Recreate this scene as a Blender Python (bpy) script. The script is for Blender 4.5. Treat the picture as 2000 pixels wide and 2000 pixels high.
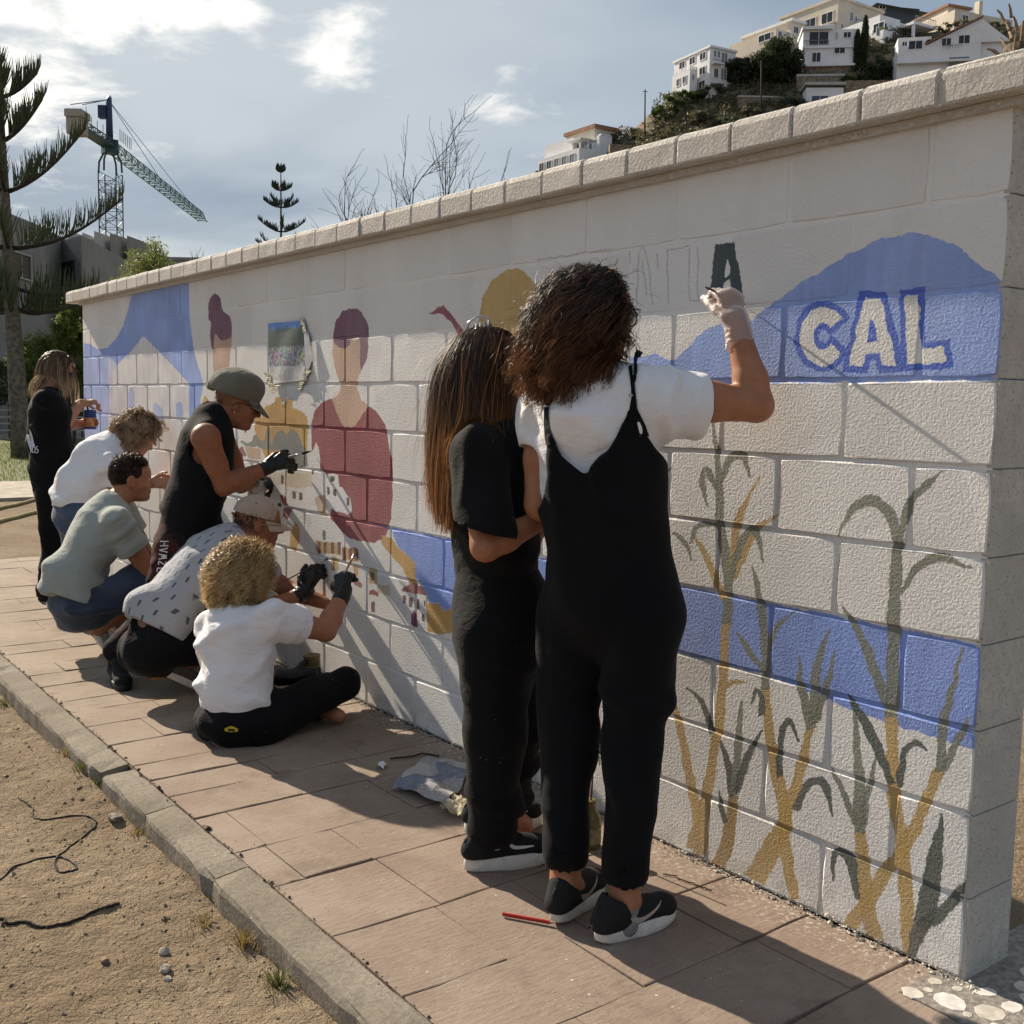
import bpy, math, random
import numpy as np
from mathutils import Vector, Matrix, noise as mnoise
from mathutils.bvhtree import BVHTree

for _o in list(bpy.data.objects):
    bpy.data.objects.remove(_o, do_unlink=True)
SC = bpy.context.scene
COL = SC.collection
R_ = math.radians

# ---------------------------------------------------------------- camera
# world: X runs along the painted wall (0 = its near end), Y = 0 is the painted face (+Y into the wall), Z up
CAM = np.array([1.2575, -2.3018, 1.3282])
YAW, PITCH, ROLL, FPX = -0.9203, -0.1010, 0.0178, 2102.35
FW = np.array([math.sin(YAW) * math.cos(PITCH), math.cos(YAW) * math.cos(PITCH), math.sin(PITCH)])
_rt = np.array([math.cos(YAW), -math.sin(YAW), 0.0])
_up = np.cross(_rt, FW)
RT = _rt * math.cos(ROLL) + _up * math.sin(ROLL)
UP = -_rt * math.sin(ROLL) + _up * math.cos(ROLL)
cam_data = bpy.data.cameras.new('camera')
cam = bpy.data.objects.new('camera', cam_data)
COL.objects.link(cam)
cam.matrix_world = Matrix(((RT[0], UP[0], -FW[0], CAM[0]), (RT[1], UP[1], -FW[1], CAM[1]),
                           (RT[2], UP[2], -FW[2], CAM[2]), (0, 0, 0, 1)))
cam_data.sensor_width = 36.0
cam_data.lens = 36.0 * FPX / 2000.0
cam_data.clip_start = 0.05
cam_data.clip_end = 2000.0
SC.camera = cam

# survey helpers: where a sighted direction meets a plane or lies at a known distance
def sight(x, y):
    return FW + RT * (x - 1000.0) / FPX - UP * (y - 1000.0) / FPX
def at(x, y, depth):
    return CAM + sight(x, y) * depth
def on_ground(x, y, z=0.0):
    d = sight(x, y); return CAM + d * (z - CAM[2]) / d[2]
def on_wall(x, y, Y=0.0):
    d = sight(x, y); return CAM + d * (Y - CAM[1]) / d[1]

# ---------------------------------------------------------------- sun, sky, exposure
SUN_TRAVEL = np.array([1.0, 0.090, -0.606]); SUN_TRAVEL /= np.linalg.norm(SUN_TRAVEL)
SUN_DIR = -SUN_TRAVEL
SUN_EL = math.asin(SUN_DIR[2])
SUN_AZ = math.atan2(SUN_DIR[0], SUN_DIR[1])        # clockwise from +Y
sl = bpy.data.lights.new('sun', 'SUN')
sl.energy = 5.0; sl.angle = R_(0.55); sl.color = (1.0, 0.87, 0.70)
sun = bpy.data.objects.new('sun', sl); COL.objects.link(sun)
sun.rotation_euler = Vector(SUN_TRAVEL).to_track_quat('-Z', 'Y').to_euler()
sun.location = (-6, -3, 8)

W = bpy.data.worlds.new('World'); SC.world = W; W.use_nodes = True
wt = W.node_tree; wt.nodes.clear()
def wn(t, **k):
    n = wt.nodes.new(t)
    for a, b in k.items(): setattr(n, a, b)
    return n
def wl(a, b): wt.links.new(a, b)
def wmath(op, a, b=None, clamp=False):
    n = wn('ShaderNodeMath', operation=op, use_clamp=clamp)
    for i, v in enumerate((a, b)):
        if v is None: continue
        if isinstance(v, (int, float)): n.inputs[i].default_value = v
        else: wl(v, n.inputs[i])
    return n.outputs[0]
sky = wn('ShaderNodeTexSky'); sky.sky_type = 'NISHITA'; sky.sun_disc = False
sky.sun_elevation = SUN_EL; sky.sun_rotation = SUN_AZ
sky.air_density = 1.0; sky.dust_density = 2.0; sky.ozone_density = 1.5
tc = wn('ShaderNodeTexCoord')
sep = wn('ShaderNodeSeparateXYZ'); wl(tc.outputs['Generated'], sep.inputs[0])
zc = wmath('MAXIMUM', wmath('ADD', sep.outputs[2], 0.10), 0.05)
ux = wmath('DIVIDE', sep.outputs[0], zc); uy = wmath('DIVIDE', sep.outputs[1], zc)
cmb = wn('ShaderNodeCombineXYZ'); wl(ux, cmb.inputs[0]); wl(uy, cmb.inputs[1])
def cloud_noise(scale, detail, rough, off, dist=0.0):
    mp = wn('ShaderNodeMapping'); mp.inputs['Location'].default_value = off
    wl(cmb.outputs[0], mp.inputs[0])
    n = wn('ShaderNodeTexNoise'); n.inputs['Scale'].default_value = scale
    n.inputs['Detail'].default_value = detail; n.inputs['Roughness'].default_value = rough
    n.inputs['Distortion'].default_value = dist
    wl(mp.outputs[0], n.inputs['Vector']); return n.outputs['Fac']
def ramp(v, a, b, lo=0.0, hi=1.0):
    n = wn('ShaderNodeMapRange'); n.interpolation_type = 'SMOOTHSTEP'
    for i, x in zip((1, 2, 3, 4), (a, b, lo, hi)): n.inputs[i].default_value = x
    wl(v, n.inputs[0]); return n.outputs[0]
def wmix(f, a, b):
    n = wn('ShaderNodeMix', data_type='RGBA')
    if isinstance(f, (int, float)): n.inputs[0].default_value = f
    else: wl(f, n.inputs[0])
    for s, v in ((6, a), (7, b)):
        if isinstance(v, tuple): n.inputs[s].default_value = v + (1,)
        else: wl(v, n.inputs[s])
    return n.outputs[2]
skc = wn('ShaderNodeVectorMath', operation='SCALE'); skc.inputs['Scale'].default_value = 0.055
wl(sky.outputs[0], skc.inputs[0])
# a veil of thin grey-blue cloud over the whole sky, thicker and thinner in broad patches
dots = wn('ShaderNodeVectorMath', operation='DOT_PRODUCT'); wl(tc.outputs['Generated'], dots.inputs[0])
dots.inputs[1].default_value = tuple(SUN_DIR)
sunward = dots.outputs['Value']
veil = ramp(cloud_noise(0.55, 3, 0.5, (3.1, 1.7, 0)), 0.25, 0.7, 0.80, 0.97)
# thin cloud scatters light forward, so the veil is paler towards the sun and slate grey away from it
pale = wmix(ramp(sunward, -0.35, 0.85), (0.225, 0.265, 0.325), (0.355, 0.395, 0.425))
slate = wmix(ramp(sunward, -0.35, 0.85), (0.165, 0.205, 0.265), (0.195, 0.245, 0.305))
veil_tone = wmix(ramp(cloud_noise(0.75, 4, 0.5, (7.3, 2.2, 1), 0.3), 0.36, 0.64), slate, pale)
base = wmix(veil, skc.outputs[0], veil_tone)
# brighter cumulus: light passes through towards the sun, so cloud near the sun glows
glow = ramp(sunward, 0.25, 1.0)
CLOUDS = [((190, -10), 0.11, 1.0), ((330, 25), 0.09, .9), ((460, -10), 0.07, .8), ((690, 55), 0.10, 0.8), ((600, 15), 0.08, .55), ((900, -20), 0.12, 0.45), ((1020, 210), 0.09, 0.55), ((960, 290), 0.05, 0.5), ((-250, -150), 0.4, 1.0), ((70, 27), 0.03, .9)]
acc = None
for (cx, cy), rad, w_ in CLOUDS:                    # where the cumulus masses stand
    d = sight(cx, cy); d = d / np.linalg.norm(d)
    vm = wn('ShaderNodeVectorMath', operation='DISTANCE'); wl(tc.outputs['Generated'], vm.inputs[0])
    vm.inputs[1].default_value = tuple(d)
    g = ramp(vm.outputs['Value'], 0.0, rad, w_, 0.0)
    acc = g if acc is None else wmath('MAXIMUM', acc, g)
scat = ramp(cloud_noise(0.9, 3, 0.5, (1.3, 5.1, 2)), 0.52, 0.75, 0.0, 0.75)
mass = wmath('MAXIMUM', acc, wmath('MULTIPLY', scat, ramp(sunward, 0.55, 0.1)))
puff = cloud_noise(3.6, 9, 0.60, (0.4, 0.9, 3), 0.25)
cum = ramp(wmath('ADD', puff, wmath('MULTIPLY', wmath('SUBTRACT', mass, 0.5), 0.46)), 0.47, 0.80)
cum_tone = wmix(glow, (0.40, 0.41, 0.43), (0.92, 0.88, 0.80))
full = wmix(cum, base, cum_tone)
bg = wn('ShaderNodeBackground'); wl(full, bg.inputs[0]); bg.inputs[1].default_value = 1.0
wo = wn('ShaderNodeOutputWorld'); wl(bg.outputs[0], wo.inputs[0])
SC.view_settings.view_transform = 'Standard'; SC.view_settings.look = 'None'
SC.view_settings.exposure = 0.68; SC.view_settings.gamma = 1.0
SC.view_settings.use_curve_mapping = False
SC.render.engine = 'CYCLES'
SC.cycles.max_bounces = 4; SC.cycles.diffuse_bounces = 2; SC.cycles.glossy_bounces = 2; SC.cycles.transparent_max_bounces = 6
SC.cycles.use_adaptive_sampling = True; SC.cycles.adaptive_threshold = 0.02
SC.cycles.use_denoising = True

# ---------------------------------------------------------------- object helpers
rng = np.random.default_rng(7)
def tag(o, label=None, cat=None, group=None, kind=None):
    if label: o['label'] = label
    if cat: o['category'] = cat
    if group: o['group'] = group
    if kind: o['kind'] = kind
    return o
def adopt(o, parent):
    o.parent = parent
    if parent is not None:
        o.matrix_parent_inverse = world_of(parent).inverted()
def world_of(o):
    m = o.matrix_basis.copy()
    if o.parent is not None:
        m = world_of(o.parent) @ o.matrix_parent_inverse @ m
    return m
def empty(name, loc, label=None, cat=None, group=None, parent=None):
    o = bpy.data.objects.new(name, None); COL.objects.link(o)
    o.empty_display_size = 0.1; o.location = tuple(float(v) for v in loc)
    tag(o, label, cat, group)
    if parent is not None: adopt(o, parent)
    return o
def mesh(name, V, F, mat=None, smooth=False):
    me = bpy.data.meshes.new(name)
    V = np.asarray(V, dtype=np.float64)
    me.from_pydata([tuple(v) for v in V.tolist()] if len(V) < 20000 else V.tolist(), [], F if isinstance(F, list) else F.tolist())
    if mat is not None:
        for m in (mat if isinstance(mat, (list, tuple)) else [mat]): me.materials.append(m)
    if smooth: me.polygons.foreach_set('use_smooth', np.ones(len(me.polygons), dtype=bool))
    me.update()
    return me
def obj(name, me, parent=None, loc=None, rot=None):
    o = bpy.data.objects.new(name, me); COL.objects.link(o)
    if loc is not None: o.location = tuple(float(v) for v in loc)
    if rot is not None: o.rotation_euler = rot
    if parent is not None: adopt(o, parent)
    return o
class MB:
    """collects simple shapes into one mesh"""
    def __init__(s): s.V = []; s.F = []; s.n = 0
    def add(s, V, F):
        V = np.asarray(V, float); s.V.append(V); s.F += [[i + s.n for i in f] for f in F]; s.n += len(V); return s
    def box(s, lo, hi, fr=None):
        (x0, y0, z0), (x1, y1, z1) = lo, hi
        V = np.array([(x0,y0,z0),(x1,y0,z0),(x1,y1,z0),(x0,y1,z0),(x0,y0,z1),(x1,y0,z1),(x1,y1,z1),(x0,y1,z1)], float)
        if fr is not None: V = fr[0] + V @ fr[1]
        return s.add(V, [(0,3,2,1),(4,5,6,7),(0,1,5,4),(1,2,6,5),(2,3,7,6),(3,0,4,7)])
    def bbox(s, lo, hi, b, fr=None):
        """box with chamfered edges"""
        lo = np.array(lo, float); hi = np.array(hi, float); V = []; ids = {}
        for ix in (0,1):
            for iy in (0,1):
                for iz in (0,1):
                    c = np.array([(lo,hi)[i][k] for k, i in enumerate((ix,iy,iz))]); sg = np.array([1-2*i for i in (ix,iy,iz)])
                    for ax in range(3):
                        p = c + sg*b; p[ax] = c[ax]; ids[(ix,iy,iz,ax)] = len(V); V.append(p)
        F = []
        for ax in range(3):
            o1, o2 = [(1,2),(2,0),(0,1)][ax]
            for sd in (0,1):
                q = []
                for a, c in ((0,0),(1,0),(1,1),(0,1)):
                    k = [0,0,0]; k[ax] = sd; k[o1] = a; k[o2] = c; q.append(ids[(k[0],k[1],k[2],ax)])
                F.append(q if sd else q[::-1])
            for a in (0,1):
                for c in (0,1):
                    q = []
                    for (t, axx) in ((0,o1),(1,o1),(1,o2),(0,o2)):
                        k = [0,0,0]; k[ax] = t; k[o1] = a; k[o2] = c; q.append(ids[(k[0],k[1],k[2],axx)])
                    F.append(q if (a == c) else q[::-1])
        for ix in (0,1):
            for iy in (0,1):
                for iz in (0,1):
                    q = [ids[(ix,iy,iz,a)] for a in range(3)]
                    F.append(q if (ix+iy+iz) % 2 == 1 else q[::-1])
        V = np.array(V)
        if fr is not None: V = fr[0] + V @ fr[1]
        return s.add(V, F)
    def tube(s, pts, r, n=8, caps=True):
        pts = np.asarray(pts, float); m = len(pts); r = np.full(m, r) if np.isscalar(r) else np.asarray(r, float)
        T = np.gradient(pts, axis=0); T /= np.linalg.norm(T, axis=1)[:, None] + 1e-12
        up = np.array([0,0,1.0]) if abs(T[0][2]) < .9 else np.array([1.0,0,0])
        V = []
        u = np.cross(up, T[0]); u /= np.linalg.norm(u)
        for i in range(m):
            u = u - T[i]*np.dot(u, T[i]); u /= np.linalg.norm(u) + 1e-12
            w = np.cross(T[i], u)
            for k in range(n):
                a = 2*math.pi*k/n; V.append(pts[i] + r[i]*(u*math.cos(a) + w*math.sin(a)))
        F = []
        for i in range(m-1):
            for k in range(n):
                F.append((i*n+k, i*n+(k+1) % n, (i+1)*n+(k+1) % n, (i+1)*n+k))
        if caps: F.append(tuple(range(n))[::-1]); F.append(tuple((m-1)*n+k for k in range(n)))
        return s.add(V, F)
    def lathe(s, prof, c=(0,0,0), n=20, fr=None, close=True):
        V = []; F = []; m = len(prof)
        for (r, z) in prof:
            for k in range(n):
                a = 2*math.pi*k/n; V.append((r*math.cos(a), r*math.sin(a), z))
        for i in range(m-1):
            for k in range(n): F.append((i*n+k, i*n+(k+1) % n, (i+1)*n+(k+1) % n, (i+1)*n+k))
        if close: F.append(tuple(range(n))[::-1]); F.append(tuple((m-1)*n+k for k in range(n)))
        V = np.array(V)
        V = (fr[0] + V @ fr[1]) if fr is not None else V + np.array(c)
        return s.add(V, F)
    def mesh(s, name, mat=None, smooth=False):
        return mesh(name, np.concatenate(s.V), s.F, mat, smooth)
    def build(s, name, mat=None, parent=None, smooth=False):
        return obj(name, s.mesh(name, mat, smooth), parent)
def unit(v): v = np.asarray(v, float); return v/np.linalg.norm(v)
def frame(o, x, y, z): return (np.asarray(o, float), np.array([x, y, z], float))
def frame_dir(o, z, up=(0,0,1)):
    z = unit(z); x = np.cross(up, z)
    if np.linalg.norm(x) < 1e-4: x = np.cross((1,0,0), z)
    x = unit(x); return frame(o, x, np.cross(z, x), z)

# value noise in numpy
_tab = np.random.default_rng(3).random(4096).astype(np.float32)
def vnoise(P):
    P = np.asarray(P, np.float64); I = np.floor(P).astype(np.int64); f = (P - I); f = f*f*(3-2*f)
    def h(i, j, k): return _tab[(i*73856093 ^ j*19349663 ^ k*83492791) & 4095]
    i, j, k = I[..., 0], I[..., 1], I[..., 2]; fx, fy, fz = f[..., 0], f[..., 1], f[..., 2]
    a = h(i,j,k)*(1-fx)+h(i+1,j,k)*fx; b = h(i,j+1,k)*(1-fx)+h(i+1,j+1,k)*fx
    c = h(i,j,k+1)*(1-fx)+h(i+1,j,k+1)*fx; d = h(i,j+1,k+1)*(1-fx)+h(i+1,j+1,k+1)*fx
    return (a*(1-fy)+b*fy)*(1-fz)+(c*(1-fy)+d*fy)*fz
def fbm(P, o=3):
    s = 0; a = .5; P = np.asarray(P, float)
    for _ in range(o): s = s + a*vnoise(P); P = P*2.03+11.7; a *= .5
    return s/(1-.5**o)

# ---------------------------------------------------------------- material helpers
class NT:
    def __init__(s, name):
        s.m = bpy.data.materials.new(name); s.m.use_nodes = True; s.t = s.m.node_tree; s.t.nodes.clear()
        s.out = s.n('ShaderNodeOutputMaterial')
    def n(s, t, **k):
        q = s.t.nodes.new(t)
        for a, b in k.items(): setattr(q, a, b)
        return q
    def set(s, sock, v):
        if v is None: return
        if isinstance(v, (int, float)): sock.default_value = v
        elif isinstance(v, tuple): sock.default_value = v + (1,) if (len(v) == 3 and sock.type == 'RGBA') else v
        else: s.t.links.new(v, sock)
    def math(s, op, a, b=None, c=None, clamp=False):
        q = s.n('ShaderNodeMath', operation=op, use_clamp=clamp)
        for i, v in enumerate((a, b, c)): s.set(q.inputs[i], v)
        return q.outputs[0]
    def noise(s, vec, scale, detail=3, rough=.55, dist=0.0):
        q = s.n('ShaderNodeTexNoise'); s.set(q.inputs['Vector'], vec); q.inputs['Scale'].default_value = scale
        q.inputs['Detail'].default_value = detail; q.inputs['Roughness'].default_value = rough; q.inputs['Distortion'].default_value = dist
        return q.outputs['Fac']
    def voro(s, vec, scale, feature='F1', out='Distance'):
        q = s.n('ShaderNodeTexVoronoi', feature=feature); s.set(q.inputs['Vector'], vec); q.inputs['Scale'].default_value = scale
        return q.outputs[out]
    def ramp(s, v, a, b, lo=0.0, hi=1.0):
        q = s.n('ShaderNodeMapRange'); q.interpolation_type = 'SMOOTHSTEP'
        for i, x in zip((1,2,3,4), (a,b,lo,hi)): q.inputs[i].default_value = x
        s.set(q.inputs[0], v); return q.outputs[0]
    def mix(s, f, a, b, mode='MIX'):
        q = s.n('ShaderNodeMix', data_type='RGBA', blend_type=mode); s.set(q.inputs[0], f); s.set(q.inputs[6], a); s.set(q.inputs[7], b)
        return q.outputs[2]
    def coord(s, which='Object', o=None):
        q = s.n('ShaderNodeTexCoord')
        if o is not None: q.object = o
        return q.outputs[which]
    def pos(s): return s.n('ShaderNodeNewGeometry').outputs['Position']
    def attr(s, name, out='Fac'): return s.n('ShaderNodeAttribute', attribute_name=name).outputs[out]
    def mapping(s, vec, scale=(1,1,1), loc=(0,0,0), rot=(0,0,0)):
        q = s.n('ShaderNodeMapping'); s.set(q.inputs[0], vec); q.inputs['Scale'].default_value = scale
        q.inputs['Location'].default_value = loc; q.inputs['Rotation'].default_value = rot; return q.outputs[0]
    def bump(s, h, strength=.5, dist=.01, normal=None):
        q = s.n('ShaderNodeBump'); q.inputs['Strength'].default_value = strength; q.inputs['Distance'].default_value = dist
        s.set(q.inputs['Height'], h); s.set(q.inputs['Normal'], normal); return q.outputs[0]
    def bsdf(s, col, rough=.8, normal=None, **k):
        q = s.n('ShaderNodeBsdfPrincipled'); s.set(q.inputs['Base Color'], col); s.set(q.inputs['Roughness'], rough)
        s.set(q.inputs['Normal'], normal); q.inputs['Specular IOR Level'].default_value = k.pop('spec', .3)
        for a, v in k.items(): s.set(q.inputs[a], v)
        return q.outputs[0]
    def done(s, sh): s.t.links.new(sh, s.out.inputs[0]); return s.m
def plain(name, col, rough=.7, var=.12, scale=25, bump=.0, spec=.3, **k):
    m = NT(name); p = m.pos(); n = m.noise(p, scale, 4)
    f = m.ramp(n, .3, .7, 1-var, 1+var)
    v = m.n('ShaderNodeVectorMath', operation='SCALE'); v.inputs[0].default_value = col; m.set(v.inputs['Scale'], f)
    nm = m.bump(n, bump, .01) if bump else None
    return m.done(m.bsdf(v.outputs[0], rough, nm, spec=spec, **k))
# ================================================================ the mural as one procedural sheet of paint (X along the wall, Z up)
MX0, MX1, MZ0, MZ1 = -7.10, 0.03, 0.0, 2.06
MW, MH = 3584, 1024
_gx = MX0 + (np.arange(MW)+.5)/MW*(MX1-MX0); _gz = MZ0 + (np.arange(MH)+.5)/MH*(MZ1-MZ0)
GX, GZ = np.meshgrid(_gx, _gz)
_q = np.stack([GX*34, GZ*34, 0*GX], -1)
_dx = (vnoise(_q)-.5)*.008 + (vnoise(_q*4.3+5)-.5)*.004
_dz = (vnoise(_q+77)-.5)*.008 + (vnoise(_q*4.3+91)-.5)*.004
SX, SZ = GX+_dx, GZ+_dz
MUR = np.empty((MH, MW, 3), np.float32); MUR[:] = (0.80, 0.785, 0.76)
_streak = (vnoise(np.stack([GX*60, GZ*9, 0*GX+3], -1))-.5).astype(np.float32)
_patch = (fbm(np.stack([GX*7, GZ*7, 0*GX+9], -1), 3)-.5).astype(np.float32)
def smooth_closed(P, n=6):
    P = np.asarray(P, float); out = []; m = len(P)
    for i in range(m):
        a, b, c, d = P[i-1], P[i], P[(i+1) % m], P[(i+2) % m]
        for t in np.arange(n)/n:
            out.append(.5*((2*b)+(c-a)*t+(2*a-5*b+4*c-d)*t*t+(3*b-a-3*c+d)*t**3))
    return np.array(out)
def smooth_open(P, n=8):
    P = np.asarray(P, float); Q = np.vstack([2*P[0]-P[1], P, 2*P[-1]-P[-2]]); out = []
    for i in range(1, len(Q)-2):
        a, b, c, d = Q[i-1], Q[i], Q[i+1], Q[i+2]
        for t in np.arange(n)/n: out.append(.5*((2*b)+(c-a)*t+(2*a-5*b+4*c-d)*t*t+(3*b-a-3*c+d)*t**3))
    out.append(Q[-2]); return np.array(out)
def wallpts(P): return np.array([on_wall(x, y)[[0, 2]] for x, y in P])
def fill_xz(P, col, op=1.0, jit=True):
    P = np.asarray(P, float)
    i0 = max(0, int((P[:,0].min()-.02-MX0)/(MX1-MX0)*MW)); i1 = min(MW, int((P[:,0].max()+.02-MX0)/(MX1-MX0)*MW)+2)
    j0 = max(0, int((P[:,1].min()-.02-MZ0)/(MZ1-MZ0)*MH)); j1 = min(MH, int((P[:,1].max()+.02-MZ0)/(MZ1-MZ0)*MH)+2)
    if i1 <= i0 or j1 <= j0: return
    x = (SX if jit else GX)[j0:j1, i0:i1]; z = (SZ if jit else GZ)[j0:j1, i0:i1]
    ins = np.zeros(x.shape, bool)
    for k in range(len(P)):
        (xa, za), (xb, zb) = P[k-1], P[k]
        if za == zb: continue
        c = ((za > z) != (zb > z)) & (x < (xb-xa)*(z-za)/(zb-za)+xa); ins ^= c
    s = MUR[j0:j1, i0:i1]; st = _streak[j0:j1, i0:i1][ins]; pa = _patch[j0:j1, i0:i1][ins]
    c = np.asarray(col, np.float32)[None]*(1+.14*st+.30*pa)[:, None]
    s[ins] = s[ins]*(1-op)+c*op
def fill(P, col, sm=0, op=1.0, T=None):
    P = [T(*p) for p in P] if T else P
    Q = wallpts(P)
    fill_xz(smooth_closed(Q, sm) if sm else Q, col, op)
def stroke(P, w, col, T=None, op=.93):
    P = np.array([T(*p) for p in P] if T else P, float); Q = smooth_open(P)
    n = len(Q); t = np.linspace(0, 1, n); w = np.interp(t, np.linspace(0, 1, len(w)), w)/2
    d = np.gradient(Q, axis=0); d /= np.linalg.norm(d, axis=1)[:, None]+1e-9; nn = np.stack([-d[:,1], d[:,0]], 1)
    fill_xz(wallpts(np.vstack([Q+nn*w[:, None], (Q-nn*w[:, None])[::-1]])), col, op)
def rect(x0, y0, x1, y1, col, T=None, op=1.0): fill([(x0,y0),(x1,y0+(x1-x0)*.12),(x1,y1+(x1-x0)*.12),(x0,y1)], col, 0, op, T)
c1 = lambda x, y: (140+.20704*x, 540+.20704*y)
c2 = lambda x, y: (600+.20704*x, 400+.20704*y)
c3 = lambda x, y: (600+.20704*x, 700+.20704*y)
c7 = lambda x, y: (480+.25884*x, 780+.25884*y)
c8 = lambda x, y: (600+.2587*x, 1000+.2587*y)
cm = lambda x, y: (280+.18634*x, 700+.18634*y)
r6 = lambda x, y: (800+.3882*x, 450+.3882*y)
r2 = lambda x, y: (1000+.5176*x, .5176*y)
r8 = lambda x, y: (1300+.6731*x, 700+.6731*y)
r5 = lambda x, y: (1300+.3623*x, 1150+.3623*y)
BLUE = (.250, .355, .755); BLUE2 = (.315, .43, .80); DEEP = (.085, .16, .60); PALE = (.50, .56, .80)
MAROON = (.315, .095, .105); SKIN = (.60, .41, .31); PURP = (.235, .125, .185); OCHRE = (.58, .36, .13); WHITE = (.80, .785, .76)
LEAF = (.215, .225, .175); DARK = (.085, .10, .085); STEM = (.50, .335, .125); GREY = (.27, .28, .25)
# far left: sky blue ground with a pale gabled house
fill([(560,165),(1100,60),(1106,400),(1140,650),(1180,800),(1240,1000),(1210,1200),(1130,1600),(300,1900),(100,1900),(110,625),(170,640),(250,690),(335,672),(420,575),(480,470),(530,310)], BLUE2, T=c1)
fill([(110,740),(330,745),(420,850),(380,1010),(380,1900),(100,1900)], PALE, T=c1, op=.45)
fill([(670,560),(800,690),(940,830),(1040,940),(1105,1010),(1105,1900),(385,1900),(385,910),(430,830),(580,680)], (.79,.77,.77), T=c1)
fill([(345,760),(430,830),(385,1010),(385,1500),(340,1500)], (.74,.70,.78), T=c1, op=.6)
fill([(535,1290),(530,1100),(550,1045),(575,1045),(592,1100),(590,1290)], PALE, T=c1)
fill([(775,1450),(775,1200),(800,1190),(860,1250),(860,1450)], BLUE2, T=c1, op=.7)
fill([(985,1320),(985,1200),(1010,1180),(1045,1210),(1045,1320)], BLUE2, T=c1, op=.8)
fill([(1110,1010),(1160,1015),(1160,1500),(1110,1500)], BLUE, T=c1, op=.85)
fill([(1250,1120),(1300,1180),(1320,1240),(1200,1340),(1200,1280)], OCHRE, T=c1)
# first woman with a bun
fill([(1310,660),(1330,700),(1330,780),(1340,960),(1460,960),(1482,850),(1500,700),(1507,540),(1300,540)], SKIN, 0, T=c1)
fill([(1345,165),(1395,200),(1412,300),(1425,328),(1475,365),(1500,430),(1507,520),(1490,575),(1425,603),(1390,585),(1352,540),(1338,600),(1330,690),(1312,665),(1305,520),(1308,430),(1286,395),(1285,290),(1300,205)], PURP, 4, T=c1)
# the castle, its trees and the village on the hill
fill([(1165,620),(1190,590),(1240,625),(1255,540),(1290,500),(1380,450),(1385,410),(1415,395),(1440,410),(1460,480),(1480,480),(1505,430),(1565,425),(1570,520),(1600,520),(1680,570),(1720,620),(1725,700),(1715,960),(1640,1120),(1400,1120),(1280,1050),(1200,850),(1165,760)], OCHRE, T=cm)
fill([(1255,690),(1320,700),(1700,700),(1718,720),(1718,900),(1330,900),(1280,900)], (.64,.44,.18), T=cm, op=.5)
fill([(1030,860),(1080,885),(1130,870),(1150,820),(1180,790),(1220,860),(1270,850),(1290,740),(1320,740),(1340,900),(1390,790),(1450,750),(1500,800),(1550,740),(1620,790),(1660,900),(1700,970),(1720,1100),(1690,1130),(1500,1110),(1490,1020),(1420,960),(1340,960),(1290,960),(1200,930),(1080,920),(1020,880)], GREY, 3, T=cm)
fill([(1060,920),(1230,950),(1230,1060),(1100,1050)], (.60,.46,.33), T=cm)
fill([(1000,940),(1040,920),(1085,1020),(1000,1030)], (.33,.16,.2), T=cm)
rect(1060,725,1080,780,(.12,.11,.11),T=cm)
fill([(1500,1180),(1600,1200),(1760,1200),(1770,1340),(1640,1360),(1500,1340)], (.66,.54,.37), T=cm, op=.8)
fill([(1280,1200),(1500,1190),(1500,1330),(1280,1320)], (.68,.60,.48), T=cm, op=.7)
fill([(1330,1220),(1370,1350),(1260,1320),(1300,1260)], (.36,.16,.16), T=cm)
for a in [(1440,1220,1470,1310),(1295,1375,1325,1460),(1250,1380,1270,1450),(1565,1385,1600,1470),(1635,1400,1670,1480),(1590,1120,1605,1180),(1765,1175,1785,1215)]: rect(*a, (.13,.10,.09), T=cm)
fill([(1420,1430),(1480,1430),(1515,1540),(1470,1540)], (.36,.14,.15), T=cm); fill([(1400,1530),(1440,1500),(1440,1550),(1400,1560)], (.12,.1,.1), T=cm)
fill([(1470,1560),(1570,1570),(1520,1690),(1460,1660)], (.40,.16,.17), T=cm)
fill([(540,730),(600,720),(610,860),(545,850),(520,760)], (.56,.42,.31), T=c7); fill([(545,840),(620,870),(640,890),(560,870)], OCHRE, T=c7, op=.7)
fill([(330,1110),(340,1000),(375,920),(405,980),(405,1080),(370,1150)], OCHRE, T=c7)
# second woman
fill([(232,1846),(245,1290),(240,1270),(560,1270),(520,1560),(482,1640),(475,1740),(500,1820),(565,1895),(520,1980),(460,2080),(410,2105),(340,2090),(270,1950)], SKIN, 0, T=c2)
fill([(100,1250),(240,1400),(255,1520),(290,1630),(315,1690),(305,1765),(225,1845),(100,1845)], WHITE, 0, T=c2)
fill([(700,1250),(572,1380),(550,1480),(515,1560),(480,1640),(474,1740),(505,1830),(570,1890),(700,1890)], WHITE, 0, T=c2)
fill([(245,1275),(240,1400),(255,1520),(290,1630),(315,1690),(360,1690),(360,1270)], SKIN, T=c2)
fill([(410,980),(475,990),(540,1070),(570,1180),(574,1380),(550,1480),(515,1557),(502,1500),(490,1270),(412,1275),(412,1310),(370,1352),(310,1350),(265,1310),(245,1270),(250,1180),(280,1080),(340,1000)], PURP, 3, T=c2)
fill([(412,1275),(490,1275),(500,1480),(412,1480)], SKIN, T=c2)
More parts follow.
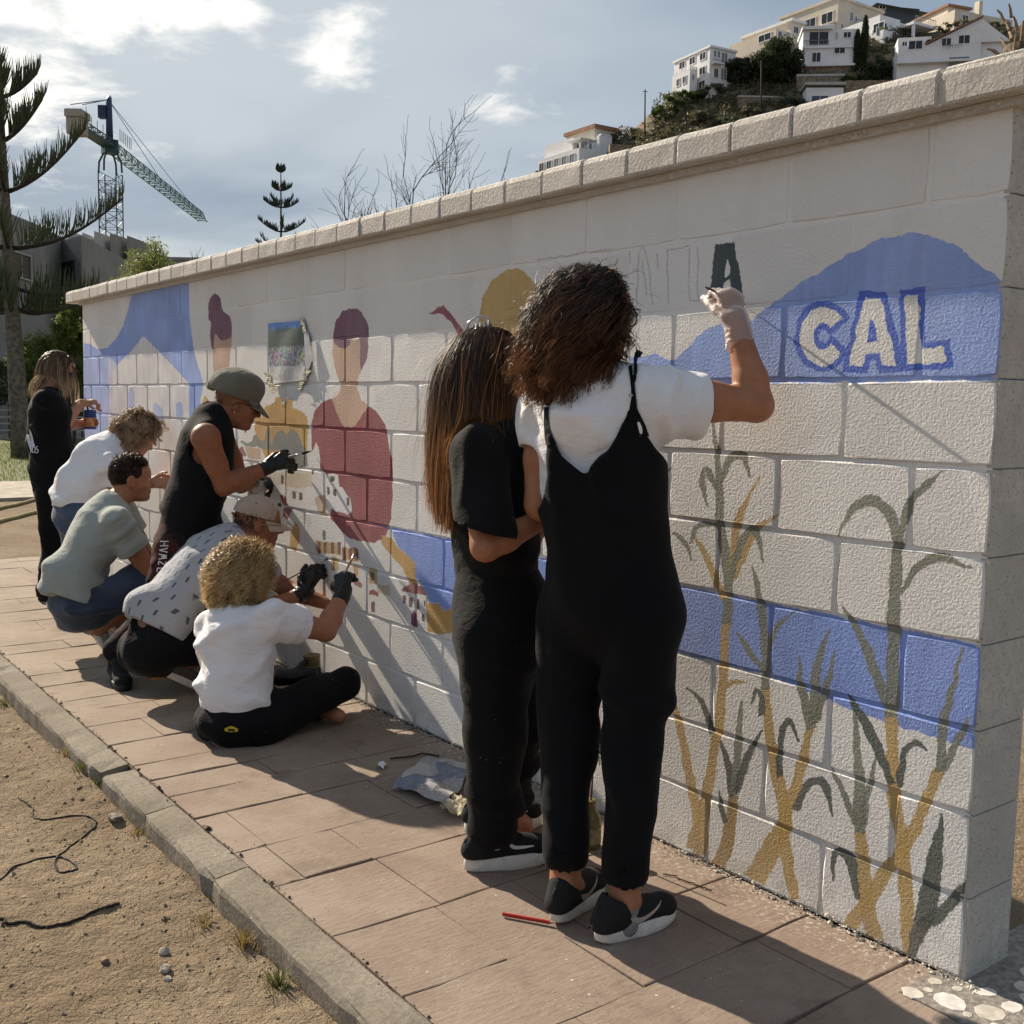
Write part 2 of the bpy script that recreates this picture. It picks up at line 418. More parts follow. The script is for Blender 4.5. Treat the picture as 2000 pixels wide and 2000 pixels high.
fill([(215,385),(140,410),(75,490),(45,600),(35,820),(40,870),(60,840),(80,790),(105,830),(118,930),(118,1050),(180,1090),(290,1095),(300,1210),(340,1230),(410,1330),(420,1440),(380,1480),(220,1420),(215,1500),(290,1590),(380,1690),(470,1720),(630,1740),(720,1700),(760,1630),(790,1500),(805,1250),(800,1000),(770,800),(740,650),(680,530),(600,460),(565,450),(520,530),(460,630),(410,655),(340,640),(270,500),(232,390)], MAROON, T=c3)
for a in [(215,1110,255,1160),(185,1210,215,1285),(245,1235,270,1295),(370,1310,400,1385)]: rect(*a, (.14,.11,.10), T=c3)
# village by the river below her
rect(580,985,600,1060,(.2,.16,.12),T=c7)
fill([(525,1070),(715,1085),(715,1180),(525,1150)], (.55,.40,.18), T=c7)
for x in (540,585,640,692): rect(x,1078,x+24,1165,(.22,.09,.1),T=c7)
fill([(725,1115),(850,1125),(850,1235),(725,1200)], (.55,.40,.18), T=c7)
for x in (728,780,825): rect(x,1122,x+22,1215,(.22,.09,.1),T=c7)
rect(640,1190,700,1290,(.56,.42,.2),T=c7); rect(655,1200,668,1290,(.25,.1,.1),T=c7)
fill([(800,1250),(850,1265),(845,1340),(820,1320)], (.66,.42,.2), T=c7); fill([(820,1330),(880,1400),(870,1430),(815,1390)], (.40,.18,.17), T=c7)
rect(925,1275,990,1385,(.62,.47,.26),T=c7); rect(942,1300,970,1362,(.25,.17,.10),T=c7)
rect(990,1395,1090,1465,(.70,.60,.44),T=c7); fill([(930,1450),(960,1435),(1000,1455),(1005,1485),(930,1472)], (.36,.13,.14), T=c7)
fill([(948,1600),(948,1535),(962,1512),(977,1540),(977,1608)], (.26,.13,.14), T=c7)
# river, sand spit and the domed house
fill([(560,175),(640,195),(690,270),(745,325),(815,375),(825,540),(905,640),(910,690),(995,690),(1030,750),(1130,712),(1260,780),(1300,800),(1200,890),(1110,910),(1000,932),(910,905),(890,880),(760,520),(720,420),(640,340),(560,235)], OCHRE, T=c8)
_bx = np.linspace(-2.86, -1.5, 30)
fill_xz([(x, .80) for x in (-2.86, 0.0)] + [(0.0, .60), (-1.4,.60), (-1.9,.60)] + list(map(tuple, wallpts([c8(*p) for p in [(1130,712),(1030,748),(995,688),(920,685),(890,605),(820,500),(812,378),(745,322),(690,262),(636,130)]]))), BLUE)
fill_xz([(-2.0,.60),(-2.0,.62),(0,.62),(0,.60)], BLUE)
fill([(300,345),(890,545),(890,600),(560,480)], BLUE, T=r5)
fill([(880,560),(1250,640),(1690,735),(1682,862),(1600,842),(1450,800),(1250,742),(1100,692),(890,602)], BLUE, T=r5)
fill([(722,598),(895,625),(908,900),(722,850)], WHITE, T=c8)
fill([(712,590),(750,555),(800,535),(850,548),(885,590),(897,628),(720,602)], (.36,.14,.15), T=c8)
for a in [(720,625,748,690),(770,645,798,715),(822,655,846,730),(878,665,895,712),(865,770,886,828)]: rect(*a, (.20,.10,.12), T=c8)
fill([(785,855),(788,780),(808,740),(828,775),(836,872)], (.24,.07,.13), T=c8)
# raised arm and the straw-coloured hat of the third woman
fill([(1135,1020),(1280,945),(1310,980),(1390,1090),(1480,1210),(1440,1300),(1390,1170),(1330,1090),(1265,1022),(1210,1030)], (.34,.13,.16), T=c2)
fill([(345,700),(350,430),(372,325),(425,240),(500,195),(560,200),(620,255),(668,360),(692,470),(692,700)], (.60,.41,.165), 4, T=r6)
# hills at the right and the lettering
fill([(1230,700),(1283,690),(1316,706),(1345,678),(1378,642),(1420,627),(1458,640),(1482,612),(1540,568),(1600,530),(1665,492),(1720,468),(1770,454),(1812,456),(1870,482),(1925,525),(1966,550),(1962,742),(1230,752)], BLUE2, T=None)
fill([(752,925),(826,912),(846,1010),(856,1110),(818,1118),(808,1058),(783,1062),(772,1128),(724,1136)], (.075,.098,.105), T=lambda x,y: r2(x+12,y))
fill([(797,975),(812,1022),(806,1042),(786,1046)], WHITE, T=lambda x,y: r2(x+12,y))
for P in ([(1100,100),(1108,170)],[(1150,110),(1180,100),(1220,375)],[(1150,110),(1138,375)],[(1165,150),(1188,330)],[(1290,100),(1296,360)],[(1400,90),(1405,350)],[(1290,100),(1400,80)],[(1445,80),(1450,350)],[(1405,352),(1450,350)],[(1240,110),(1245,200)],[(640,150),(1010,90)]):
    stroke(P, [2.2,2.2], (.40,.40,.40), T=r6, op=.7)
def letter(polys, holes=()):
    for P in polys:
        Q = wallpts(P); c = Q.mean(0)
        fill_xz(grow(Q, .016), DEEP)
    for P in polys: fill_xz(wallpts(P), (.78,.77,.74))
    for P in holes: fill_xz(grow(wallpts(P), .004), DEEP); fill_xz(grow(wallpts(P), -.007), BLUE2)
def grow(Q, d):
    Q = np.asarray(Q); a = .5*np.sum(Q[:,0]*np.roll(Q[:,1],-1)-np.roll(Q[:,0],-1)*Q[:,1]); sgn = 1 if a > 0 else -1
    out = []
    for i in range(len(Q)):
        e0 = Q[i]-Q[i-1]; e1 = Q[(i+1) % len(Q)]-Q[i]; e0 = e0/(np.linalg.norm(e0)+1e-9); e1 = e1/(np.linalg.norm(e1)+1e-9)
        n = np.array([e0[1],-e0[0]])+np.array([e1[1],-e1[0]]); n = n/(np.linalg.norm(n)+1e-9)*sgn
        out.append(Q[i]+n*d/max(.45, math.sqrt(max(0,(1+e0@e1)/2))))
    return np.array(out)
ang = np.linspace(R_(38), R_(322), 26)
Cc = [(1607+46*math.cos(a), 656-58*math.sin(a)) for a in ang]+[(1607+20*math.cos(a), 656-27*math.sin(a)) for a in ang[::-1]]
letter([Cc])
letter([[(1686,583),(1718,580),(1752,712),(1722,714),(1715,688),(1690,690),(1684,716),(1657,717)]], [[(1701,628),(1710,664),(1694,666)]])
letter([[(1766,577),(1794,574),(1798,682),(1846,678),(1848,706),(1769,712)]])
# cane growing up the near end of the wall
S = lambda P, w, c: stroke(P, w, c, T=r8)
S([(100,1440),(106,1330),(130,1200),(155,1050),(167,900),(176,750)], [26,22,20,19,17,15], STEM)
S([(78,1425),(92,1340),(66,1200),(40,1060),(8,960)], [30,20,17,15,8], STEM)
S([(178,770),(181,640),(160,500),(155,350),(138,180)], [20,20,18,16,5], LEAF)
S([(170,700),(120,580),(80,510)], [14,13,3], STEM); S([(190,640),(208,480),(272,343)], [14,15,3], STEM); S([(195,640),(255,510),(322,452)], [14,15,3], STEM)
S([(186,640),(225,520),(262,505),(284,592)], [12,17,14,3], LEAF); S([(70,540),(95,485),(150,482)], [3,12,8], LEAF); S([(22,505),(55,535),(78,585)], [8,11,3], LEAF)
S([(158,370),(188,290),(228,285),(242,348)], [8,15,14,3], LEAF); S([(152,385),(118,325),(108,370),(124,432)], [8,14,12,3], LEAF); S([(2,330),(20,318)], [8,3], LEAF)
S([(148,1480),(180,1400),(196,1270)], [30,25,20], (.36,.23,.08)); S([(195,1270),(182,1180),(160,1110)], [16,15,4], DARK); S([(198,1265),(210,1130),(222,990)], [15,17,4], LEAF); S([(203,1260),(240,1150),(284,1078)], [14,16,4], DARK)
S([(135,1090),(105,1000),(60,955)], [10,12,3], DARK); S([(175,1350),(160,1300),(155,1250)], [10,9,3], DARK); S([(160,980),(190,940),(235,935)], [6,10,3], STEM)
S([(255,1515),(330,1380),(348,1320),(320,1200),(300,1080),(289,940)], [48,34,26,22,18,16], STEM); S([(378,1575),(352,1450),(345,1350),(380,1230),(422,1070)], [16,24,24,22,16], STEM)
S([(290,960),(286,800),(268,680),(252,600)], [16,17,12,3], LEAF); S([(286,910),(240,850),(206,795)], [12,13,3], LEAF); S([(298,850),(325,775),(376,733)], [10,11,3], LEAF)
S([(425,1075),(395,960),(384,866)], [18,17,3], LEAF); S([(428,1060),(438,900),(474,780)], [18,19,3], LEAF); S([(436,1050),(472,930),(490,845)], [16,15,3], LEAF)
S([(330,1215),(333,1110),(355,1052),(388,1110)], [10,13,12,3], DARK); S([(378,1310),(410,1238),(460,1232),(487,1330)], [10,17,15,3], DARK); S([(278,1040),(275,975),(258,965),(248,1005)], [12,12,9,3], DARK)
S([(610,1695),(580,1560),(564,1370)], [30,29,24], STEM); S([(565,1380),(560,1200),(545,990)], [22,21,4], LEAF); S([(560,1360),(520,1270),(482,1190)], [16,14,3], LEAF); S([(572,1350),(592,1230),(612,1145)], [15,13,3], LEAF)
S([(556,1570),(535,1455),(495,1438),(484,1515)], [12,20,16,3], DARK)
S([(535,1650),(640,1490),(720,1370),(795,1190)], [30,28,26,22], STEM); S([(796,1200),(808,1050),(864,840)], [20,20,4], LEAF); S([(805,1195),(848,1110),(884,1040)], [17,16,4], LEAF)
S([(702,1735),(697,1550),(686,1400),(660,1260),(655,1020)], [18,28,27,25,23], STEM); S([(655,1040),(664,700),(672,520)], [24,26,20], LEAF)
S([(672,540),(652,450),(600,413),(540,440),(503,515)], [16,21,20,14,3], LEAF); S([(676,560),(705,430),(752,370),(805,328)], [14,18,14,3], LEAF); S([(684,690),(728,610),(800,578),(895,612)], [8,19,16,3], LEAF); S([(645,1010),(590,860),(545,770),(508,712)], [18,20,12,3], LEAF)
S([(655,1235),(590,1080),(525,970)], [16,22,4], DARK); S([(678,1240),(690,1150),(722,1113),(760,1135)], [14,14,12,3], DARK)
S([(712,1735),(755,1600),(780,1450),(803,1325)], [20,42,34,5], DARK); S([(735,1650),(800,1610),(845,1560),(884,1505)], [30,28,24,12], DARK)
S([(-215,940),(-205,1040),(-190,1180)], [10,12,4], LEAF); S([(-235,900),(-240,1050)], [5,9], STEM)
MUR *= (1 + .05*_patch[..., None])
_img = bpy.data.images.new('mural_paint', MW, MH, alpha=False, float_buffer=True)
_img.colorspace_settings.name = 'Linear Rec.709'
_px = np.ones((MH, MW, 4), np.float32); _px[..., :3] = MUR
_img.pixels.foreach_set(_px.ravel()); _img.update(); _img.pack()

# ================================================================ the wall
wall = empty('mural_wall', (-3.5, 0.1, 0), 'long white-painted concrete block wall with coping and a colourful unfinished mural', 'wall'); wall['kind'] = 'thing'
def mural_mat(name, smoothness=1.0):
    m = NT(name); p = m.pos()
    s = m.n('ShaderNodeSeparateXYZ'); m.set(s.inputs[0], p)
    u = m.math('DIVIDE', m.math('SUBTRACT', s.outputs[0], MX0), MX1-MX0); v = m.math('DIVIDE', m.math('SUBTRACT', s.outputs[2], MZ0), MZ1-MZ0)
    c = m.n('ShaderNodeCombineXYZ'); m.set(c.inputs[0], u); m.set(c.inputs[1], v)
    im = m.n('ShaderNodeTexImage', extension='EXTEND', interpolation='Linear'); im.image = _img; m.set(im.inputs[0], c.outputs[0])
    grime = m.noise(m.mapping(p, (1,1,.35)), 3.0, 3, .6)
    spots = m.ramp(m.voro(p, 26), .05, .025)
    spm = m.math('MULTIPLY', spots, m.ramp(m.noise(p, 5.5, 2), .62, .7))
    col = m.mix(m.ramp(grime, .35, .75, 0, .16), im.outputs[0], (.42,.38,.33))
    tone = m.ramp(m.n('ShaderNodeObjectInfo').outputs['Random'], 0, 1, .97, 1.03); tv = m.n('ShaderNodeVectorMath', operation='SCALE'); m.set(tv.inputs[0], col); m.set(tv.inputs['Scale'], tone); col = tv.outputs[0]
    col = m.mix(m.math('MULTIPLY', spm, .55), col, (.12,.11,.10))
    low = m.ramp(s.outputs[2], .16, .0, 0, .38)
    col = m.mix(m.math('MULTIPLY', low, m.ramp(m.noise(p, 14, 2), .35, .65)), col, (.36,.31,.25))
    h1 = m.noise(p, 135, 3, .66); h3 = m.noise(p, 11, 1)
    pits = m.ramp(m.voro(p, 75), .22, .05, 0, 1)
    h = m.math('ADD', m.ramp(h1, .33, .70), m.math('MULTIPLY', h3, .9))
    h = m.math('SUBTRACT', h, m.math('MULTIPLY', m.math('MULTIPLY', pits, m.ramp(h3, .5, .62)), .7))
    nrm = m.bump(h, .62, .0027*smoothness)
    return m.done(m.bsdf(col, .82, nrm, spec=.25))
M_MUR = mural_mat('mural_paint_on_block')
M_JOINT = mural_mat('mural_paint_in_joint', .7)
def cement_mat(name, col, bump=.6, sc=40, dark=.6):
    m = NT(name); p = m.pos(); n = m.noise(p, sc, 6, .65); n2 = m.noise(p, 5, 4)
    c = m.mix(m.ramp(n2, .3, .7), tuple(v*dark for v in col), col); c = m.mix(m.ramp(n, .42, .58, 0, .5), c, tuple(v*.72 for v in col))
    pits = m.ramp(m.voro(p, 95), .25, .08); c = m.mix(m.math('MULTIPLY', pits, .5), c, tuple(v*.4 for v in col))
    h = m.math('SUBTRACT', n, m.math('MULTIPLY', pits, .6))
    return m.done(m.bsdf(c, .9, m.bump(h, bump, .005), spec=.2))
M_RAW = cement_mat('raw_concrete_block', (.56,.53,.47), .9, dark=.8)
M_COPE = None
def cope_mat():
    m = NT('painted_coping'); p = m.pos(); n = m.noise(p, 95, 5, .65); g = m.noise(p, 4, 4)
    c = m.mix(m.ramp(g, .35, .7, 0, .35), (.74,.70,.64), (.52,.47,.40)); c = m.mix(m.ramp(n, .35, .25, 0, .5), c, (.40,.36,.31))
    return m.done(m.bsdf(c, .85, m.bump(m.ramp(n, .36, .66), .9, .0045), spec=.25))
M_COPE = cope_mat()
WL = -7.0; CH = .2; BLK = .4
core = MB(); core.box((WL+.006, .0046, .0), (-.006, .194, 1.998)); core.build('mortar_core', M_JOINT, wall)
def block_mesh(L, H, seed, mat, D=.0065, inset=.0040):
    r = np.random.default_rng(seed); hx, hz = L/2-inset, H/2-inset
    V = []; F = []; ring = []
    nseg = 5 if L > .3 else 3
    def loop(ins, y, amp):
        o = len(V); pts = []
        xs = np.linspace(-1, 1, nseg+1); zs = np.linspace(-1, 1, 4)
        for a in xs[:-1]: pts.append((a, -1))
        for b in zs[:-1]: pts.append((1, b))
        for a in xs[::-1][:-1]: pts.append((a, 1))
        for b in zs[::-1][:-1]: pts.append((-1, b))
        for a, b in pts:
            cx, cz = abs(a) == 1 and abs(b) == 1, 0
            rr = .006 if (abs(a) == 1 and abs(b) == 1) else 0
            V.append((a*(hx-ins)-np.sign(a)*rr*.6+r.normal(0, amp), y+r.normal(0, amp*.35), b*(hz-ins)-np.sign(b)*rr*.6+r.normal(0, amp)))
        return list(range(o, o+len(pts)))
    loops = [loop(0, D, .0008), loop(.0012, D*.45, .0010), loop(.0042, .0004, .0010)]
    for A, B in zip(loops[:-1], loops[1:]):
        n = len(A)
        for i in range(n): F.append((A[i], A[(i+1) % n], B[(i+1) % n], B[i]))
    F.append(tuple(loops[-1]))
    me = mesh('block', V, F, mat, True); me.polygons[len(F)-1].use_smooth = False
    return me
full = [block_mesh(.4, .2, 100+i, M_MUR) for i in range(9)]
half = [block_mesh(.2, .2, 200+i, M_MUR) for i in range(5)]
rb = random.Random(5)
def put_block(me, x, z, y=0.0):
    o = obj('block', me, None, (x, y+rb.uniform(-.0012, .0008), z), (R_(rb.uniform(-.25,.25)), R_(rb.uniform(-.18,.18)), R_(rb.uniform(-.32,.32)))); adopt(o, wall)
    return o
for r in range(10):
    z = 2.0-CH*(r+.5); row = r+1
    xs = []
    if row % 2 == 0:     # joints at 0.4 n
        x = 0.0
        while x-BLK > WL-.01: xs.append((x-.2, 1)); x -= BLK
        if x-WL > .1: xs.append((x-.1, 0))
    else:
        xs.append((-.1, 0)); x = -.2
        while x-BLK > WL-.01: xs.append((x-.2, 1)); x -= BLK
    for xc, f in xs: put_block(rb.choice(full if f else half), xc, z, .0026 if r < 2 else 0.0)
# raw end face of the wall (not painted), course by course, with a painted lap round the corner
def end_block(seed, H, mat):
    r = np.random.default_rng(seed); b = MB(); b.bbox((-.02, -.0, -H/2+.0012), (.004, .196, H/2-.0012), .0022); me = b.mesh('end_block', mat); return me
for r in range(10):
    o = obj('end_block', end_block(r, CH, M_RAW), None, (rb.uniform(-.0004,.0004), .0035, 2.0-CH*(r+.5))); adopt(o, wall)
# mortar bed and coping stones
led = MB(); led.box((WL-.012, -.016, 1.981), (.030, .216, 2.0005)); led.build('mortar_bed', M_COPE, wall)
def cope_mesh(seed):
    r = np.random.default_rng(seed); L = .194; y0, y1, z0, z1 = -.061, .261, 2.0015, 2.088
    sec = [(y0+.004, z0), (y0, z0+.006), (y0, z1-.022), (y0+.006, z1-.008), (y0+.02, z1), (y1-.02, z1), (y1, z1-.02), (y1, z0)]
    xs = [-L/2, -L/2+.005, -L/6, L/6, L/2-.005, L/2]; V = []; F = []
    for i, x in enumerate(xs):
        e = .0035 if i in (0, len(xs)-1) else 0
        for (y, z) in sec:
            yy = y+e*(1 if y < .1 else -1); zz = z-(e if z > 2.05 else -e*.3)
            V.append((x+(r.normal(0,.001) if 0 < i < 5 else r.normal(0,.0006)), yy+r.normal(0,.0004), zz+r.normal(0,.0004)-2.0))
    n = len(sec)
    for i in range(len(xs)-1):
        for k in range(n): F.append((i*n+k, i*n+(k+1) % n, (i+1)*n+(k+1) % n, (i+1)*n+k))
    F.append(tuple(range(n))); F.append(tuple((len(xs)-1)*n+k for k in range(n))[::-1])
    return mesh('coping_stone', V, F, M_COPE, False)
cms = [cope_mesh(i) for i in range(8)]
x = .05
while x > WL-.03:
    o = obj('coping_stone', rb.choice(cms), None, (x-.1, rb.uniform(-.002,.002), 2.0+rb.uniform(-.001,.002)), (0, R_(rb.uniform(-.4,.4)), R_(rb.uniform(-.5,.5)))); adopt(o, wall); x -= .2012
cj = MB(); cj.box((x+.006, -.055, 2.0016), (.044, .255, 2.080)); cj.build('coping_mortar', M_COPE, wall)

# ================================================================ ground: dirt, pavement, kerb
def dirt_mat():
    m = NT('sandy_dirt'); p = m.pos(); a = m.noise(p, 1.3, 5, .6); b = m.noise(p, 14, 5, .65); c = m.noise(p, 70, 4, .7)
    col = m.mix(m.ramp(a, .35, .65), (.245,.180,.115), (.330,.258,.175)); col = m.mix(m.ramp(b, .4, .62, 0, .6), col, (.215,.160,.105))
    vo = m.voro(p, 85); st = m.ramp(vo, .30, .12); sm = m.math('MULTIPLY', st, m.ramp(m.noise(p, 30, 2), .50, .6))
    col = m.mix(m.math('MULTIPLY', sm, .6), col, (.33,.28,.22))
    dk = m.math('MULTIPLY', m.ramp(m.voro(m.mapping(p, loc=(3,1,2)), 60), .2, .08), m.ramp(m.noise(p, 8, 2), .5, .6))
    col = m.mix(m.math('MULTIPLY', dk, .6), col, (.065,.045,.028))
    h = m.math('ADD', m.math('MULTIPLY', b, 1.6), m.math('ADD', c, m.math('MULTIPLY', sm, .7)))
    return m.done(m.bsdf(col, .95, m.bump(h, 1.0, .022), spec=.12))
M_DIRT = dirt_mat()
KIN, KOUT, XEND, XBEG = -1.095, -1.215, -8.1, 2.6
def dirt_z(x, y):
    P = np.stack([x, y, 0*x], -1)
    z = -.075 + (fbm(P*1.1, 3)-.5)*.05 + (fbm(P*6+4, 3)-.5)*.022 + (vnoise(P*28)-.5)*.009
    z = z + .022*np.exp(-np.clip((KOUT-y)/.09, 0, 9))*(y < KOUT)           # soil banked against the kerb
    return z
def dirt_patch(name, xs, ys, fn):
    X, Y = np.meshgrid(xs, ys); Z = fn(X, Y); V = np.stack([X, Y, Z], -1).reshape(-1, 3); nx, ny = len(xs), len(ys)
    i = np.arange(nx-1)[None]+nx*np.arange(ny-1)[:, None]; F = np.stack([i, i+1, i+nx+1, i+nx], -1).reshape(-1, 4)
    return mesh(name, V, F, M_DIRT, True)
g1 = obj('dirt_ground', dirt_patch('dirt_ground', np.arange(-9, 2.0, .017), np.concatenate([np.arange(-3.4, -1.13, .017), [-1.12]]), dirt_z)); tag(g1, kind='structure')
def far_z(x, y):
    P = np.stack([x, y, 0*x], -1); return -.03+(fbm(P*.7, 3)-.5)*.05+(fbm(P*4, 2)-.5)*.012
g2 = obj('dirt_yard', dirt_patch('dirt_yard', np.arange(-20, XEND-.0, .07), np.arange(-4, 8, .07), lambda x, y: far_z(x, y)+.004*0)); tag(g2, kind='structure')
gb = MB()
for (x0, x1, y0, y1, z) in [(-600, 600, -600, 600, -.16)]: gb.add([(x0,y0,z),(x1,y0,z),(x1,y1,z),(x0,y1,z)], [(0,1,2,3)])
g3 = gb.build('ground', M_DIRT); tag(g3, kind='structure')
gb = MB(); gb.box((WL-.4, .21, -.16), (12, 9, -.02)); g4 = gb.build('ground_behind_wall', M_DIRT); tag(g4, kind='structure')

def pave_mat(name):
    m = NT(name); p = m.pos(); oi = m.n('ShaderNodeObjectInfo').outputs['Random']
    a = m.noise(p, 2.2, 4, .6); g = m.noise(m.mapping(p, (14,3,3)), 6, 5, .65); b = m.noise(p, 55, 4, .65)
    col = m.mix(m.ramp(a, .3, .7), (.225,.165,.128), (.30,.232,.185))
    col = m.mix(m.ramp(oi, 0, 1, 0, .45), col, (.26,.205,.16)); col = m.mix(m.ramp(g, .45, .7, 0, .35), col, (.15,.105,.08))
    s = m.n('ShaderNodeSeparateXYZ'); m.set(s.inputs[0], p)
    far = m.ramp(s.outputs[0], -1.2, -4.5, 0, .75)                         # older, sandier colour of the slabs further along
    col = m.mix(far, col, m.mix(m.ramp(a, .35, .65), (.235,.18,.13), (.30,.24,.175)))
    sp = m.voro(p, 30); spot = m.math('MULTIPLY', m.ramp(sp, .12, .07), m.ramp(m.noise(p, 9, 3), .56, .64))
    sp2 = m.math('MULTIPLY', m.ramp(m.voro(m.mapping(p, loc=(.3,.7,0)), 95), .2, .12), m.ramp(m.noise(p, 7, 3), .5, .66))
    near = m.ramp(s.outputs[1], -.20, -.03)
    sp3 = m.math('MULTIPLY', m.ramp(m.noise(p, 70, 5, .75), .54, .60), m.math('MULTIPLY', near, .55))
    paint = m.math('MAXIMUM', m.math('MAXIMUM', m.math('MULTIPLY', spot, .8), m.math('MULTIPLY', sp2, .55)), sp3, clamp=True)
    col = m.mix(paint, col, (.66,.64,.60))
    scr = m.ramp(m.noise(m.mapping(p, (3,30,3), rot=(0,0,.7)), 5, 3), .70, .74, 0, .25); col = m.mix(scr, col, (.42,.37,.32))
    stn = m.ramp(m.noise(m.mapping(p, loc=(5,2,0)), 4.5, 5, .7), .46, .66, 0, .42); col = m.mix(stn, col, (.33,.27,.215))
    stn2 = m.ramp(m.noise(m.mapping(p, loc=(1,7,0)), 3.1, 4, .65), .55, .72, 0, .5); col = m.mix(stn2, col, (.12,.085,.065))
    h = m.math('ADD', m.math('MULTIPLY', g, .8), m.math('MULTIPLY', b, .55))
    return m.done(m.bsdf(col, .85, m.bump(h, .5, .006), spec=.2))
M_PAVE = pave_mat('stamped_concrete_slab')
M_GROUT = plain('sandy_grout', (.13,.098,.068), .95, .3, 60, .4)
pav = empty('pavement', (-2.8, -.55, 0)); tag(pav, kind='structure')
pb = MB(); pb.box((XEND, KIN-.002, -.10), (XBEG, .004, -.009)); pb.build('slab_bed', M_GROUT, pav)
colx = [XBEG, 2.2, 1.8, 1.45, 1.1, .78, .46, .16, -.13, -.42, -.70, -1.03, -1.375, -1.645, -1.965, -2.19, -2.38, -2.56, -2.845, -3.135, -3.37, -3.56, -3.86, -4.1, -4.31]
while colx[-1] > XEND+.35: colx.append(colx[-1]-rb.choice([.19,.21,.24,.29,.33]))
colx.append(XEND)
cuts = [[-.5],[-.7],[-.3,-.75],[-.5],[-.4],[-.62],[-.25,-.7],[-.55],[-.24,-.83],[-.28,-.62],[-.54,-.80],[-.34,-.775],[-.47,-.78,-1.0],[-.47,-.99],[-.40,-.715],[-.35,-.70],[-.5],[-.76],[-.3,-.88],[-.45,-.75],[-.83],[-.55,-.81],[-.35,-.83],[-.6,-.92]]
def slab_mesh(x0, x1, y0, y1, seed):
    r = np.random.default_rng(seed); g = .0016
    nx, ny = 3, max(3, int((y1-y0)/.09)); V = []; F = []
    xs = np.linspace(x0+g, x1-g, nx+1); ys = np.linspace(y0+g, y1-g, ny+1)
    tz = r.normal(0, .0012); tx = r.normal(0, .0018); ty = r.normal(0, .0012)
    jl = r.normal(0, .0028, ny+1); jr = r.normal(0, .0028, ny+1)
    cx, cy = (x0+x1)/2, (y0+y1)/2
    def pt(i, j, z, ins=0):
        x = xs[i]; y = ys[j]
        if i == 0: x += jl[j]+ins
        if i == nx: x += jr[j]-ins
        if j == 0: y += ins*.5-.0009
        if j == ny: y -= ins*.5-.0009
        return (x-cx, y-cy, z)
    for j in range(ny+1):
        for i in range(nx+1):
            e = i in (0, nx) or j in (0, ny)
            V.append(pt(i, j, tz+tx*(i/nx-.5)+ty*(j/ny-.5)+r.normal(0, .0005), .0045 if e else 0))
    top = lambda i, j: j*(nx+1)+i
    for j in range(ny):
        for i in range(nx): F.append((top(i,j), top(i+1,j), top(i+1,j+1), top(i,j+1)))
    nflat = len(F)
    rim = [(i,0) for i in range(nx)]+[(nx,j) for j in range(ny)]+[(i,ny) for i in range(nx,0,-1)]+[(0,j) for j in range(ny,0,-1)]
    prev = [top(*q) for q in rim]
    for (dz, ins) in ((-.0012, .0012), (-.012, 0.0)):
        o = len(V)
        for (i, j) in rim: V.append(pt(i, j, dz+tz+tx*(i/nx-.5)+ty*(j/ny-.5), ins))
        cur = list(range(o, o+len(rim)))
        for k in range(len(rim)): F.append((prev[k], cur[k], cur[(k+1) % len(rim)], prev[(k+1) % len(rim)]))
        prev = cur
    me = mesh('paving_slab', V, F, M_PAVE, False)
    return me, (cx, cy)
sd = 0
for k in range(len(colx)-1):
    x1, x0 = colx[k], colx[k+1]
    cs = cuts[k] if k < len(cuts) else sorted([-rb.uniform(.25,.5), -rb.uniform(.65,.9)], reverse=True)[:rb.choice([1,2])]
    ys = sorted([KIN]+cs+[-.002])
    for a, b in zip(ys[:-1], ys[1:]):
        sd += 1; me, (cx, cy) = slab_mesh(x0, x1, a, b, sd); o = obj('paving_slab', me, None, (cx, cy, 0)); adopt(o, pav)
# kerb
M_KERB = None
def kerb_mat():
    m = NT('kerb_concrete'); p = m.pos(); n = m.noise(p, 60, 6, .65); a = m.noise(p, 3, 4)
    c = m.mix(m.ramp(a, .3, .7), (.215,.185,.145), (.285,.252,.205)); c = m.mix(m.ramp(n, .42, .6, 0, .45), c, (.155,.132,.105))
    sp = m.math('MULTIPLY', m.ramp(m.voro(p, 40), .12, .06), m.ramp(m.noise(p, 10, 2), .55, .65)); c = m.mix(sp, c, (.6,.58,.54))
    return m.done(m.bsdf(c, .92, m.bump(n, .7, .006), spec=.15))
M_KERB = kerb_mat()
kerb = empty('kerb', (-2.8, -1.155, 0)); tag(kerb, kind='structure')
kx = [2.6, 1.5, .42, -.56, -1.535, -2.115, -2.53, -2.60, -3.41, -4.28, -5.15, -6.02, -6.9, -7.8, -8.1]
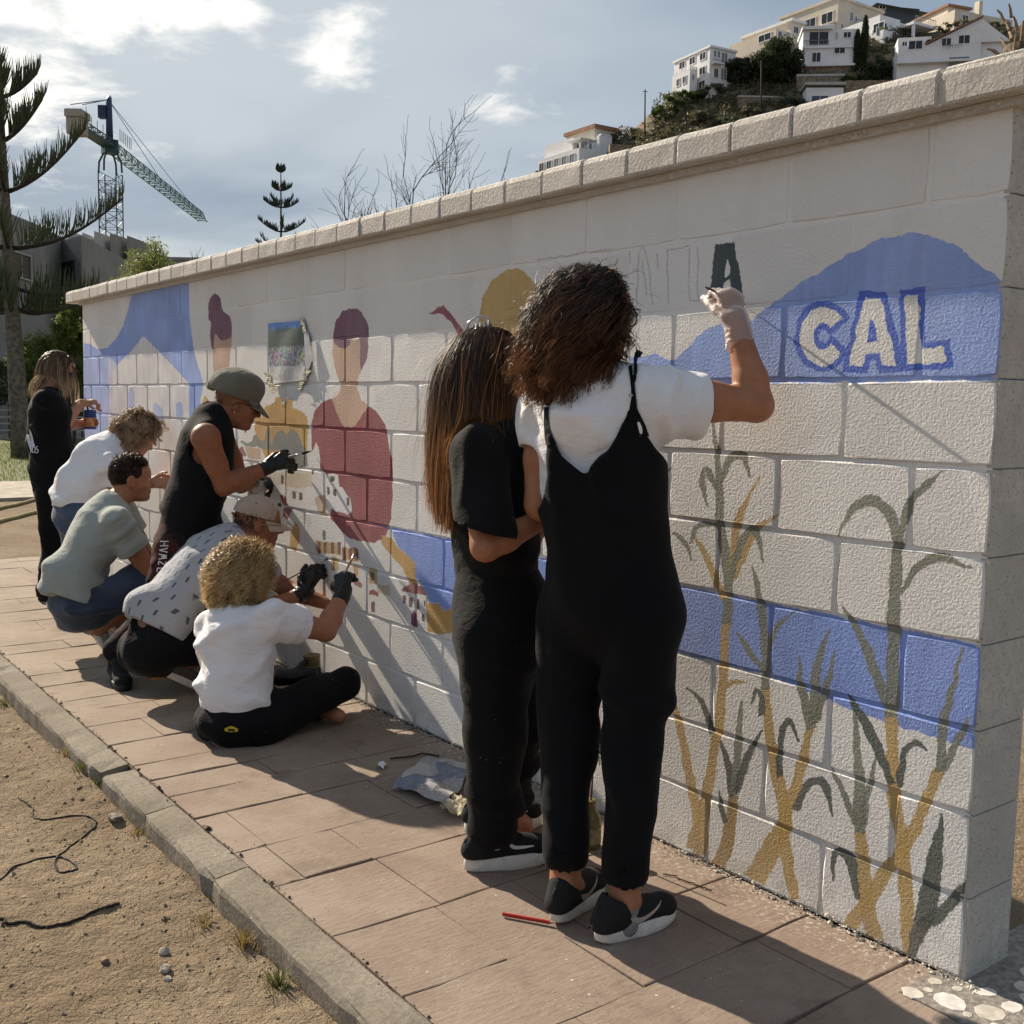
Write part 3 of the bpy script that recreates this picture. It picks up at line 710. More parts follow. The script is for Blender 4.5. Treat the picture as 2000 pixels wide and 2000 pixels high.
for k in range(len(kx)-1):
    x1, x0 = kx[k]-.003, kx[k+1]+.003
    if abs(x1-x0) < .1 and k != len(kx)-2: continue                 # a broken-out gap between two stones
    r = np.random.default_rng(40+k); n = max(4, int((x1-x0)/.07)); xs = np.linspace(x0, x1, n+1)
    sec = [(KIN-.002, -.16), (KIN-.002, -.004), (KIN-.010, .0015), (KOUT+.016, .0005), (KOUT+.005, -.006), (KOUT, -.018), (KOUT-.003, -.17)]
    V = []; F = []; m_ = len(sec)
    for i, x in enumerate(xs):
        ch = abs(r.normal(0, .004)) + (.010 if i in (0, n) and r.random() < .5 else 0)
        for q, (y, z) in enumerate(sec):
            V.append((x+(0 if 0 < i < n else r.normal(0,.003)), y+r.normal(0,.0015)+(ch if q in (4,5) else 0), z+r.normal(0,.0012)-(ch*.7 if q in (3,4) else 0)-(.004 if i in (0,n) and 1 < q < 5 else 0)))
    for i in range(n):
        for q in range(m_-1): F.append((i*m_+q, (i+1)*m_+q, (i+1)*m_+q+1, i*m_+q+1))
    F.append(tuple(range(m_))); F.append(tuple(n*m_+q for q in range(m_))[::-1])
    V = np.array(V); c = V.mean(0); o = obj('kerb_stone', mesh('kerb_stone', V-c, F, M_KERB, False), None, c); adopt(o, kerb)
ke = MB(); ke.add([(-2.59,-1.10,-.03),(-2.535,-1.10,-.012),(-2.545,-1.19,-.05),(-2.59,-1.2,-.075),(-2.56,-1.15,-.01)], [(0,1,4),(1,2,4),(2,3,4),(3,0,4)]); ke.build('kerb_rubble', M_KERB, kerb)
Z = np.array([0,0,1.0]); RH = unit([RT[0], RT[1], 0]); FH = unit([FW[0], FW[1], 0]); WALLDIR = np.array([0,1.0,0])
def mixv(r, f, z=0.0): return unit(RH*r+FH*f+Z*z)
# ================================================================ modelling kit for figures: rounded volumes blended into one skin
def seg_d(P, a, ra, b, rb, fn=None, fs=1.0):
    ba = b-a; L = float(ba@ba)+1e-12; pa = P-a
    t = np.clip((pa@ba)/L, 0, 1); q = pa-t[..., None]*ba
    if fn is not None: q = q+(q@fn)[..., None]*fn*(fs-1.0)
    return np.sqrt((q*q).sum(-1))-(ra+(rb-ra)*t)
def ell_d(P, c, r, A):
    q = (P-c)@A.T; k0 = np.sqrt(((q/r)**2).sum(-1)); k1 = np.sqrt(((q/(r*r))**2).sum(-1))
    return k0*(k0-1)/np.maximum(k1, 1e-6)
def poly_d(u, w, Q):
    d = np.full(u.shape, 1e9); s = np.zeros(u.shape, bool)
    for k in range(len(Q)):
        (xa, ya), (xb, yb) = Q[k-1], Q[k]; ex, ey = xb-xa, yb-ya
        t = np.clip(((u-xa)*ex+(w-ya)*ey)/(ex*ex+ey*ey+1e-12), 0, 1)
        d = np.minimum(d, (u-xa-t*ex)**2+(w-ya-t*ey)**2)
        s ^= ((ya > w) != (yb > w)) & (u < (xb-xa)*(w-ya)/(yb-ya+1e-12)+xa)
    d = np.sqrt(d); return np.where(s, -d, d)
def C(a, ra, b, rb, k=.02, fn=None, fs=1.0):
    return dict(t='c', a=np.asarray(a, float), ra=ra, b=np.asarray(b, float), rb=rb, k=k, fn=None if fn is None else unit(fn), fs=fs, op='+')
def E(c, r, A=None, k=.02):
    return dict(t='e', c=np.asarray(c, float), r=np.asarray(r, float), A=np.eye(3) if A is None else np.asarray(A, float), k=k, op='+')
def neg(p, k=.006): q = dict(p); q['op'] = '-'; q['k'] = k; return q
def HALF(p, n, k=.0): return dict(t='p', c=np.asarray(p, float), n=unit(n), k=k, op='i')     # keeps the side n points away from
def CUTPOLY(o, u, w, Q): return dict(t='q', o=np.asarray(o, float), u=unit(u), w=unit(w), Q=Q, k=.004, op='-')
def CUTVIEW(Q): return dict(t='v', Q=Q, k=.003, op='-')                # a tailor's outline sighted onto the cloth
def bounds(pr):
    lo = []; hi = []
    for p in pr:
        if p['op'] != '+': continue
        if p['t'] == 'c':
            m = max(p['ra'], p['rb'])
            lo.append(np.minimum(p['a'], p['b'])-m); hi.append(np.maximum(p['a'], p['b'])+m)
        elif p['t'] == 'e':
            m = p['r'].max(); lo.append(p['c']-m); hi.append(p['c']+m)
    return np.min(lo, 0), np.max(hi, 0)
def evalp(p, P):
    if p['t'] == 'c': return seg_d(P, p['a'], p['ra'], p['b'], p['rb'], p['fn'], p['fs'])
    if p['t'] == 'e': return ell_d(P, p['c'], p['r'], p['A'])
    if p['t'] == 'p': return (P-p['c'])@p['n']
    if p['t'] == 'v':
        q = P-CAM; z = q@FW; return poly_d(1000+FPX*(q@RT)/z, 1000-FPX*(q@UP)/z, p['Q'])*(z/FPX)
    q = P-p['o']; return poly_d(q@p['u'], q@p['w'], p['Q'])
def skin(pr, h, disp=None):
    """one closed surface round all the volumes (surface nets)"""
    lo, hi = bounds(pr); lo = lo-3*h; hi = hi+3*h
    n = np.ceil((hi-lo)/h).astype(int)+1
    F = np.full(tuple(n), .5, np.float32)
    ax = [lo[i]+h*np.arange(n[i]) for i in range(3)]
    for p in pr:
        k = max(p['k'], 1e-6)
        if p['op'] == '+' or (p['op'] == '-' and p['t'] in 'ce'):
            if p['t'] == 'c':
                m = max(p['ra'], p['rb']); a = np.minimum(p['a'], p['b'])-m; b = np.maximum(p['a'], p['b'])+m
            else: m = p['r'].max(); a = p['c']-m; b = p['c']+m
            g = k+3*h; i0 = np.maximum(0, np.floor((a-g-lo)/h).astype(int)); i1 = np.minimum(n, np.ceil((b+g-lo)/h).astype(int)+1)
        else: i0 = np.zeros(3, int); i1 = n
        if np.any(i1 <= i0): continue
        sl_ = tuple(slice(i0[j], i1[j]) for j in range(3))
        P = np.stack(np.meshgrid(*[ax[j][sl_[j]] for j in range(3)], indexing='ij'), -1)
        d = evalp(p, P).astype(np.float32); f = F[sl_]
        if p['op'] == '+': F[sl_] = np.minimum(f, d)-np.maximum(k-np.abs(f-d), 0)**2/(4*k)
        elif p['op'] == '-': d = -d; F[sl_] = np.maximum(f, d)+np.maximum(k-np.abs(f-d), 0)**2/(4*k)
        else: F[sl_] = np.maximum(f, d)
    S = F < 0
    c = np.zeros(tuple(n-1), np.uint8)
    for i in (0,1):
        for j in (0,1):
            for k in (0,1): c += S[i:n[0]-1+i, j:n[1]-1+j, k:n[2]-1+k]
    act = (c > 0) & (c < 8); idx = np.argwhere(act)
    vid = np.full(tuple(n-1), -1, np.int32); vid[act] = np.arange(len(idx))
    cs = [(i,j,k) for i in (0,1) for j in (0,1) for k in (0,1)]
    val = {q: F[idx[:,0]+q[0], idx[:,1]+q[1], idx[:,2]+q[2]] for q in cs}
    acc = np.zeros((len(idx), 3)); cnt = np.zeros(len(idx))
    for q in cs:
        for a in range(3):
            if q[a] == 1: continue
            r = list(q); r[a] = 1; r = tuple(r); A, B = val[q], val[r]; m = (A < 0) != (B < 0)
            t = np.where(m, A/(A-B+1e-12), 0)
            p = np.array(q, float)[None].repeat(len(idx), 0); p[:, a] = t; acc[m] += p[m]; cnt[m] += 1
    V = lo+h*(idx+acc/cnt[:, None])
    Q = []
    for a in range(3):
        b, d = (a+1) % 3, (a+2) % 3
        s0 = [slice(None)]*3; s1 = [slice(None)]*3; s0[a] = slice(0, n[a]-1); s1[a] = slice(1, n[a])
        A, B = S[tuple(s0)], S[tuple(s1)]
        e = np.argwhere(A != B); e = e[(e[:, b] > 0) & (e[:, d] > 0) & (e[:, b] < n[b]-1) & (e[:, d] < n[d]-1)]
        inside = A[tuple(e.T)]
        def cell(db, dd): q = e.copy(); q[:, b] += db; q[:, d] += dd; return vid[tuple(q.T)]
        q4 = np.stack([cell(-1,-1), cell(0,-1), cell(0,0), cell(-1,0)], 1)
        q4[~inside] = q4[~inside][:, ::-1]; Q.append(q4)
    Q = np.concatenate(Q)
    # one relaxing pass, then displacement along the normal
    nb = np.zeros_like(V); ct = np.zeros(len(V))
    for i in range(4):
        for o_ in (1, 3): np.add.at(nb, Q[:, i], V[Q[:, (i+o_) % 4]]); np.add.at(ct, Q[:, i], 1)
    V = V*.45+.55*nb/np.maximum(ct, 1)[:, None]
    if disp is not None:
        N = vnormals(V, Q); V = V+N*disp(V, N)[:, None]
    return V, Q
def vnormals(V, Q):
    nf = np.cross(V[Q[:,2]]-V[Q[:,0]], V[Q[:,3]]-V[Q[:,1]]); N = np.zeros_like(V)
    for i in range(4): np.add.at(N, Q[:, i], nf)
    return N/(np.linalg.norm(N, axis=1)[:, None]+1e-12)
def skin_obj(name, pr, h, mat, parent, disp=None, mats_by=None):
    V, Q = skin(pr, h, disp)
    me = bpy.data.meshes.new(name)
    me.vertices.add(len(V)); me.vertices.foreach_set('co', V.astype(np.float32).ravel())
    me.loops.add(len(Q)*4); me.loops.foreach_set('vertex_index', Q.astype(np.int32).ravel())
    me.polygons.add(len(Q)); me.polygons.foreach_set('loop_start', (np.arange(len(Q))*4).astype(np.int32))
    try: me.polygons.foreach_set('loop_total', np.full(len(Q), 4, np.int32))
    except Exception: pass
    me.polygons.foreach_set('use_smooth', np.ones(len(Q), bool))
    for m in (mat if isinstance(mat, (list, tuple)) else [mat]): me.materials.append(m)
    if mats_by is not None: me.polygons.foreach_set('material_index', mats_by(V[Q].mean(1)).astype(np.int32))
    me.update(calc_edges=True); me.validate()
    return obj(name, me, parent)
def folds(direction, freq, amp, seed=0, region=None, warp=3.0, sharp=2.2):
    d = unit(direction)
    def f(P, N):
        ph = (P@d)*freq+warp*(fbm(P*6+seed, 2)-.5)*2
        w = (.5+.5*np.sin(ph))**sharp; m = np.clip((fbm(P*5+seed+31, 2)-.38)*4, 0, 1)
        a = 2.3*amp*(w-.35)*m
        return a*region(P) if region is not None else a
    return f
def near(c, r0, r1): c = np.asarray(c, float); return lambda P: np.clip((r1-np.linalg.norm(P-c, axis=1))/(r1-r0), 0, 1)
def along(fs): return lambda P, N: sum(f(P, N) for f in fs)
def rough(amp, sc, seed=0): return lambda P, N: amp*(fbm(P*sc+seed, 3)-.5)*2

def head_frame(fwd, up=(0,0,1)):
    y = unit(fwd); x = np.cross(y, up); x = unit(x); return np.array([x, y, np.cross(x, y)])       # rows: right, forward, up
def head_prims(c, A, s=1.0, nose=1.0):
    c = np.asarray(c, float); L = lambda *v: c+(np.array(v)*s)@A
    e = lambda p, r, k: E(L(*p), np.array(r)*s, A, k*s)
    pr = [e((0,-.012,.030), (.074,.094,.088), .01), e((0,.028,-.032), (.058,.064,.080), .03), C(L(-.03,.045,-.088), .018*s, L(.03,.045,-.088), .018*s, .03*s), e((0,.070,-.096), (.020,.020,.018), .025),
          C(L(-.034,.078,.020), .013*s, L(.034,.078,.020), .013*s, .02*s), e((0,.075,.045), (.052,.022,.035), .03),
          C(L(0,.086,.008), .008*s, L(0,.110*nose,-.030), .0125*s, .014*s), C(L(-.010,.094,-.036), .009*s, L(.010,.094,-.036), .009*s, .01*s),
          e((0,.088,-.058), (.024,.011,.007), .008), e((0,.086,-.069), (.020,.011,.008), .008),
          e((-.046,.052,-.025), (.022,.025,.028), .03), e((.046,.052,-.025), (.022,.025,.028), .03)]
    for sx in (-1, 1):
        pr.append(neg(E(L(sx*.031,.096,.000), np.array((.017,.013,.012))*s, A), .012*s))
        pr.append(e((sx*.031,.078,-.001), (.014,.013,.012), .004))
        pr.append(e((sx*.076,-.008,-.008), (.009,.020,.033), .008)); pr.append(neg(E(L(sx*.086,-.004,-.006), np.array((.006,.010,.018))*s, A), .004))
    return pr
def hand_prims(w, d, n, t, curl=(.7,.8,.9,1.0), off=0.0, s=1.0, thumb=(.55,.55,.5), spread=.0):
    w = np.asarray(w, float); d = unit(d); n = unit(n-d*np.dot(n, d)); t = unit(np.asarray(t)-d*np.dot(t, d)); s_ = s
    pr = [C(w-d*.015*s, .026*s+off, w+d*.02*s, .027*s+off, .015), C(w+d*.028*s, .031*s+off, w+d*.075*s, .036*s+off, .012, n, 1.75)]
    for i in range(4):
        b = w+d*(.092-.004*abs(i-1.3))*s+t*(.030-.0195*i)*s
        ln = (.040,.044,.041,.032)[i]*s; dr = unit(d+t*spread*(1.5-i)); r0 = (.0095,.0098,.0093,.0082)[i]*s
        pr.append(C(w+d*.06*s+t*(.022-.0145*i)*s, .011*s+off, b, r0+.001+off, .008))
        for j, f in enumerate((1.0,.68,.55)):
            a = curl[i]*(.9 if j == 0 else 1.15); dr = unit(dr*math.cos(a)+n*math.sin(a)) if j == 0 else unit(dr*math.cos(a)+np.cross(np.cross(dr, n), dr)*math.sin(a)/max(.2, np.linalg.norm(np.cross(dr, n))))
            e = b+dr*ln*f; pr.append(C(b, r0+off, e, r0*.93+off, .004)); b = e; r0 *= .94
    b = w+d*.022*s+t*.026*s; dr = unit(d*thumb[0]+t*thumb[1]+n*thumb[2])
    for ln, r0 in ((.042,.0135),(.034,.0108),(.026,.0098)):
        e = b+dr*ln*s; pr.append(C(b, r0*s+off, e, r0*.9*s+off, .006)); b = e; dr = unit(dr+d*.25+n*.2-t*.15)
    return pr

# sheets laid on a surface (prints, stripes, straps)
def bvh_of(objs):
    V = []; F = []; n = 0
    for o in objs:
        m = world_of(o); vs = [m @ v.co for v in o.data.vertices]; V += vs; F += [[i+n for i in p.vertices] for p in o.data.polygons]; n += len(vs)
    return BVHTree.FromPolygons(V, F)
def lay(bvh, p, view=None, off=.0015):
    d = Vector(sight(*p)).normalized(); h = bvh.ray_cast(Vector(CAM), d)
    if h[0] is None: return None
    nn = h[1]
    if nn.dot(d) > 0: nn = -nn
    return np.array(h[0]+nn*off)
def ribbon(name, bvh, P, w, mat, parent, off=.0018, sub=8):
    Q = smooth_open(np.array(P, float), sub); t = np.linspace(0, 1, len(Q)); w = np.interp(t, np.linspace(0, 1, len(w)), w)/2
    d = np.gradient(Q, axis=0); d /= np.linalg.norm(d, axis=1)[:, None]+1e-9; nn = np.stack([-d[:,1], d[:,0]], 1)
    V = []; F = []; rows = []
    for q, m, ww in zip(Q, nn, w):
        row = [lay(bvh, q+m*ww*f, off=off) for f in (-1, 0, 1)]
        rows.append(row)
    prev = None
    for row in rows:
        if any(v is None for v in row): prev = None; continue
        o = len(V); V += row
        if prev is not None:
            for k in (0, 1): F.append((prev+k, prev+k+1, o+k+1, o+k))
        prev = o
    if not F: return None
    return obj(name, mesh(name, V, F, mat, True), parent)

# hair as many fine strands
def strands(name, roots, nrm, length, mat, parent, flow, steps=14, r=.0009, colliders=(), stiff=.5, gravity=.35, curl=0.0, freq=20., clump=0.0, nclump=60, seed=0, taper=.35, lift=.0, jitter=.1, curl_in=.15):
    g = np.random.default_rng(seed); N = len(roots); P = np.array(roots, float); D = np.array(nrm, float)
    L = np.broadcast_to(np.asarray(length, float), (N,)).copy(); st = L/steps; pts = [P.copy()]
    jit = g.normal(0, jitter, (N, 3))
    for i in range(steps):
        f = flow(P, i/steps)+jit; f = f/(np.linalg.norm(f, axis=1)[:, None]+1e-9)
        D = D*stiff+f*(1-stiff)+np.array([0,0,-gravity])*(.2+.8*i/steps)*(1-stiff)*2; D /= np.linalg.norm(D, axis=1)[:, None]+1e-9
        P = P+D*st[:, None]
        for c in colliders:
            if c[0] == 'e':
                q = (P-c[1])@c[3].T/c[2]; k = np.linalg.norm(q, axis=1); m = k < 1
                if m.any(): P[m] = c[1]+((q[m]/k[m][:, None])*c[2])@c[3]
            else:
                a, b, rr = c[1], c[2], c[3]; ba = b-a; t = np.clip(((P-a)@ba)/(ba@ba), 0, 1); q = P-(a+t[:, None]*ba); k = np.linalg.norm(q, axis=1); m = k < rr
                if m.any(): P[m] += q[m]/k[m][:, None]*(rr-k[m])[:, None]
        pts.append(P.copy())
    S_ = np.stack(pts, 1)                                   # N, steps+1, 3
    tt = np.linspace(0, 1, steps+1)
    if clump > 0:
        gi = g.choice(N, min(nclump, N), replace=False); d2 = ((roots[:, None, :]-roots[gi][None])**2).sum(-1); gsel = gi[np.argmin(d2, 1)]
        w = clump*tt**.8; S_ = S_*(1-w[None, :, None])+S_[gsel]*w[None, :, None]
    else: gsel = np.arange(N)
    if curl > 0:
        ph = g.random(N)*6.28; ph = ph[gsel]+g.normal(0, .5, N); fr = (freq*g.uniform(.75, 1.25, N))[gsel]
        T = np.gradient(S_, axis=1); T /= np.linalg.norm(T, axis=2)[..., None]+1e-9
        u = np.cross(T, np.array([.3,.5,.8])); u /= np.linalg.norm(u, axis=2)[..., None]+1e-9; v = np.cross(T, u)
        a = (ph[:, None]+fr[:, None]*tt[None]*L[:, None]); am = curl*np.clip(tt/curl_in, 0, 1)[None]*(1-.25*tt)[None]*g.uniform(.6, 1.3, N)[:, None]
        S_ = S_+u*(am*np.cos(a))[..., None]+v*(am*np.sin(a))[..., None]
    T = np.gradient(S_, axis=1); T /= np.linalg.norm(T, axis=2)[..., None]+1e-9
    cen = roots.mean(0)-np.array([0,0,.02]); rd_ = S_-cen; rd_ += g.normal(0, .02, S_.shape[:1]+(1,3)); u = np.cross(T, rd_); u /= np.linalg.norm(u, axis=2)[..., None]+1e-9
    rad = r*(1-(1-taper)*tt)[None, :, None]*g.uniform(.7, 1.3, N)[:, None, None]
    V = np.stack([S_-rad*u, S_+rad*u], 2).reshape(-1, 3); m = steps+1                                # flat ribbons lying along the head
    base = (np.arange(N)*m*2)[:, None]+(np.arange(steps)*2)[None, :]
    F = np.stack([base, base+1, base+3, base+2], -1).reshape(-1, 4)
    me = bpy.data.meshes.new(name); me.vertices.add(len(V)); me.vertices.foreach_set('co', V.astype(np.float32).ravel())
    me.loops.add(len(F)*4); me.loops.foreach_set('vertex_index', F.astype(np.int32).ravel()); me.polygons.add(len(F))
    me.polygons.foreach_set('loop_start', (np.arange(len(F))*4).astype(np.int32)); me.polygons.foreach_set('use_smooth', np.ones(len(F), bool))
    at_ = me.attributes.new('tip', 'FLOAT', 'POINT'); at_.data.foreach_set('value', np.broadcast_to(tt[None, :, None], (N, m, 2)).astype(np.float32).ravel())
    me.materials.append(mat); me.update(calc_edges=True)
    return obj(name, me, parent)
def scalp(c, A, s, n, keep, seed=0, grow=1.0):
    g = np.random.default_rng(seed); q = g.normal(0, 1, (n*4, 3)); q /= np.linalg.norm(q, axis=1)[:, None]
    q = q[keep(q)][:n]; r = np.array((.076,.096,.090))*s*grow
    P = np.asarray(c)+(np.array((0,-.012,.030))*s+q*r)@A; nr = (q/r); nr = nr/np.linalg.norm(nr, axis=1)[:, None]
    return P, nr@A

# ---------------------------------------------------------------- materials of skin, cloth and hair
def skin_mat(name, col):
    m = NT(name); p = m.pos(); n = m.noise(p, 30, 4); n2 = m.noise(p, 320, 2)
    c = m.mix(m.ramp(n, .3, .7), tuple(v*f for v, f in zip(col, (.86,.80,.78))), col); c = m.mix(m.ramp(m.noise(p, 9, 3), .5, .75, 0, .35), c, (col[0]*.95, col[1]*.66, col[2]*.6))
    return m.done(m.bsdf(c, .52, m.bump(n2, .18, .0012), spec=.3))
def cloth_mat(name, col, bump=.35, weave=900, sheen=.25, rough=.88, wr=18, var=.12, fleck=None):
    m = NT(name); p = m.pos(); n = m.noise(m.mapping(p, (1,1,2.2), rot=(.3,.2,.4)), wr, 4, .55, .6); n2 = m.noise(p, weave, 1); n3 = m.noise(p, 5, 3)
    c = m.mix(m.ramp(n3, .3, .7), tuple(v*(1-var) for v in col), tuple(min(1, v*(1+var)) for v in col))
    if fleck: c = m.mix(m.math('MULTIPLY', m.ramp(m.voro(p, 55), .10, .05), m.ramp(m.noise(p, 4.5, 2), .55, .62)), c, fleck)
    h = m.math('ADD', n, m.math('MULTIPLY', n2, .06))
    return m.done(m.bsdf(c, rough, m.bump(h, bump, .014), spec=.15, **{'Sheen Weight': sheen, 'Sheen Roughness': .5}))
def hair_mat(name, root, tip, trans=.35, rough=.42):
    m = NT(name); t = m.attr('tip'); r = m.n('ShaderNodeNewGeometry').outputs['Random Per Island']
    c = m.mix(m.ramp(t, .25, .95), root, tip); c = m.mix(m.ramp(r, 0, 1, 0, .45), c, tuple(v*.45 for v in root))
    c = m.mix(m.ramp(r, .82, 1, 0, .6), c, tuple(min(1, v*1.7) for v in tip))
    b = m.bsdf(c, rough, spec=.5); tr = m.n('ShaderNodeBsdfTranslucent'); m.set(tr.inputs[0], c)
    mx = m.n('ShaderNodeMixShader'); mx.inputs[0].default_value = trans; m.t.links.new(b, mx.inputs[1]); m.t.links.new(tr.outputs[0], mx.inputs[2])
    return m.done(mx.outputs[0])
SK_A = skin_mat('skin_tan', (.40,.180,.095)); SK_B = skin_mat('skin_brown', (.30,.125,.065)); SK_C = skin_mat('skin_fair', (.48,.26,.17))
BLACK = cloth_mat('black_cotton', (.0052,.0054,.0066), .22, sheen=.03); BLACK2 = cloth_mat('black_twill', (.0062,.0062,.0072), .4, sheen=.03, wr=26, fleck=(.30,.30,.32)); BLACK3 = cloth_mat('faded_black_jersey', (.0078,.0076,.0080), .3, sheen=.04)
TEE_W = cloth_mat('white_cotton', (.80,.79,.80), .55, sheen=.12, var=.03); TEE_W2 = cloth_mat('white_jersey', (.78,.77,.79), .6, sheen=.1, var=.03)
TEE_G = cloth_mat('sage_grey_cotton', (.33,.36,.33), .5, sheen=.2, var=.06); DENIM = cloth_mat('blue_denim', (.055,.075,.12), .5, wr=22, var=.25); DENIM2 = cloth_mat('dark_denim', (.045,.06,.09), .6, wr=22, var=.3)
GLOVE_B = NT('black_nitrile'); GLOVE_B = GLOVE_B.done(GLOVE_B.bsdf((.006,.0062,.007), .38, GLOVE_B.bump(GLOVE_B.noise(GLOVE_B.pos(), 70, 3), .35, .004), spec=.4))
RUB_W = plain('white_rubber', (.66,.63,.57), .6, .1, 40, .1); RUB_B = plain('black_rubber', (.014,.014,.015), .6, .2, 60, .2); CANVAS = plain('black_canvas', (.011,.011,.012), .85, .2, 200, .3); MESHUP = plain('black_knit_upper', (.012,.012,.013), .8, .2, 300, .4)
LENS = NT('dark_lens'); LENS = LENS.done(LENS.bsdf((.008,.008,.010), .08, spec=.6)); RIM = plain('black_acetate', (.01,.01,.012), .3, .05)
def shoe(heel, toe, parent, style='run', z=.0, up=None, lift=0.0):
    """upper, sole and trim of one shoe standing from heel to toe"""
    heel = np.asarray(heel, float); toe = np.asarray(toe, float); f = unit(toe-heel); Ls = np.linalg.norm(toe-heel)
    u = np.array([0,0,1.0]) if up is None else unit(up); u = unit(u-f*(u@f)); s = np.cross(f, u); L = lambda a, b, c: heel+f*a*Ls+s*b+u*c
    cfg = {'run': (.037,.041,MESHUP,RUB_W), 'skate': (.044,.043,CANVAS,RUB_W), 'boot': (.032,.042,CANVAS,RUB_B), 'trail': (.03,.04,RUB_GREY,RUB_W), 'sand': (.024,.04,SUEDE,RUB_W)}[style]
    th, hw, mu, ms = cfg
    root = empty('shoe', heel, parent=parent)
    out = []
    for k in range(28):
        a = 2*math.pi*k/28; ca, sa = math.cos(a), math.sin(a); w = hw*(1.0+.14*ca)*(1 if ca < .0 else 1.0); x = .5+.5*ca
        wl_ = w*(abs(sa)**.75)*np.sign(sa); wl_ *= (.86 if ca < -.2 else 1.0); out.append((x, wl_))
    V = []; F = []; n = len(out); lay_ = [(.0, .90), (.006, .99), (th*.5, 1.0), (th*.92, .985), (th, .93)]
    for (zz, sc) in lay_:
        for (x, w) in out:
            rise = (.012 if style == 'run' else .004)*max(0, (x-.72)/.28)**2+(.006*max(0, (.12-x)/.12) if style == 'run' else 0)
            hb = (1.25 if x < .4 and style == 'run' else 1.0); V.append(L(.5+(x-.5)*sc, w*sc, zz*hb+rise))
    for i in range(len(lay_)-1):
        for k in range(n): F.append((i*n+k, i*n+(k+1) % n, (i+1)*n+(k+1) % n, (i+1)*n+k))
    F.append(tuple(range(n))[::-1]); F.append(tuple((len(lay_)-1)*n+k for k in range(n)))
    ob = obj('sole', mesh('sole', V, F, ms, True), root)
    hi = .17 if style == 'boot' else .095
    pr = [C(L(.10,0,th+.012), .034, L(.82,0,th+.008), .036, .02, u, 1.25), C(L(.13,0,th+.03), .034, L(.20,0,hi), .037 if style != 'boot' else .045, .02, s, 1.1), C(L(.22,0,hi-.02), .035, L(.66,0,th+.022), .026, .025, s, .92),
          E(L(.84,0,th+.010), (.040,.036,.026), np.array([f,s,u]), .02), HALF(L(.5,0,th-.006), -u)]
    pr.append(neg(C(L(.25,0,hi+.0), .030, L(.23,0,hi+.08), .032), .004))
    ou = skin_obj('upper', pr, .0045, mu, root)
    lc = MB()
    for i in range(5):
        x = .36+.07*i; zt = hi-.030-(x-.26)*.12
        p = [L(x, sg*.022, 0)+u*(th+.060-(x-.3)*.075-abs(sg)*.008) for sg in (-1,-.5,0,.5,1)]; lc.tube(p, .0028, 5)
    lc.tube([L(.36,0,th+.062), L(.33,.015,th+.085), L(.30,.03,th+.08), L(.31,.034,th+.06)], .0022, 5); lc.tube([L(.36,0,th+.062), L(.34,-.015,th+.088), L(.31,-.028,th+.084), L(.30,-.036,th+.062)], .0022, 5)
    obj('lace', lc.mesh('lace', RUB_W if style == 'skate' else RUB_B, True), root)
    def side_print(name, P, w, mat, off=.0016):
        bv = bvh_of([ou]); Q = smooth_open(np.array(P, float), 8); t = np.linspace(0, 1, len(Q)); ww = np.interp(t, np.linspace(0, 1, len(w)), w)/2; X = Q*np.array([Ls, 1.0]); d = np.gradient(X, axis=0); d /= np.linalg.norm(d, axis=1)[:, None]+1e-9
        V = []; F = []; prev = None
        for q, dd, k in zip(X, d, ww):
            row = []
            for sg in (-1, 1):
                p = q+np.array([-dd[1], dd[0]])*k*sg; h = bv.ray_cast(Vector(heel+f*p[0]+s*.2+u*p[1]), Vector(-s)); row.append(None if h[0] is None else np.array(h[0])+s*off)
            if any(v is None for v in row): prev = None; continue
            o_ = len(V); V += row
            if prev is not None: F.append((prev, prev+1, o_+1, o_))
            prev = o_
        if F: obj(name, mesh(name, V, F, mat, True), root)
    if style == 'run': side_print('side_mark', [(.30,.066),(.36,.054),(.46,.051),(.60,.060),(.74,.074)], [.004,.017,.013,.007,.001], SILVER)
    if style == 'skate': side_print('side_stripe', [(.24,.080),(.34,.072),(.44,.088),(.52,.070),(.64,.066),(.76,.066)], [.003,.009,.010,.010,.008,.003], RUB_W)
    tb = MB(); tb.tube([L(.02,0,th+.028), L(.03,0,th+.045), L(.06,0,hi+.004)], [.008,.009,.005], 6); obj('heel_tab', tb.mesh('heel_tab', mu, True), root)
    return root, [ou, ob]
SILVER = plain('silver_print', (.42,.36,.31), .4); RUB_GREY = plain('grey_suede', (.085,.080,.072), .9, .2, 90, .3); SUEDE = plain('sand_suede', (.23,.19,.145), .9, .2, 90, .3)
def eyes(c, A, s, parent):
    we = EYE_W; L = lambda *v: np.asarray(c)+(np.array(v)*s)@A
    for sx in (-1, 1):
        b = MB(); prof = [(.0115*s*math.sin(a), -.0115*s*math.cos(a)) for a in np.linspace(.05, 3.09, 9)]
        b.lathe(prof, n=12, fr=frame(L(sx*.031,.0805,.000), A[0], -A[2], A[1])); o = b.build('eye', [EYE_W, EYE_D], parent, True)
        o.data.polygons.foreach_set('material_index', np.array([1 if (np.mean([o.data.vertices[i].co for i in p.vertices], 0)-L(sx*.031,.0805,0))@A[1] > .0095*s else 0 for p in o.data.polygons], np.int32))
EYE_W = plain('eye_white', (.62,.58,.55), .3, .02); EYE_D = plain('eye_iris', (.03,.018,.01), .2, .02)
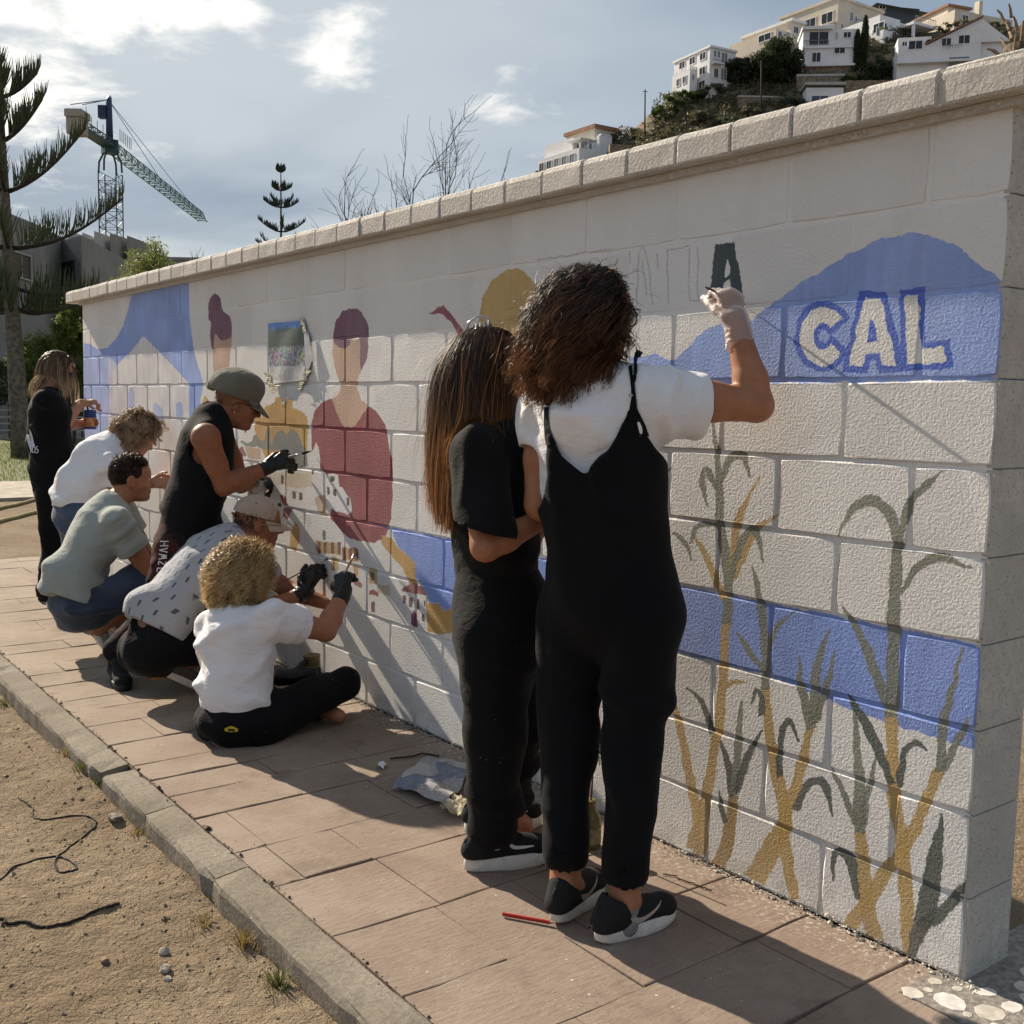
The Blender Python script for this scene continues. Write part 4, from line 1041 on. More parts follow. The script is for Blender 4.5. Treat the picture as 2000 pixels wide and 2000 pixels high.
def spectacles(c, A, s, parent, lens=None, rim=None, tint=True):
    rim = rim or RIM; root = empty('glasses', c, parent=parent); L = lambda *v: np.asarray(c)+(np.array(v)*s)@A
    b = MB()
    for sx in (-1, 1):
        ring = [L(sx*.034+.027*math.cos(a), .104-.008*abs(sx*.034+.027*math.cos(a))/.06, .000+.022*math.sin(a)) for a in np.linspace(0, 2*math.pi, 17)]
        b.tube(ring, .0022*s, 5, False); b.tube([L(sx*.062,.097,.006), L(sx*.080,.06,.006), L(sx*.083,.0,.004), L(sx*.081,-.022,-.012)], .0021*s, 5)
        lm = MB(); cc = L(sx*.034,.100,0); lm.add([cc]+ring[:-1], [(0, 1+i, 1+(i+1) % 16) for i in range(16)]); obj('lens', lm.mesh('lens', lens or LENS, True), root)
    b.tube([L(-.008,.105,.006), L(0,.107,.009), L(.008,.105,.006)], .002*s, 5); obj('frame', b.mesh('frame', rim, True), root)
    return root
def J3(D, **j): return {k: at(x, y, D+d) for k, (x, y, d) in j.items()}
def limb(pr, a, ra, m, rm, b, rb, k=.02):
    pr.append(C(a, ra, a*.45+m*.55, (ra+rm)*.52, k)); pr.append(C(a*.45+m*.55, (ra+rm)*.52, m, rm, k)); q = m*.68+b*.32
    pr.append(C(m, rm, q, rm*1.04, k)); pr.append(C(q, rm*1.04, b, rb, k))
def torso(pr, secs, fwd, k=.03):
    for (a, wa, da), (b, wb, db) in zip(secs[:-1], secs[1:]): pr.append(C(a, wa, b, wb, k, fwd, .5*(wa/da+wb/db)))
# ================================================================ the people

# ---- woman lettering the wall, back to the viewer
def person_jumpsuit():
    j = J3(2.79, hd=(1158,622,0), nk=(1150,738,-.04), ch=(1165,880,0), wa=(1180,1010,0), pv=(1195,1160,0), sl=(1066,792,.1), sr=(1278,775,-.08), el=(1056,985,.08), wl=(1150,1010,.24),
           er=(1478,792,-.03), wr=(1440,638,.0), pl=(1132,1190,.07), pr=(1252,1190,-.06), kl=(1103,1450,.05), kr=(1240,1460,-.05), al=(1104,1722,.0), ar=(1219,1757,-.09))
    root = empty('person', (j['al']+j['ar'])/2*np.array([1,1,0]), 'person in black strappy jumpsuit over white T-shirt, arm raised to letter the wall', 'person')
    fwd = unit(np.cross(Z, j['sr']-j['sl'])); fwd = unit([fwd[0], fwd[1], 0]); side = np.cross(fwd, Z)
    hA = head_frame(mixv(.86, .50, .06), mixv(.0,.0,1)+RH*.05)
    b = head_prims(j['hd'], hA, 1.0)
    b += [C(j['nk']-fwd*-.01, .056, j['hd']-Z*.05, .052, .03)]
    torso(b, [(j['nk']-Z*.06, .12, .08), (j['ch'], .135, .085), (j['wa'], .115, .08), (j['pv'], .145, .10)], fwd)
    b += [C(j['sl'], .05, j['sr'], .05, .04)]
    limb(b, j['sr'], .056, j['er'], .042, j['wr'], .027, .015); limb(b, j['sl'], .056, j['el'], .042, j['wl'], .027, .015)
    hd_dir = unit(at(1424,560,2.835)-j['wr']); 
    b += hand_prims(j['wr'], hd_dir, mixv(-.35,.93), mixv(-.9,-.35), (.85,.9,.95,1.0), -.0025, 1.04, thumb=(.85,.22,.5))
    b += hand_prims(j['wl'], mixv(.8,.5,.2), mixv(-.5,.6), Z, (.6,.7,.8,.9), 0, .95)
    for s_, h_ in (('l', .07), ('r', -.06)):
        limb(b, j['p'+s_], .085, j['k'+s_], .055, j['a'+s_], .036, .02)
    b += [C(j['al'], .037, j['al']-Z*.05+fwd*.06, .036), C(j['ar'], .037, j['ar']-Z*.05+fwd*.06, .036)]
    skin_obj('body', b, .0066, SK_A, root)
    # T-shirt
    els = j['sl']*.56+j['el']*.44
    t = [C(j['sl'], .072, els, .072, .03), HALF(els, j['el']-j['sl']), C(j['sr']-RH*.02, .080, j['sr']*.40+j['er']*.60-Z*.006, .075, .05), C(j['sr']-Z*.05-RH*.03, .07, j['sr']*.6+j['er']*.4-Z*.03, .06, .05), HALF(j['sr']*.52+j['er']*.48, unit(j['er']-j['sr'])),
         neg(C(j['sr']*.45+j['er']*.55, .058, j['er'], .052), .004), neg(C(els, .058, j['el'], .055), .004)]
    torso(t, [(j['nk']-Z*.03, .10, .075), (j['ch']+Z*.07, .162, .108), (j['ch']-Z*.06, .160, .106), (j['wa'], .145, .10)], fwd, .04)
    t += [C(j['sl']-Z*.012, .062, j['sr']-Z*.012, .064, .05), C(j['nk']-Z*.035, .075, j['nk']-Z*.09, .12, .05), neg(C(j['nk']+Z*.03, .074, j['hd']-Z*.06, .07), .012)]
    fl = along([folds(side*.6+Z*.8, 42, .010, 1, lambda P: np.clip((1.32-P[:,2])*5, .15, 1)), folds(j['er']-j['sr'], 70, .007, 4, near(j['sr'], .05, .26)), folds(Z*.7-side, 55, .007, 9, near(j['sl'], .05, .22)), rough(.003, 14)])
    tee = skin_obj('t_shirt', t, .0066, TEE_W, root, fl)
    # jumpsuit
    s_ = []; torso(s_, [(j['ch']+Z*.12, .176, .140), (j['ch']-Z*.06, .176, .136), (j['wa']-Z*.0, .160, .122), (j['pv'], .184, .140)], fwd, .05)
    for q in 'lr':
        s_ += [C(j['p'+q]-Z*.02, .112, j['p'+q]*.35+j['k'+q]*.65, .082, .022), C(j['p'+q]*.35+j['k'+q]*.65, .082, j['a'+q]+Z*.075, .060, .012)]
    s_ += [HALF(j['al']+Z*.045, -Z)]
    s_ += [neg(C(j['al']+Z*.09, .048, j['al']-Z*.05, .05), .004), neg(C(j['ar']+Z*.09, .048, j['ar']-Z*.05, .05), .004)]
    s_ += [CUTVIEW([(1050,600),(1072,770),(1074,838),(1097,889),(1145,925),(1188,881),(1228,799),(1234,765),(1245,600)]),
           CUTVIEW([(900,600),(1060,700),(1064,800),(1066,860),(1072,930),(1060,985),(1030,1010),(900,1000)]),
           CUTVIEW([(1400,600),(1243,700),(1246,792),(1262,842),(1282,880),(1310,918),(1345,935),(1500,950)])]
    fl = along([folds(Z+side*.4, 30, .009, 2, lambda P: np.clip((.95-P[:,2])*2, .2, 1)*np.clip((P[:,2]-.16)*7, 0, 1)), folds(Z*.3+side, 36, .005, 12, lambda P: np.clip((P[:,2]-.16)*7, 0, 1)), rough(.004, 9)])
    js = skin_obj('jumpsuit', s_, .0078, BLACK, root, fl)
    bv = bvh_of([tee, js])
    for P in ([(1078,868),(1070,836),(1069,800),(1074,770),(1090,744)], [(1236,850),(1237,830),(1238,800),(1239,775),(1236,745),(1231,716)]):
        ribbon('strap', bv, P, [20,10,8,8,8] if len(P) == 5 else [62,46,16,8,8,8], BLACK, root, .0035, 10)
    sm_ = plain('strap_metal', (.5,.5,.48), .3, .05, **{'Metallic': 1.0})
    for p in ((1236,773),(1069,793)):
        clip = MB(); q = lay(bv, p, off=.004); clip.bbox(q-np.array([.006,.006,.003]), q+np.array([.006,.006,.003]), .001); clip.build('strap_clip', sm_, root)
    # thin clear glove on the painting hand
    gm = NT('clear_vinyl'); p = gm.pos(); nn = gm.bump(gm.noise(gm.mapping(p, (1,1,3)), 60, 3), .8, .006); tr = gm.n('ShaderNodeBsdfTransparent'); tr.inputs[0].default_value = (.93,.92,.90,1)
    gl = gm.bsdf((.80,.74,.70), .25, nn, spec=.6); mx = gm.n('ShaderNodeMixShader'); fr_ = gm.n('ShaderNodeLayerWeight'); fr_.inputs[0].default_value = .35
    gm.set(mx.inputs[0], gm.ramp(fr_.outputs['Facing'], .1, .9, .28, .9)); gm.t.links.new(tr.outputs[0], mx.inputs[1]); gm.t.links.new(gl, mx.inputs[2]); VINYL = gm.done(mx.outputs[0])
    hp = hand_prims(j['wr'], hd_dir, mixv(-.35,.93), mixv(-.9,-.35), (.85,.9,.95,1.0), .0018, 1.04, thumb=(.85,.22,.5))
    dw = unit(j['wr']-j['er']); hp += [C(j['wr']-dw*.035, .036, j['wr']+dw*.02, .033, .01)]
    hp += [C(j['wr']-dw*.03+mixv(-1,0)*.012-Z*.01, .022, j['wr']-dw*.038+mixv(-1,0)*.028-Z*.018, .012, .01), neg(C(j['wr']-dw*.03, .0305, j['wr']-dw*.2, .034), .002)]
    skin_obj('glove', hp, .0034, VINYL, root, along([folds(dw, 420, .0035, 3, near(j['wr'], .03, .07), warp=5), rough(.0014, 60)]))
    # glasses, hair, shoes
    spectacles(j['hd'], hA, 1.0, root, lens=VINYL)
    hm = hair_mat('dark_curly_hair', (.020,.012,.008), (.17,.075,.032), .36, .55)
    col = [('e', np.asarray(j['hd'])+np.array((0,-.012,.03))@hA, np.array((.078,.098,.092)), hA), ('c', j['sl']-Z*.02, j['sr']-Z*.02, .075), ('c', j['nk'], j['ch'], .095)]
    back = -hA[1]
    def keep(q): return (q[:,1] < .45-.25*np.clip(-q[:,2],0,1)) & (q[:,2] > -.75) & ((q[:,1] < .15) | (q[:,2] > .25))
    def flow(P, t):
        d = P-(j['hd']+Z*.02); rad = d-Z*(d@Z)[:, None]; rad /= np.linalg.norm(rad, axis=1)[:, None]+1e-9
        return rad*(.34 if t < .45 else -.05)+back*.12-Z*(.42+1.1*t)-RH*.05
    g = np.random.default_rng(5)
    P, Nn = scalp(j['hd'], hA, 1.0, 6200, keep, 11)
    L = .165+.05*g.random(len(P))+.03*np.clip((P-j['hd'])@back*10, -1, 1)
    strands('hair', P, Nn, L, hm, root, flow, 24, .0012, col, .66, .26, .0175, 72., .74, 230, 3, .5, jitter=.18, curl_in=.25)
    P, Nn = scalp(j['hd'], hA, 1.0, 170, keep, 21)
    strands('stray_hair', P, Nn, .17+.07*g.random(len(P)), hm, root, flow, 22, .0007, col, .70, .22, .014, 80., .15, 190, 8, .4, jitter=.4, curl_in=.3)
    cap = [E(np.asarray(j['hd'])+np.array((0,-.014,.032))@hA, np.array((.082,.100,.094)), hA), neg(E(np.asarray(j['hd'])+np.array((0,.115,-.03))@hA, np.array((.075,.07,.10)), hA), .02), neg(E(np.asarray(j['hd'])+np.array((0,0,-.16))@hA, np.array((.12,.12,.10)), hA), .02)]
    skin_obj('hair_base', cap, .007, plain('hair_shadow', (.014,.008,.006), .8, .2), root, rough(.004, 40))
    hl = on_ground(1088,1797); tl = on_ground(1178,1728); hr = on_ground(1150,1838); tr_ = on_ground(1302,1783)
    hl = (hl+tl)/2-unit(tl-hl)*.125; tl = hl+unit(tl-hl)*.25; hr = (hr+tr_)/2-unit(tr_-hr)*.13; tr_ = hr+unit(tr_-hr)*.26
    hl = j['al']*np.array([1,1,0])-unit(tl-hl)*.06; dl = unit(on_ground(1178,1728)-on_ground(1088,1797)); tl = hl+dl*.25
    dr = unit(tr_-hr); hr = j['ar']*np.array([1,1,0])-dr*.092; tr_ = hr+dr*.265; s1, o1 = shoe(hl, tl, root, 'run'); s2, o2 = shoe(hr, tr_, root, 'run')
    sk = skin_obj('sock', [C(j['ar']-Z*.0, .0395, j['ar']-Z*.06, .040), HALF(j['ar']-Z*.0, Z)], .004, plain('grey_sock', (.25,.23,.22), .95, .3, 260, .5), root)
    return j
J8 = person_jumpsuit()
# ---- woman with long brown hair beside her, looking on
def person_longhair():
    j = J3(3.12, hd=(962,722,.02), nk=(945,838,0), ch=(962,960,0), wa=(968,1080,0), pv=(978,1210,0), sr=(932,885,-.15), sl=(985,880,.15), er=(948,1068,-.24), wr=(1064,1012,-.17), el=(1010,1070,.18), wl=(1075,1005,.08),
           pr=(965,1225,-.08), pl=(1000,1225,.09), kr=(968,1430,-.06), kl=(1010,1420,.14), ar=(962,1632,-.04), al=(990,1590,.18))
    root = empty('person', (j['al']+j['ar'])/2*np.array([1,1,0]), 'person in loose black T-shirt with long straight brown hair, standing beside the letterer', 'person')
    fwd = mixv(.86,.5); side = np.cross(fwd, Z); hA = head_frame(mixv(.97,.22,-.02))
    b = head_prims(j['hd'], hA, .97); b += [C(j['nk'], .05, j['hd']-Z*.05, .048, .03)]
    torso(b, [(j['nk']-Z*.06, .11, .08), (j['ch'], .125, .085), (j['wa'], .11, .08), (j['pv'], .14, .10)], fwd)
    b += [C(j['sl'], .045, j['sr'], .045, .04)]
    limb(b, j['sr'], .050, j['er'], .039, j['wr'], .025, .015); limb(b, j['sl'], .05, j['el'], .039, j['wl'], .025, .015)
    b += hand_prims(j['wr'], mixv(.9,.2,.2), mixv(-.2,.9), Z, (.7,.8,.9,1.0), 0, .92) + hand_prims(j['wl'], mixv(.9,-.1,.2), mixv(-.2,-.9), Z, (.7,.8,.9,1.0), 0, .92)
    for q in 'lr':
        limb(b, j['p'+q], .08, j['k'+q], .052, j['a'+q], .035); b += [C(j['a'+q], .036, j['a'+q]-Z*.05+WALLDIR*.06, .035)]
    skin_obj('body', b, .0072, SK_A, root); eyes(j['hd'], hA, .97, root)
    t = [C(j['sr'], .074, j['er']+Z*.03, .084, .04), C(j['sl'], .072, j['el']+Z*.03, .082, .04), HALF(j['er']+Z*.045, -Z-RH*.25+FH*.0)]
    torso(t, [(j['nk']-Z*.03, .09, .07), (j['ch']+Z*.10, .150, .105), (j['ch']-Z*.05, .150, .105), (j['wa'], .146, .105), (j['wa']-Z*.16, .148, .108)], fwd, .04)
    t += [C(j['sl']-Z*.01, .06, j['sr']-Z*.01, .062, .05), HALF(j['wa']-Z*.17, -Z), neg(C(j['nk']+Z*.02, .066, j['hd']-Z*.05, .06), .01)]
    fl = along([folds(Z+side*.5, 40, .006, 3, lambda P: np.clip((1.15-P[:,2])*4, .2, 1)), folds(Z*.4+side, 45, .007, 7), rough(.003, 12)])
    skin_obj('t_shirt', t, .0075, BLACK3, root, fl)
    s = []; torso(s, [(j['wa']-Z*.05, .128, .105), (j['pv']+Z*.03, .150, .130), (j['pv']-Z*.07, .150, .135)], fwd, .05)
    s += [C(j['pr']-Z*.02, .108, j['kr'], .085, .04), C(j['kr'], .085, j['ar']+Z*.03, .074, .04), C(j['pl']-Z*.02, .105, j['kl'], .086, .03), C(j['kl'], .086, j['al']+Z*.04, .07, .03), HALF((j['ar']-Z*.0)-Z*.025, -Z)]
    fl = along([folds(Z+side*.3, 46, .009, 5, lambda P: np.clip((.75-P[:,2])*2.5, .15, 1)), folds(Z-side*.8, 60, .005, 15, lambda P: np.clip((.3-P[:,2])*5, 0, 1)), rough(.005, 9)])
    tr = skin_obj('trousers', s, .008, BLACK2, root, fl)
    pk = MB(); c = j['kr']+Z*.12-mixv(.0,1)*.02
    d0 = on_ground(915,1700); d1 = on_ground(1070,1680); m_ = (d0+d1)/2; u = unit(d1-d0); s1, o1 = shoe(m_-u*.135, m_+u*.125, root, 'skate')
    e0 = on_ground(920,1622); e1 = on_ground(1048,1618); m_ = (e0+e1)/2; s2, o2 = shoe(m_-u*.13, m_+u*.125, root, 'skate')
    hm = hair_mat('long_brown_hair', (.060,.032,.018), (.42,.195,.065), .45, .5); hd = j['hd']
    col = [('e', hd+np.array((0,-.012,.03))*.97@hA, np.array((.077,.097,.091))*.97, hA), ('c', j['sl'], j['sr'], .088), ('c', j['nk'], j['ch'], .125), ('c', j['ch'], j['wa'], .135)]
    back = -hA[1]
    def keep(q): return (q[:,1] < .35) & (q[:,2] > -.6) & ((q[:,1] < .05) | (q[:,2] > .15))
    def flow(P, t):
        d = P-hd; rad = d-Z*(d@Z)[:, None]; rad /= np.linalg.norm(rad, axis=1)[:, None]+1e-9
        return rad*(.20 if t < .25 else .0)+back*(.08 if t < .3 else .0)-RH*(.0 if t < .6 else -.10)-FH*.10-Z*(.55+1.5*t)
    g = np.random.default_rng(9); P, Nn = scalp(hd, hA, .97, 7500, keep, 31)
    L = .36+.10*g.random(len(P))+.04*(((P-hd)@back) > .02)
    strands('hair', P, Nn, L, hm, root, flow, 16, .0011, col, .55, .5, .005, 22., .42, 260, 4, .6, jitter=.05, curl_in=.5)
    P, Nn = scalp(hd, hA, .97, 140, keep, 33); strands('stray_hair', P, Nn, .30+.14*g.random(len(P)), hm, root, flow, 18, .0006, col, .66, .36, .012, 22., .1, 150, 6, .5, jitter=.3, curl_in=.4)
    cap = [E(hd+np.array((0,-.014,.032))@hA, np.array((.079,.098,.092)), hA), neg(E(hd+np.array((0,.11,-.03))@hA, np.array((.08,.075,.11)), hA), .02), neg(E(hd+np.array((0,0,-.16))@hA, np.array((.12,.12,.10)), hA), .02)]
    skin_obj('hair_base', cap, .007, plain('hair_shadow_brown', (.018,.010,.006), .8, .2), root)
    cl = MB(); top = hd+np.array((0,-.01,.125))@hA
    cp = plain('clear_acrylic', (.55,.52,.50), .15, .05, spec=.7)
    for sx in (-1, 1):
        q = [hd+np.array((sx*.012, -.02+dy, .118+dz))@hA for dy, dz in ((.01,.006),(0,.03),(-.03,.034),(-.055,.015),(-.062,-.012))]; cl.tube(q, .0032, 6)
        for i in range(4): a = hd+np.array((sx*.012, -.02-.012*i, .140-.004*i))@hA; cl.tube([a, a+np.array((sx*.022,-.004,-.020))@hA, a+np.array((sx*.026,-.006,-.036))@hA], .0024, 5)
    cl.build('hair_claw', cp, root, True)
    return j
J7 = person_longhair()

# ---- woman sitting cross-legged on the pavement
def person_seated():
    j = J3(4.25, hd=(482,1130,.06), nk=(465,1212,0), ch=(462,1285,-.01), wa=(460,1365,-.02), pv=(472,1408,0), sl=(416,1226,.1), sr=(532,1208,-.08), er=(636,1232,.10), wr=(670,1160,.26), el=(430,1330,.2), wl=(568,1322,.22),
           pr=(512,1412,-.04), kr=(672,1335,.22), ar=(560,1408,.34), pl=(440,1415,.08), kl=(470,1380,.42), al=(620,1405,.24))
    for k in ('ar','al'): j[k][2] = .055
    root = empty('person', j['pv']*np.array([1,1,0]), 'person with curly blond hair in white T-shirt sitting cross-legged on the pavement', 'person')
    fwd = unit(np.cross(Z, j['sr']-j['sl'])); fwd = unit([fwd[0], fwd[1], 0]); side = np.cross(fwd, Z); hA = head_frame(mixv(.72,.68,-.05))
    b = head_prims(j['hd'], hA, .97); b += [C(j['nk'], .05, j['hd']-Z*.05, .048, .03)]
    torso(b, [(j['nk']-Z*.06, .11, .08), (j['ch'], .12, .085), (j['wa'], .11, .08), (j['pv'], .14, .10)], fwd); b += [C(j['sl'], .045, j['sr'], .045, .04)]
    limb(b, j['sr'], .050, j['er'], .043, j['wr'], .027, .015); limb(b, j['sl'], .05, j['el'], .039, j['wl'], .026, .015)
    hd_ = unit(at(672,1098,4.60)-j['wr']); hn = mixv(.25,.95); ht = mixv(-.95,.1)
    b += hand_prims(j['wr'], hd_, hn, ht, (.95,1.0,1.05,1.1), -.003, .95); h2 = mixv(.8,.3,-.1); b += hand_prims(j['wl'], h2, mixv(-.3,.9), Z, (.8,.8,.9,.9), -.003, .95)
    limb(b, j['pr'], .08, j['kr'], .055, j['ar'], .036); limb(b, j['pl'], .08, j['kl'], .055, j['al'], .036)
    b += [C(j['al'], .036, j['al']+mixv(.75,-.5)*.12+Z*-.02, .030), C(j['ar'], .036, j['ar']+mixv(-.7,.3)*.12-Z*.02, .03)]
    skin_obj('body', b, .0075, SK_A, root)
    t = []; torso(t, [(j['nk']-Z*.03, .085, .07), (j['ch']+Z*.08, .152, .112), (j['ch']-Z*.04, .150, .115), (j['wa']+Z*.02, .148, .122), (j['pv']+Z*.02, .150, .125)], fwd, .05)
    t += [C(j['sl']-Z*.01, .060, j['sr']-Z*.01, .062, .05), C(j['sr'], .072, j['sr']*.40+j['er']*.60, .076, .04), C(j['sl'], .07, j['sl']*.45+j['el']*.55, .074, .04)]
    t += [HALF(at(460,1392,4.24), -Z), HALF(j['sr']*.45+j['er']*.55, j['er']-j['sr']), neg(C(j['sr']*.3+j['er']*.7, .058, j['er'], .05), .005), neg(C(j['nk']+Z*.02, .066, j['hd']-Z*.05, .06), .01)]
    fl = along([folds(Z+side*.25, 48, .014, 3, lambda P: np.clip(-((P-j['ch'])@side)*14+.25, .05, 1)), folds(Z-side*.6, 40, .007, 7), folds(j['er']-j['sr'], 60, .006, 8, near(j['sr'], .04, .2)), rough(.003, 14)])
    tee = skin_obj('t_shirt', t, .0062, TEE_W2, root, fl)
    s = []; torso(s, [(j['pv']+Z*.06, .150, .12), (j['pv']+Z*.0, .168, .14)], fwd, .05); s += [E(j['pv']+Z*.015-fwd*.03, (.175,.15,.085), np.array([side, fwd, Z]), .05)]
    s += [C(j['pr'], .095, j['kr'], .066, .05), C(j['kr'], .066, j['al']*.25+j['ar']*.75, .052, .03), C(j['pl'], .095, j['kl'], .068, .05), C(j['kl'], .068, j['al'], .052, .03), HALF((0,0,.004), -Z)]
    tr = skin_obj('trousers', s, .0075, BLACK2, root, along([folds(Z+side, 50, .010, 5), rough(.004, 10)]))
    hp = hand_prims(j['wr'], hd_, hn, ht, (.95,1.0,1.05,1.1), .0022, 1.0); dw = unit(j['wr']-j['er']); hp += [C(j['wr']-dw*.045, .036, j['wr']+dw*.02, .032, .01), neg(C(j['wr']-dw*.04, .031, j['wr']-dw*.2, .034), .002)]
    skin_obj('glove', hp, .0045, GLOVE_B, root, folds(dw, 260, .003, 3, near(j['wr'], .03, .07)))
    hp = hand_prims(j['wl'], h2, mixv(-.3,.9), Z, (.8,.8,.9,.9), .0022, 1.0); dw = unit(j['wl']-j['el']); hp += [C(j['wl']-dw*.045, .036, j['wl']+dw*.02, .032, .01)]
    skin_obj('glove', hp, .0045, GLOVE_B, root)
    bv = bvh_of([tr]); o = ribbon('badge', bv, [(439,1425),(452,1424),(465,1426)], [5,12,5], plain('yellow_badge', (.52,.38,.03), .5), root, .002, 8)
    if o: ribbon('badge_mark', bv, [(446,1425),(458,1426)], [4,4], RUB_B, root, .0035, 6)
    hm = hair_mat('blond_curls', (.30,.18,.075), (.80,.58,.31), .45); hd = j['hd']; back = -hA[1]
    col = [('e', hd+np.array((0,-.012,.03))@hA, np.array((.077,.097,.091)), hA), ('c', j['sl'], j['sr'], .075)]
    def keep(q): return (q[:,1] < .5) & (q[:,2] > -.65) & ((q[:,1] < .2) | (q[:,2] > .2))
    def flow(P, t):
        d = P-hd; d = d/(np.linalg.norm(d, axis=1)[:, None]+1e-9); return d*(.75 if t < .5 else .12)-Z*(.30+1.1*t)+back*.1
    g = np.random.default_rng(13); P, Nn = scalp(hd, hA, .97, 4600, keep, 41)
    strands('hair', P, Nn, .105+.05*g.random(len(P)), hm, root, flow, 20, .0014, col, .66, .3, .0105, 190., .6, 330, 5, .5, jitter=.18, curl_in=.25)
    cap = [E(hd+np.array((0,-.014,.032))@hA, np.array((.081,.100,.094)), hA), neg(E(hd+np.array((0,.115,-.03))@hA, np.array((.08,.075,.11)), hA), .02), neg(E(hd+np.array((0,0,-.16))@hA, np.array((.12,.12,.10)), hA), .02)]
    skin_obj('hair_base', cap, .008, plain('hair_shadow_blond', (.075,.045,.02), .8, .3), root, rough(.005, 40))
    return j
J6 = person_seated()
# ---- man crouching, beige cap and dash-print shirt
def dash_mat(org, ax, ar):
    m = NT('dash_print_shirt'); p = m.pos(); q = m.n('ShaderNodeVectorMath', operation='SUBTRACT'); m.set(q.inputs[0], p); q.inputs[1].default_value = tuple(org)
    def dot(v):
        d = m.n('ShaderNodeVectorMath', operation='DOT_PRODUCT'); m.set(d.inputs[0], q.outputs[0]); d.inputs[1].default_value = tuple(v); return d.outputs['Value']
    u = m.math('MULTIPLY', dot(ax), 17.0); v = m.math('MULTIPLY', dot(ar), 21.0)
    row = m.math('FLOOR', v); u2 = m.math('ADD', u, m.math('MULTIPLY', m.math('MODULO', row, 2.0), .5))
    fu = m.math('ABSOLUTE', m.math('SUBTRACT', m.math('FRACT', u2), .5)); fv = m.math('ABSOLUTE', m.math('SUBTRACT', m.math('FRACT', v), .5))
    mask = m.math('MULTIPLY', m.ramp(fu, .075, .055), m.ramp(fv, .30, .26))
    n = m.noise(m.mapping(p, (1,1,2)), 16, 4, .55, .6); col = m.mix(m.math('MULTIPLY', mask, .85), (.37,.38,.405), (.045,.05,.06))
    return m.done(m.bsdf(col, .9, m.bump(n, .5, .014), spec=.15, **{'Sheen Weight': .15}))
def cap_prims(hd, hA, s=1.0):
    L = lambda *v: hd+(np.array(v)*s)@hA
    return L, [E(L(0,-.010,.045), np.array((.084,.104,.086))*s, hA, .01), HALF(L(0,0,.030), -(hA[2]*.985+hA[1]*.17))]
def person_cap():
    j = J3(4.78, hd=(503,1022,.20), nk=(445,1060,.14), ch=(385,1118,.06), wa=(315,1210,-.03), pv=(300,1258,-.05), sr=(432,1105,.0), sl=(455,1075,.28), er=(520,1195,.08), wr=(592,1158,.15), el=(560,1150,.3), wl=(640,1180,.2),
           pr=(312,1268,-.07), kr=(440,1252,.10), ar=(305,1318,-.02), pl=(330,1262,.1), kl=(455,1230,.3), al=(430,1320,.22))
    j['ar'][2] = max(j['ar'][2], .12); j['al'][2] = .08
    root = empty('person', np.array([j['ar'][0], j['ar'][1]+.1, 0]), 'person crouching in beige baseball cap and grey shirt printed with small dashes', 'person')
    fwd = mixv(.80,.55,-.1); sp = unit(j['nk']-j['pv']); side = unit(np.cross(sp, Z)); side = unit(np.cross(FH*.6+RH*.8, Z)); dn = unit(np.cross(side, sp))
    hA = head_frame(mixv(.93,.36,-.10)); hd = j['hd']
    b = head_prims(hd, hA, 1.0, 1.04); b += [C(j['nk'], .060, hd-hA[2]*.05-hA[1]*.02, .056, .03)]
    torso(b, [(j['nk']-sp*.05, .12, .09), (j['ch'], .13, .09), (j['wa'], .125, .09), (j['pv'], .14, .11)], dn); b += [C(j['sl'], .05, j['sr'], .05, .04)]
    limb(b, j['sr'], .052, j['er'], .044, j['wr'], .030, .015); limb(b, j['sl'], .05, j['el'], .042, j['wl'], .029, .015)
    hd_ = unit(at(622,1098,4.90)-j['wr']); hn = mixv(.4,.9); ht = mixv(-.75,.1,.6)
    b += hand_prims(j['wr'], hd_, hn, ht, (.8,.9,1.0,1.05), -.003, 1.0)
    limb(b, j['pr'], .085, j['kr'], .06, j['ar'], .04); limb(b, j['pl'], .085, j['kl'], .06, j['al'], .04)
    skin_obj('body', b, .007, SK_B, root); eyes(hd, hA, 1.0, root)
    t = [C(j['sr'], .072, j['sr']*.4+j['er']*.6, .076, .04), C(j['sl'], .072, j['sl']*.4+j['el']*.6, .076, .04)]
    torso(t, [(j['nk']-sp*.0, .085, .075), (j['nk']*.6+j['ch']*.4, .155, .105), (j['ch'], .165, .115), (j['wa'], .160, .120), (j['pv']-sp*.03, .165, .130)], dn, .05); t += [C(j['sl'], .058, j['sr'], .06, .05), C(j['pv']+dn*.06, .10, j['wa']+dn*.07, .11, .05)]
    t += [HALF(at(240,1225,4.75)*.5+at(405,1195,4.75)*.5-sp*.055, -sp-Z*.25), neg(C(j['nk']+sp*.01, .070, hd-hA[2]*.06, .06), .01)]
    DM = dash_mat(j['nk'], unit(side+sp*.0), sp)
    tee = skin_obj('shirt', t, .007, DM, root, along([folds(sp+side*.3, 34, .011, 3, near(j['nk'], .05, .30)), folds(sp*.6+dn, 40, .008, 9), rough(.003, 12)]))
    s = []; torso(s, [(j['wa']-sp*.0, .13, .10), (j['pv'], .15, .11)], dn, .05); s += [E(j['pv']-sp*.01+Z*.0, (.150,.13,.10), np.array([side, unit(np.cross(Z, side)), Z]), .05)]
    s += [C(j['pr'], .095, j['kr'], .075, .05), C(j['kr'], .075, j['ar']+Z*.02, .055, .02), C(j['pl'], .10, j['kl'], .08, .05), C(j['kl'], .08, j['al']+Z*.03, .06, .04)]
    skin_obj('trousers', s, .0085, BLACK2, root, along([folds(sp+side, 46, .010, 5), rough(.004, 10)]))
    he = at(283,1302,4.66); to = on_ground(388,1352); to[2] = .004; he2 = to-unit(to-he)*.27; shoe(he2, to, root, 'trail', up=np.cross(side, unit(to-he2)) if np.cross(side, unit(to-he2))[2] > 0 else -np.cross(side, unit(to-he2)))
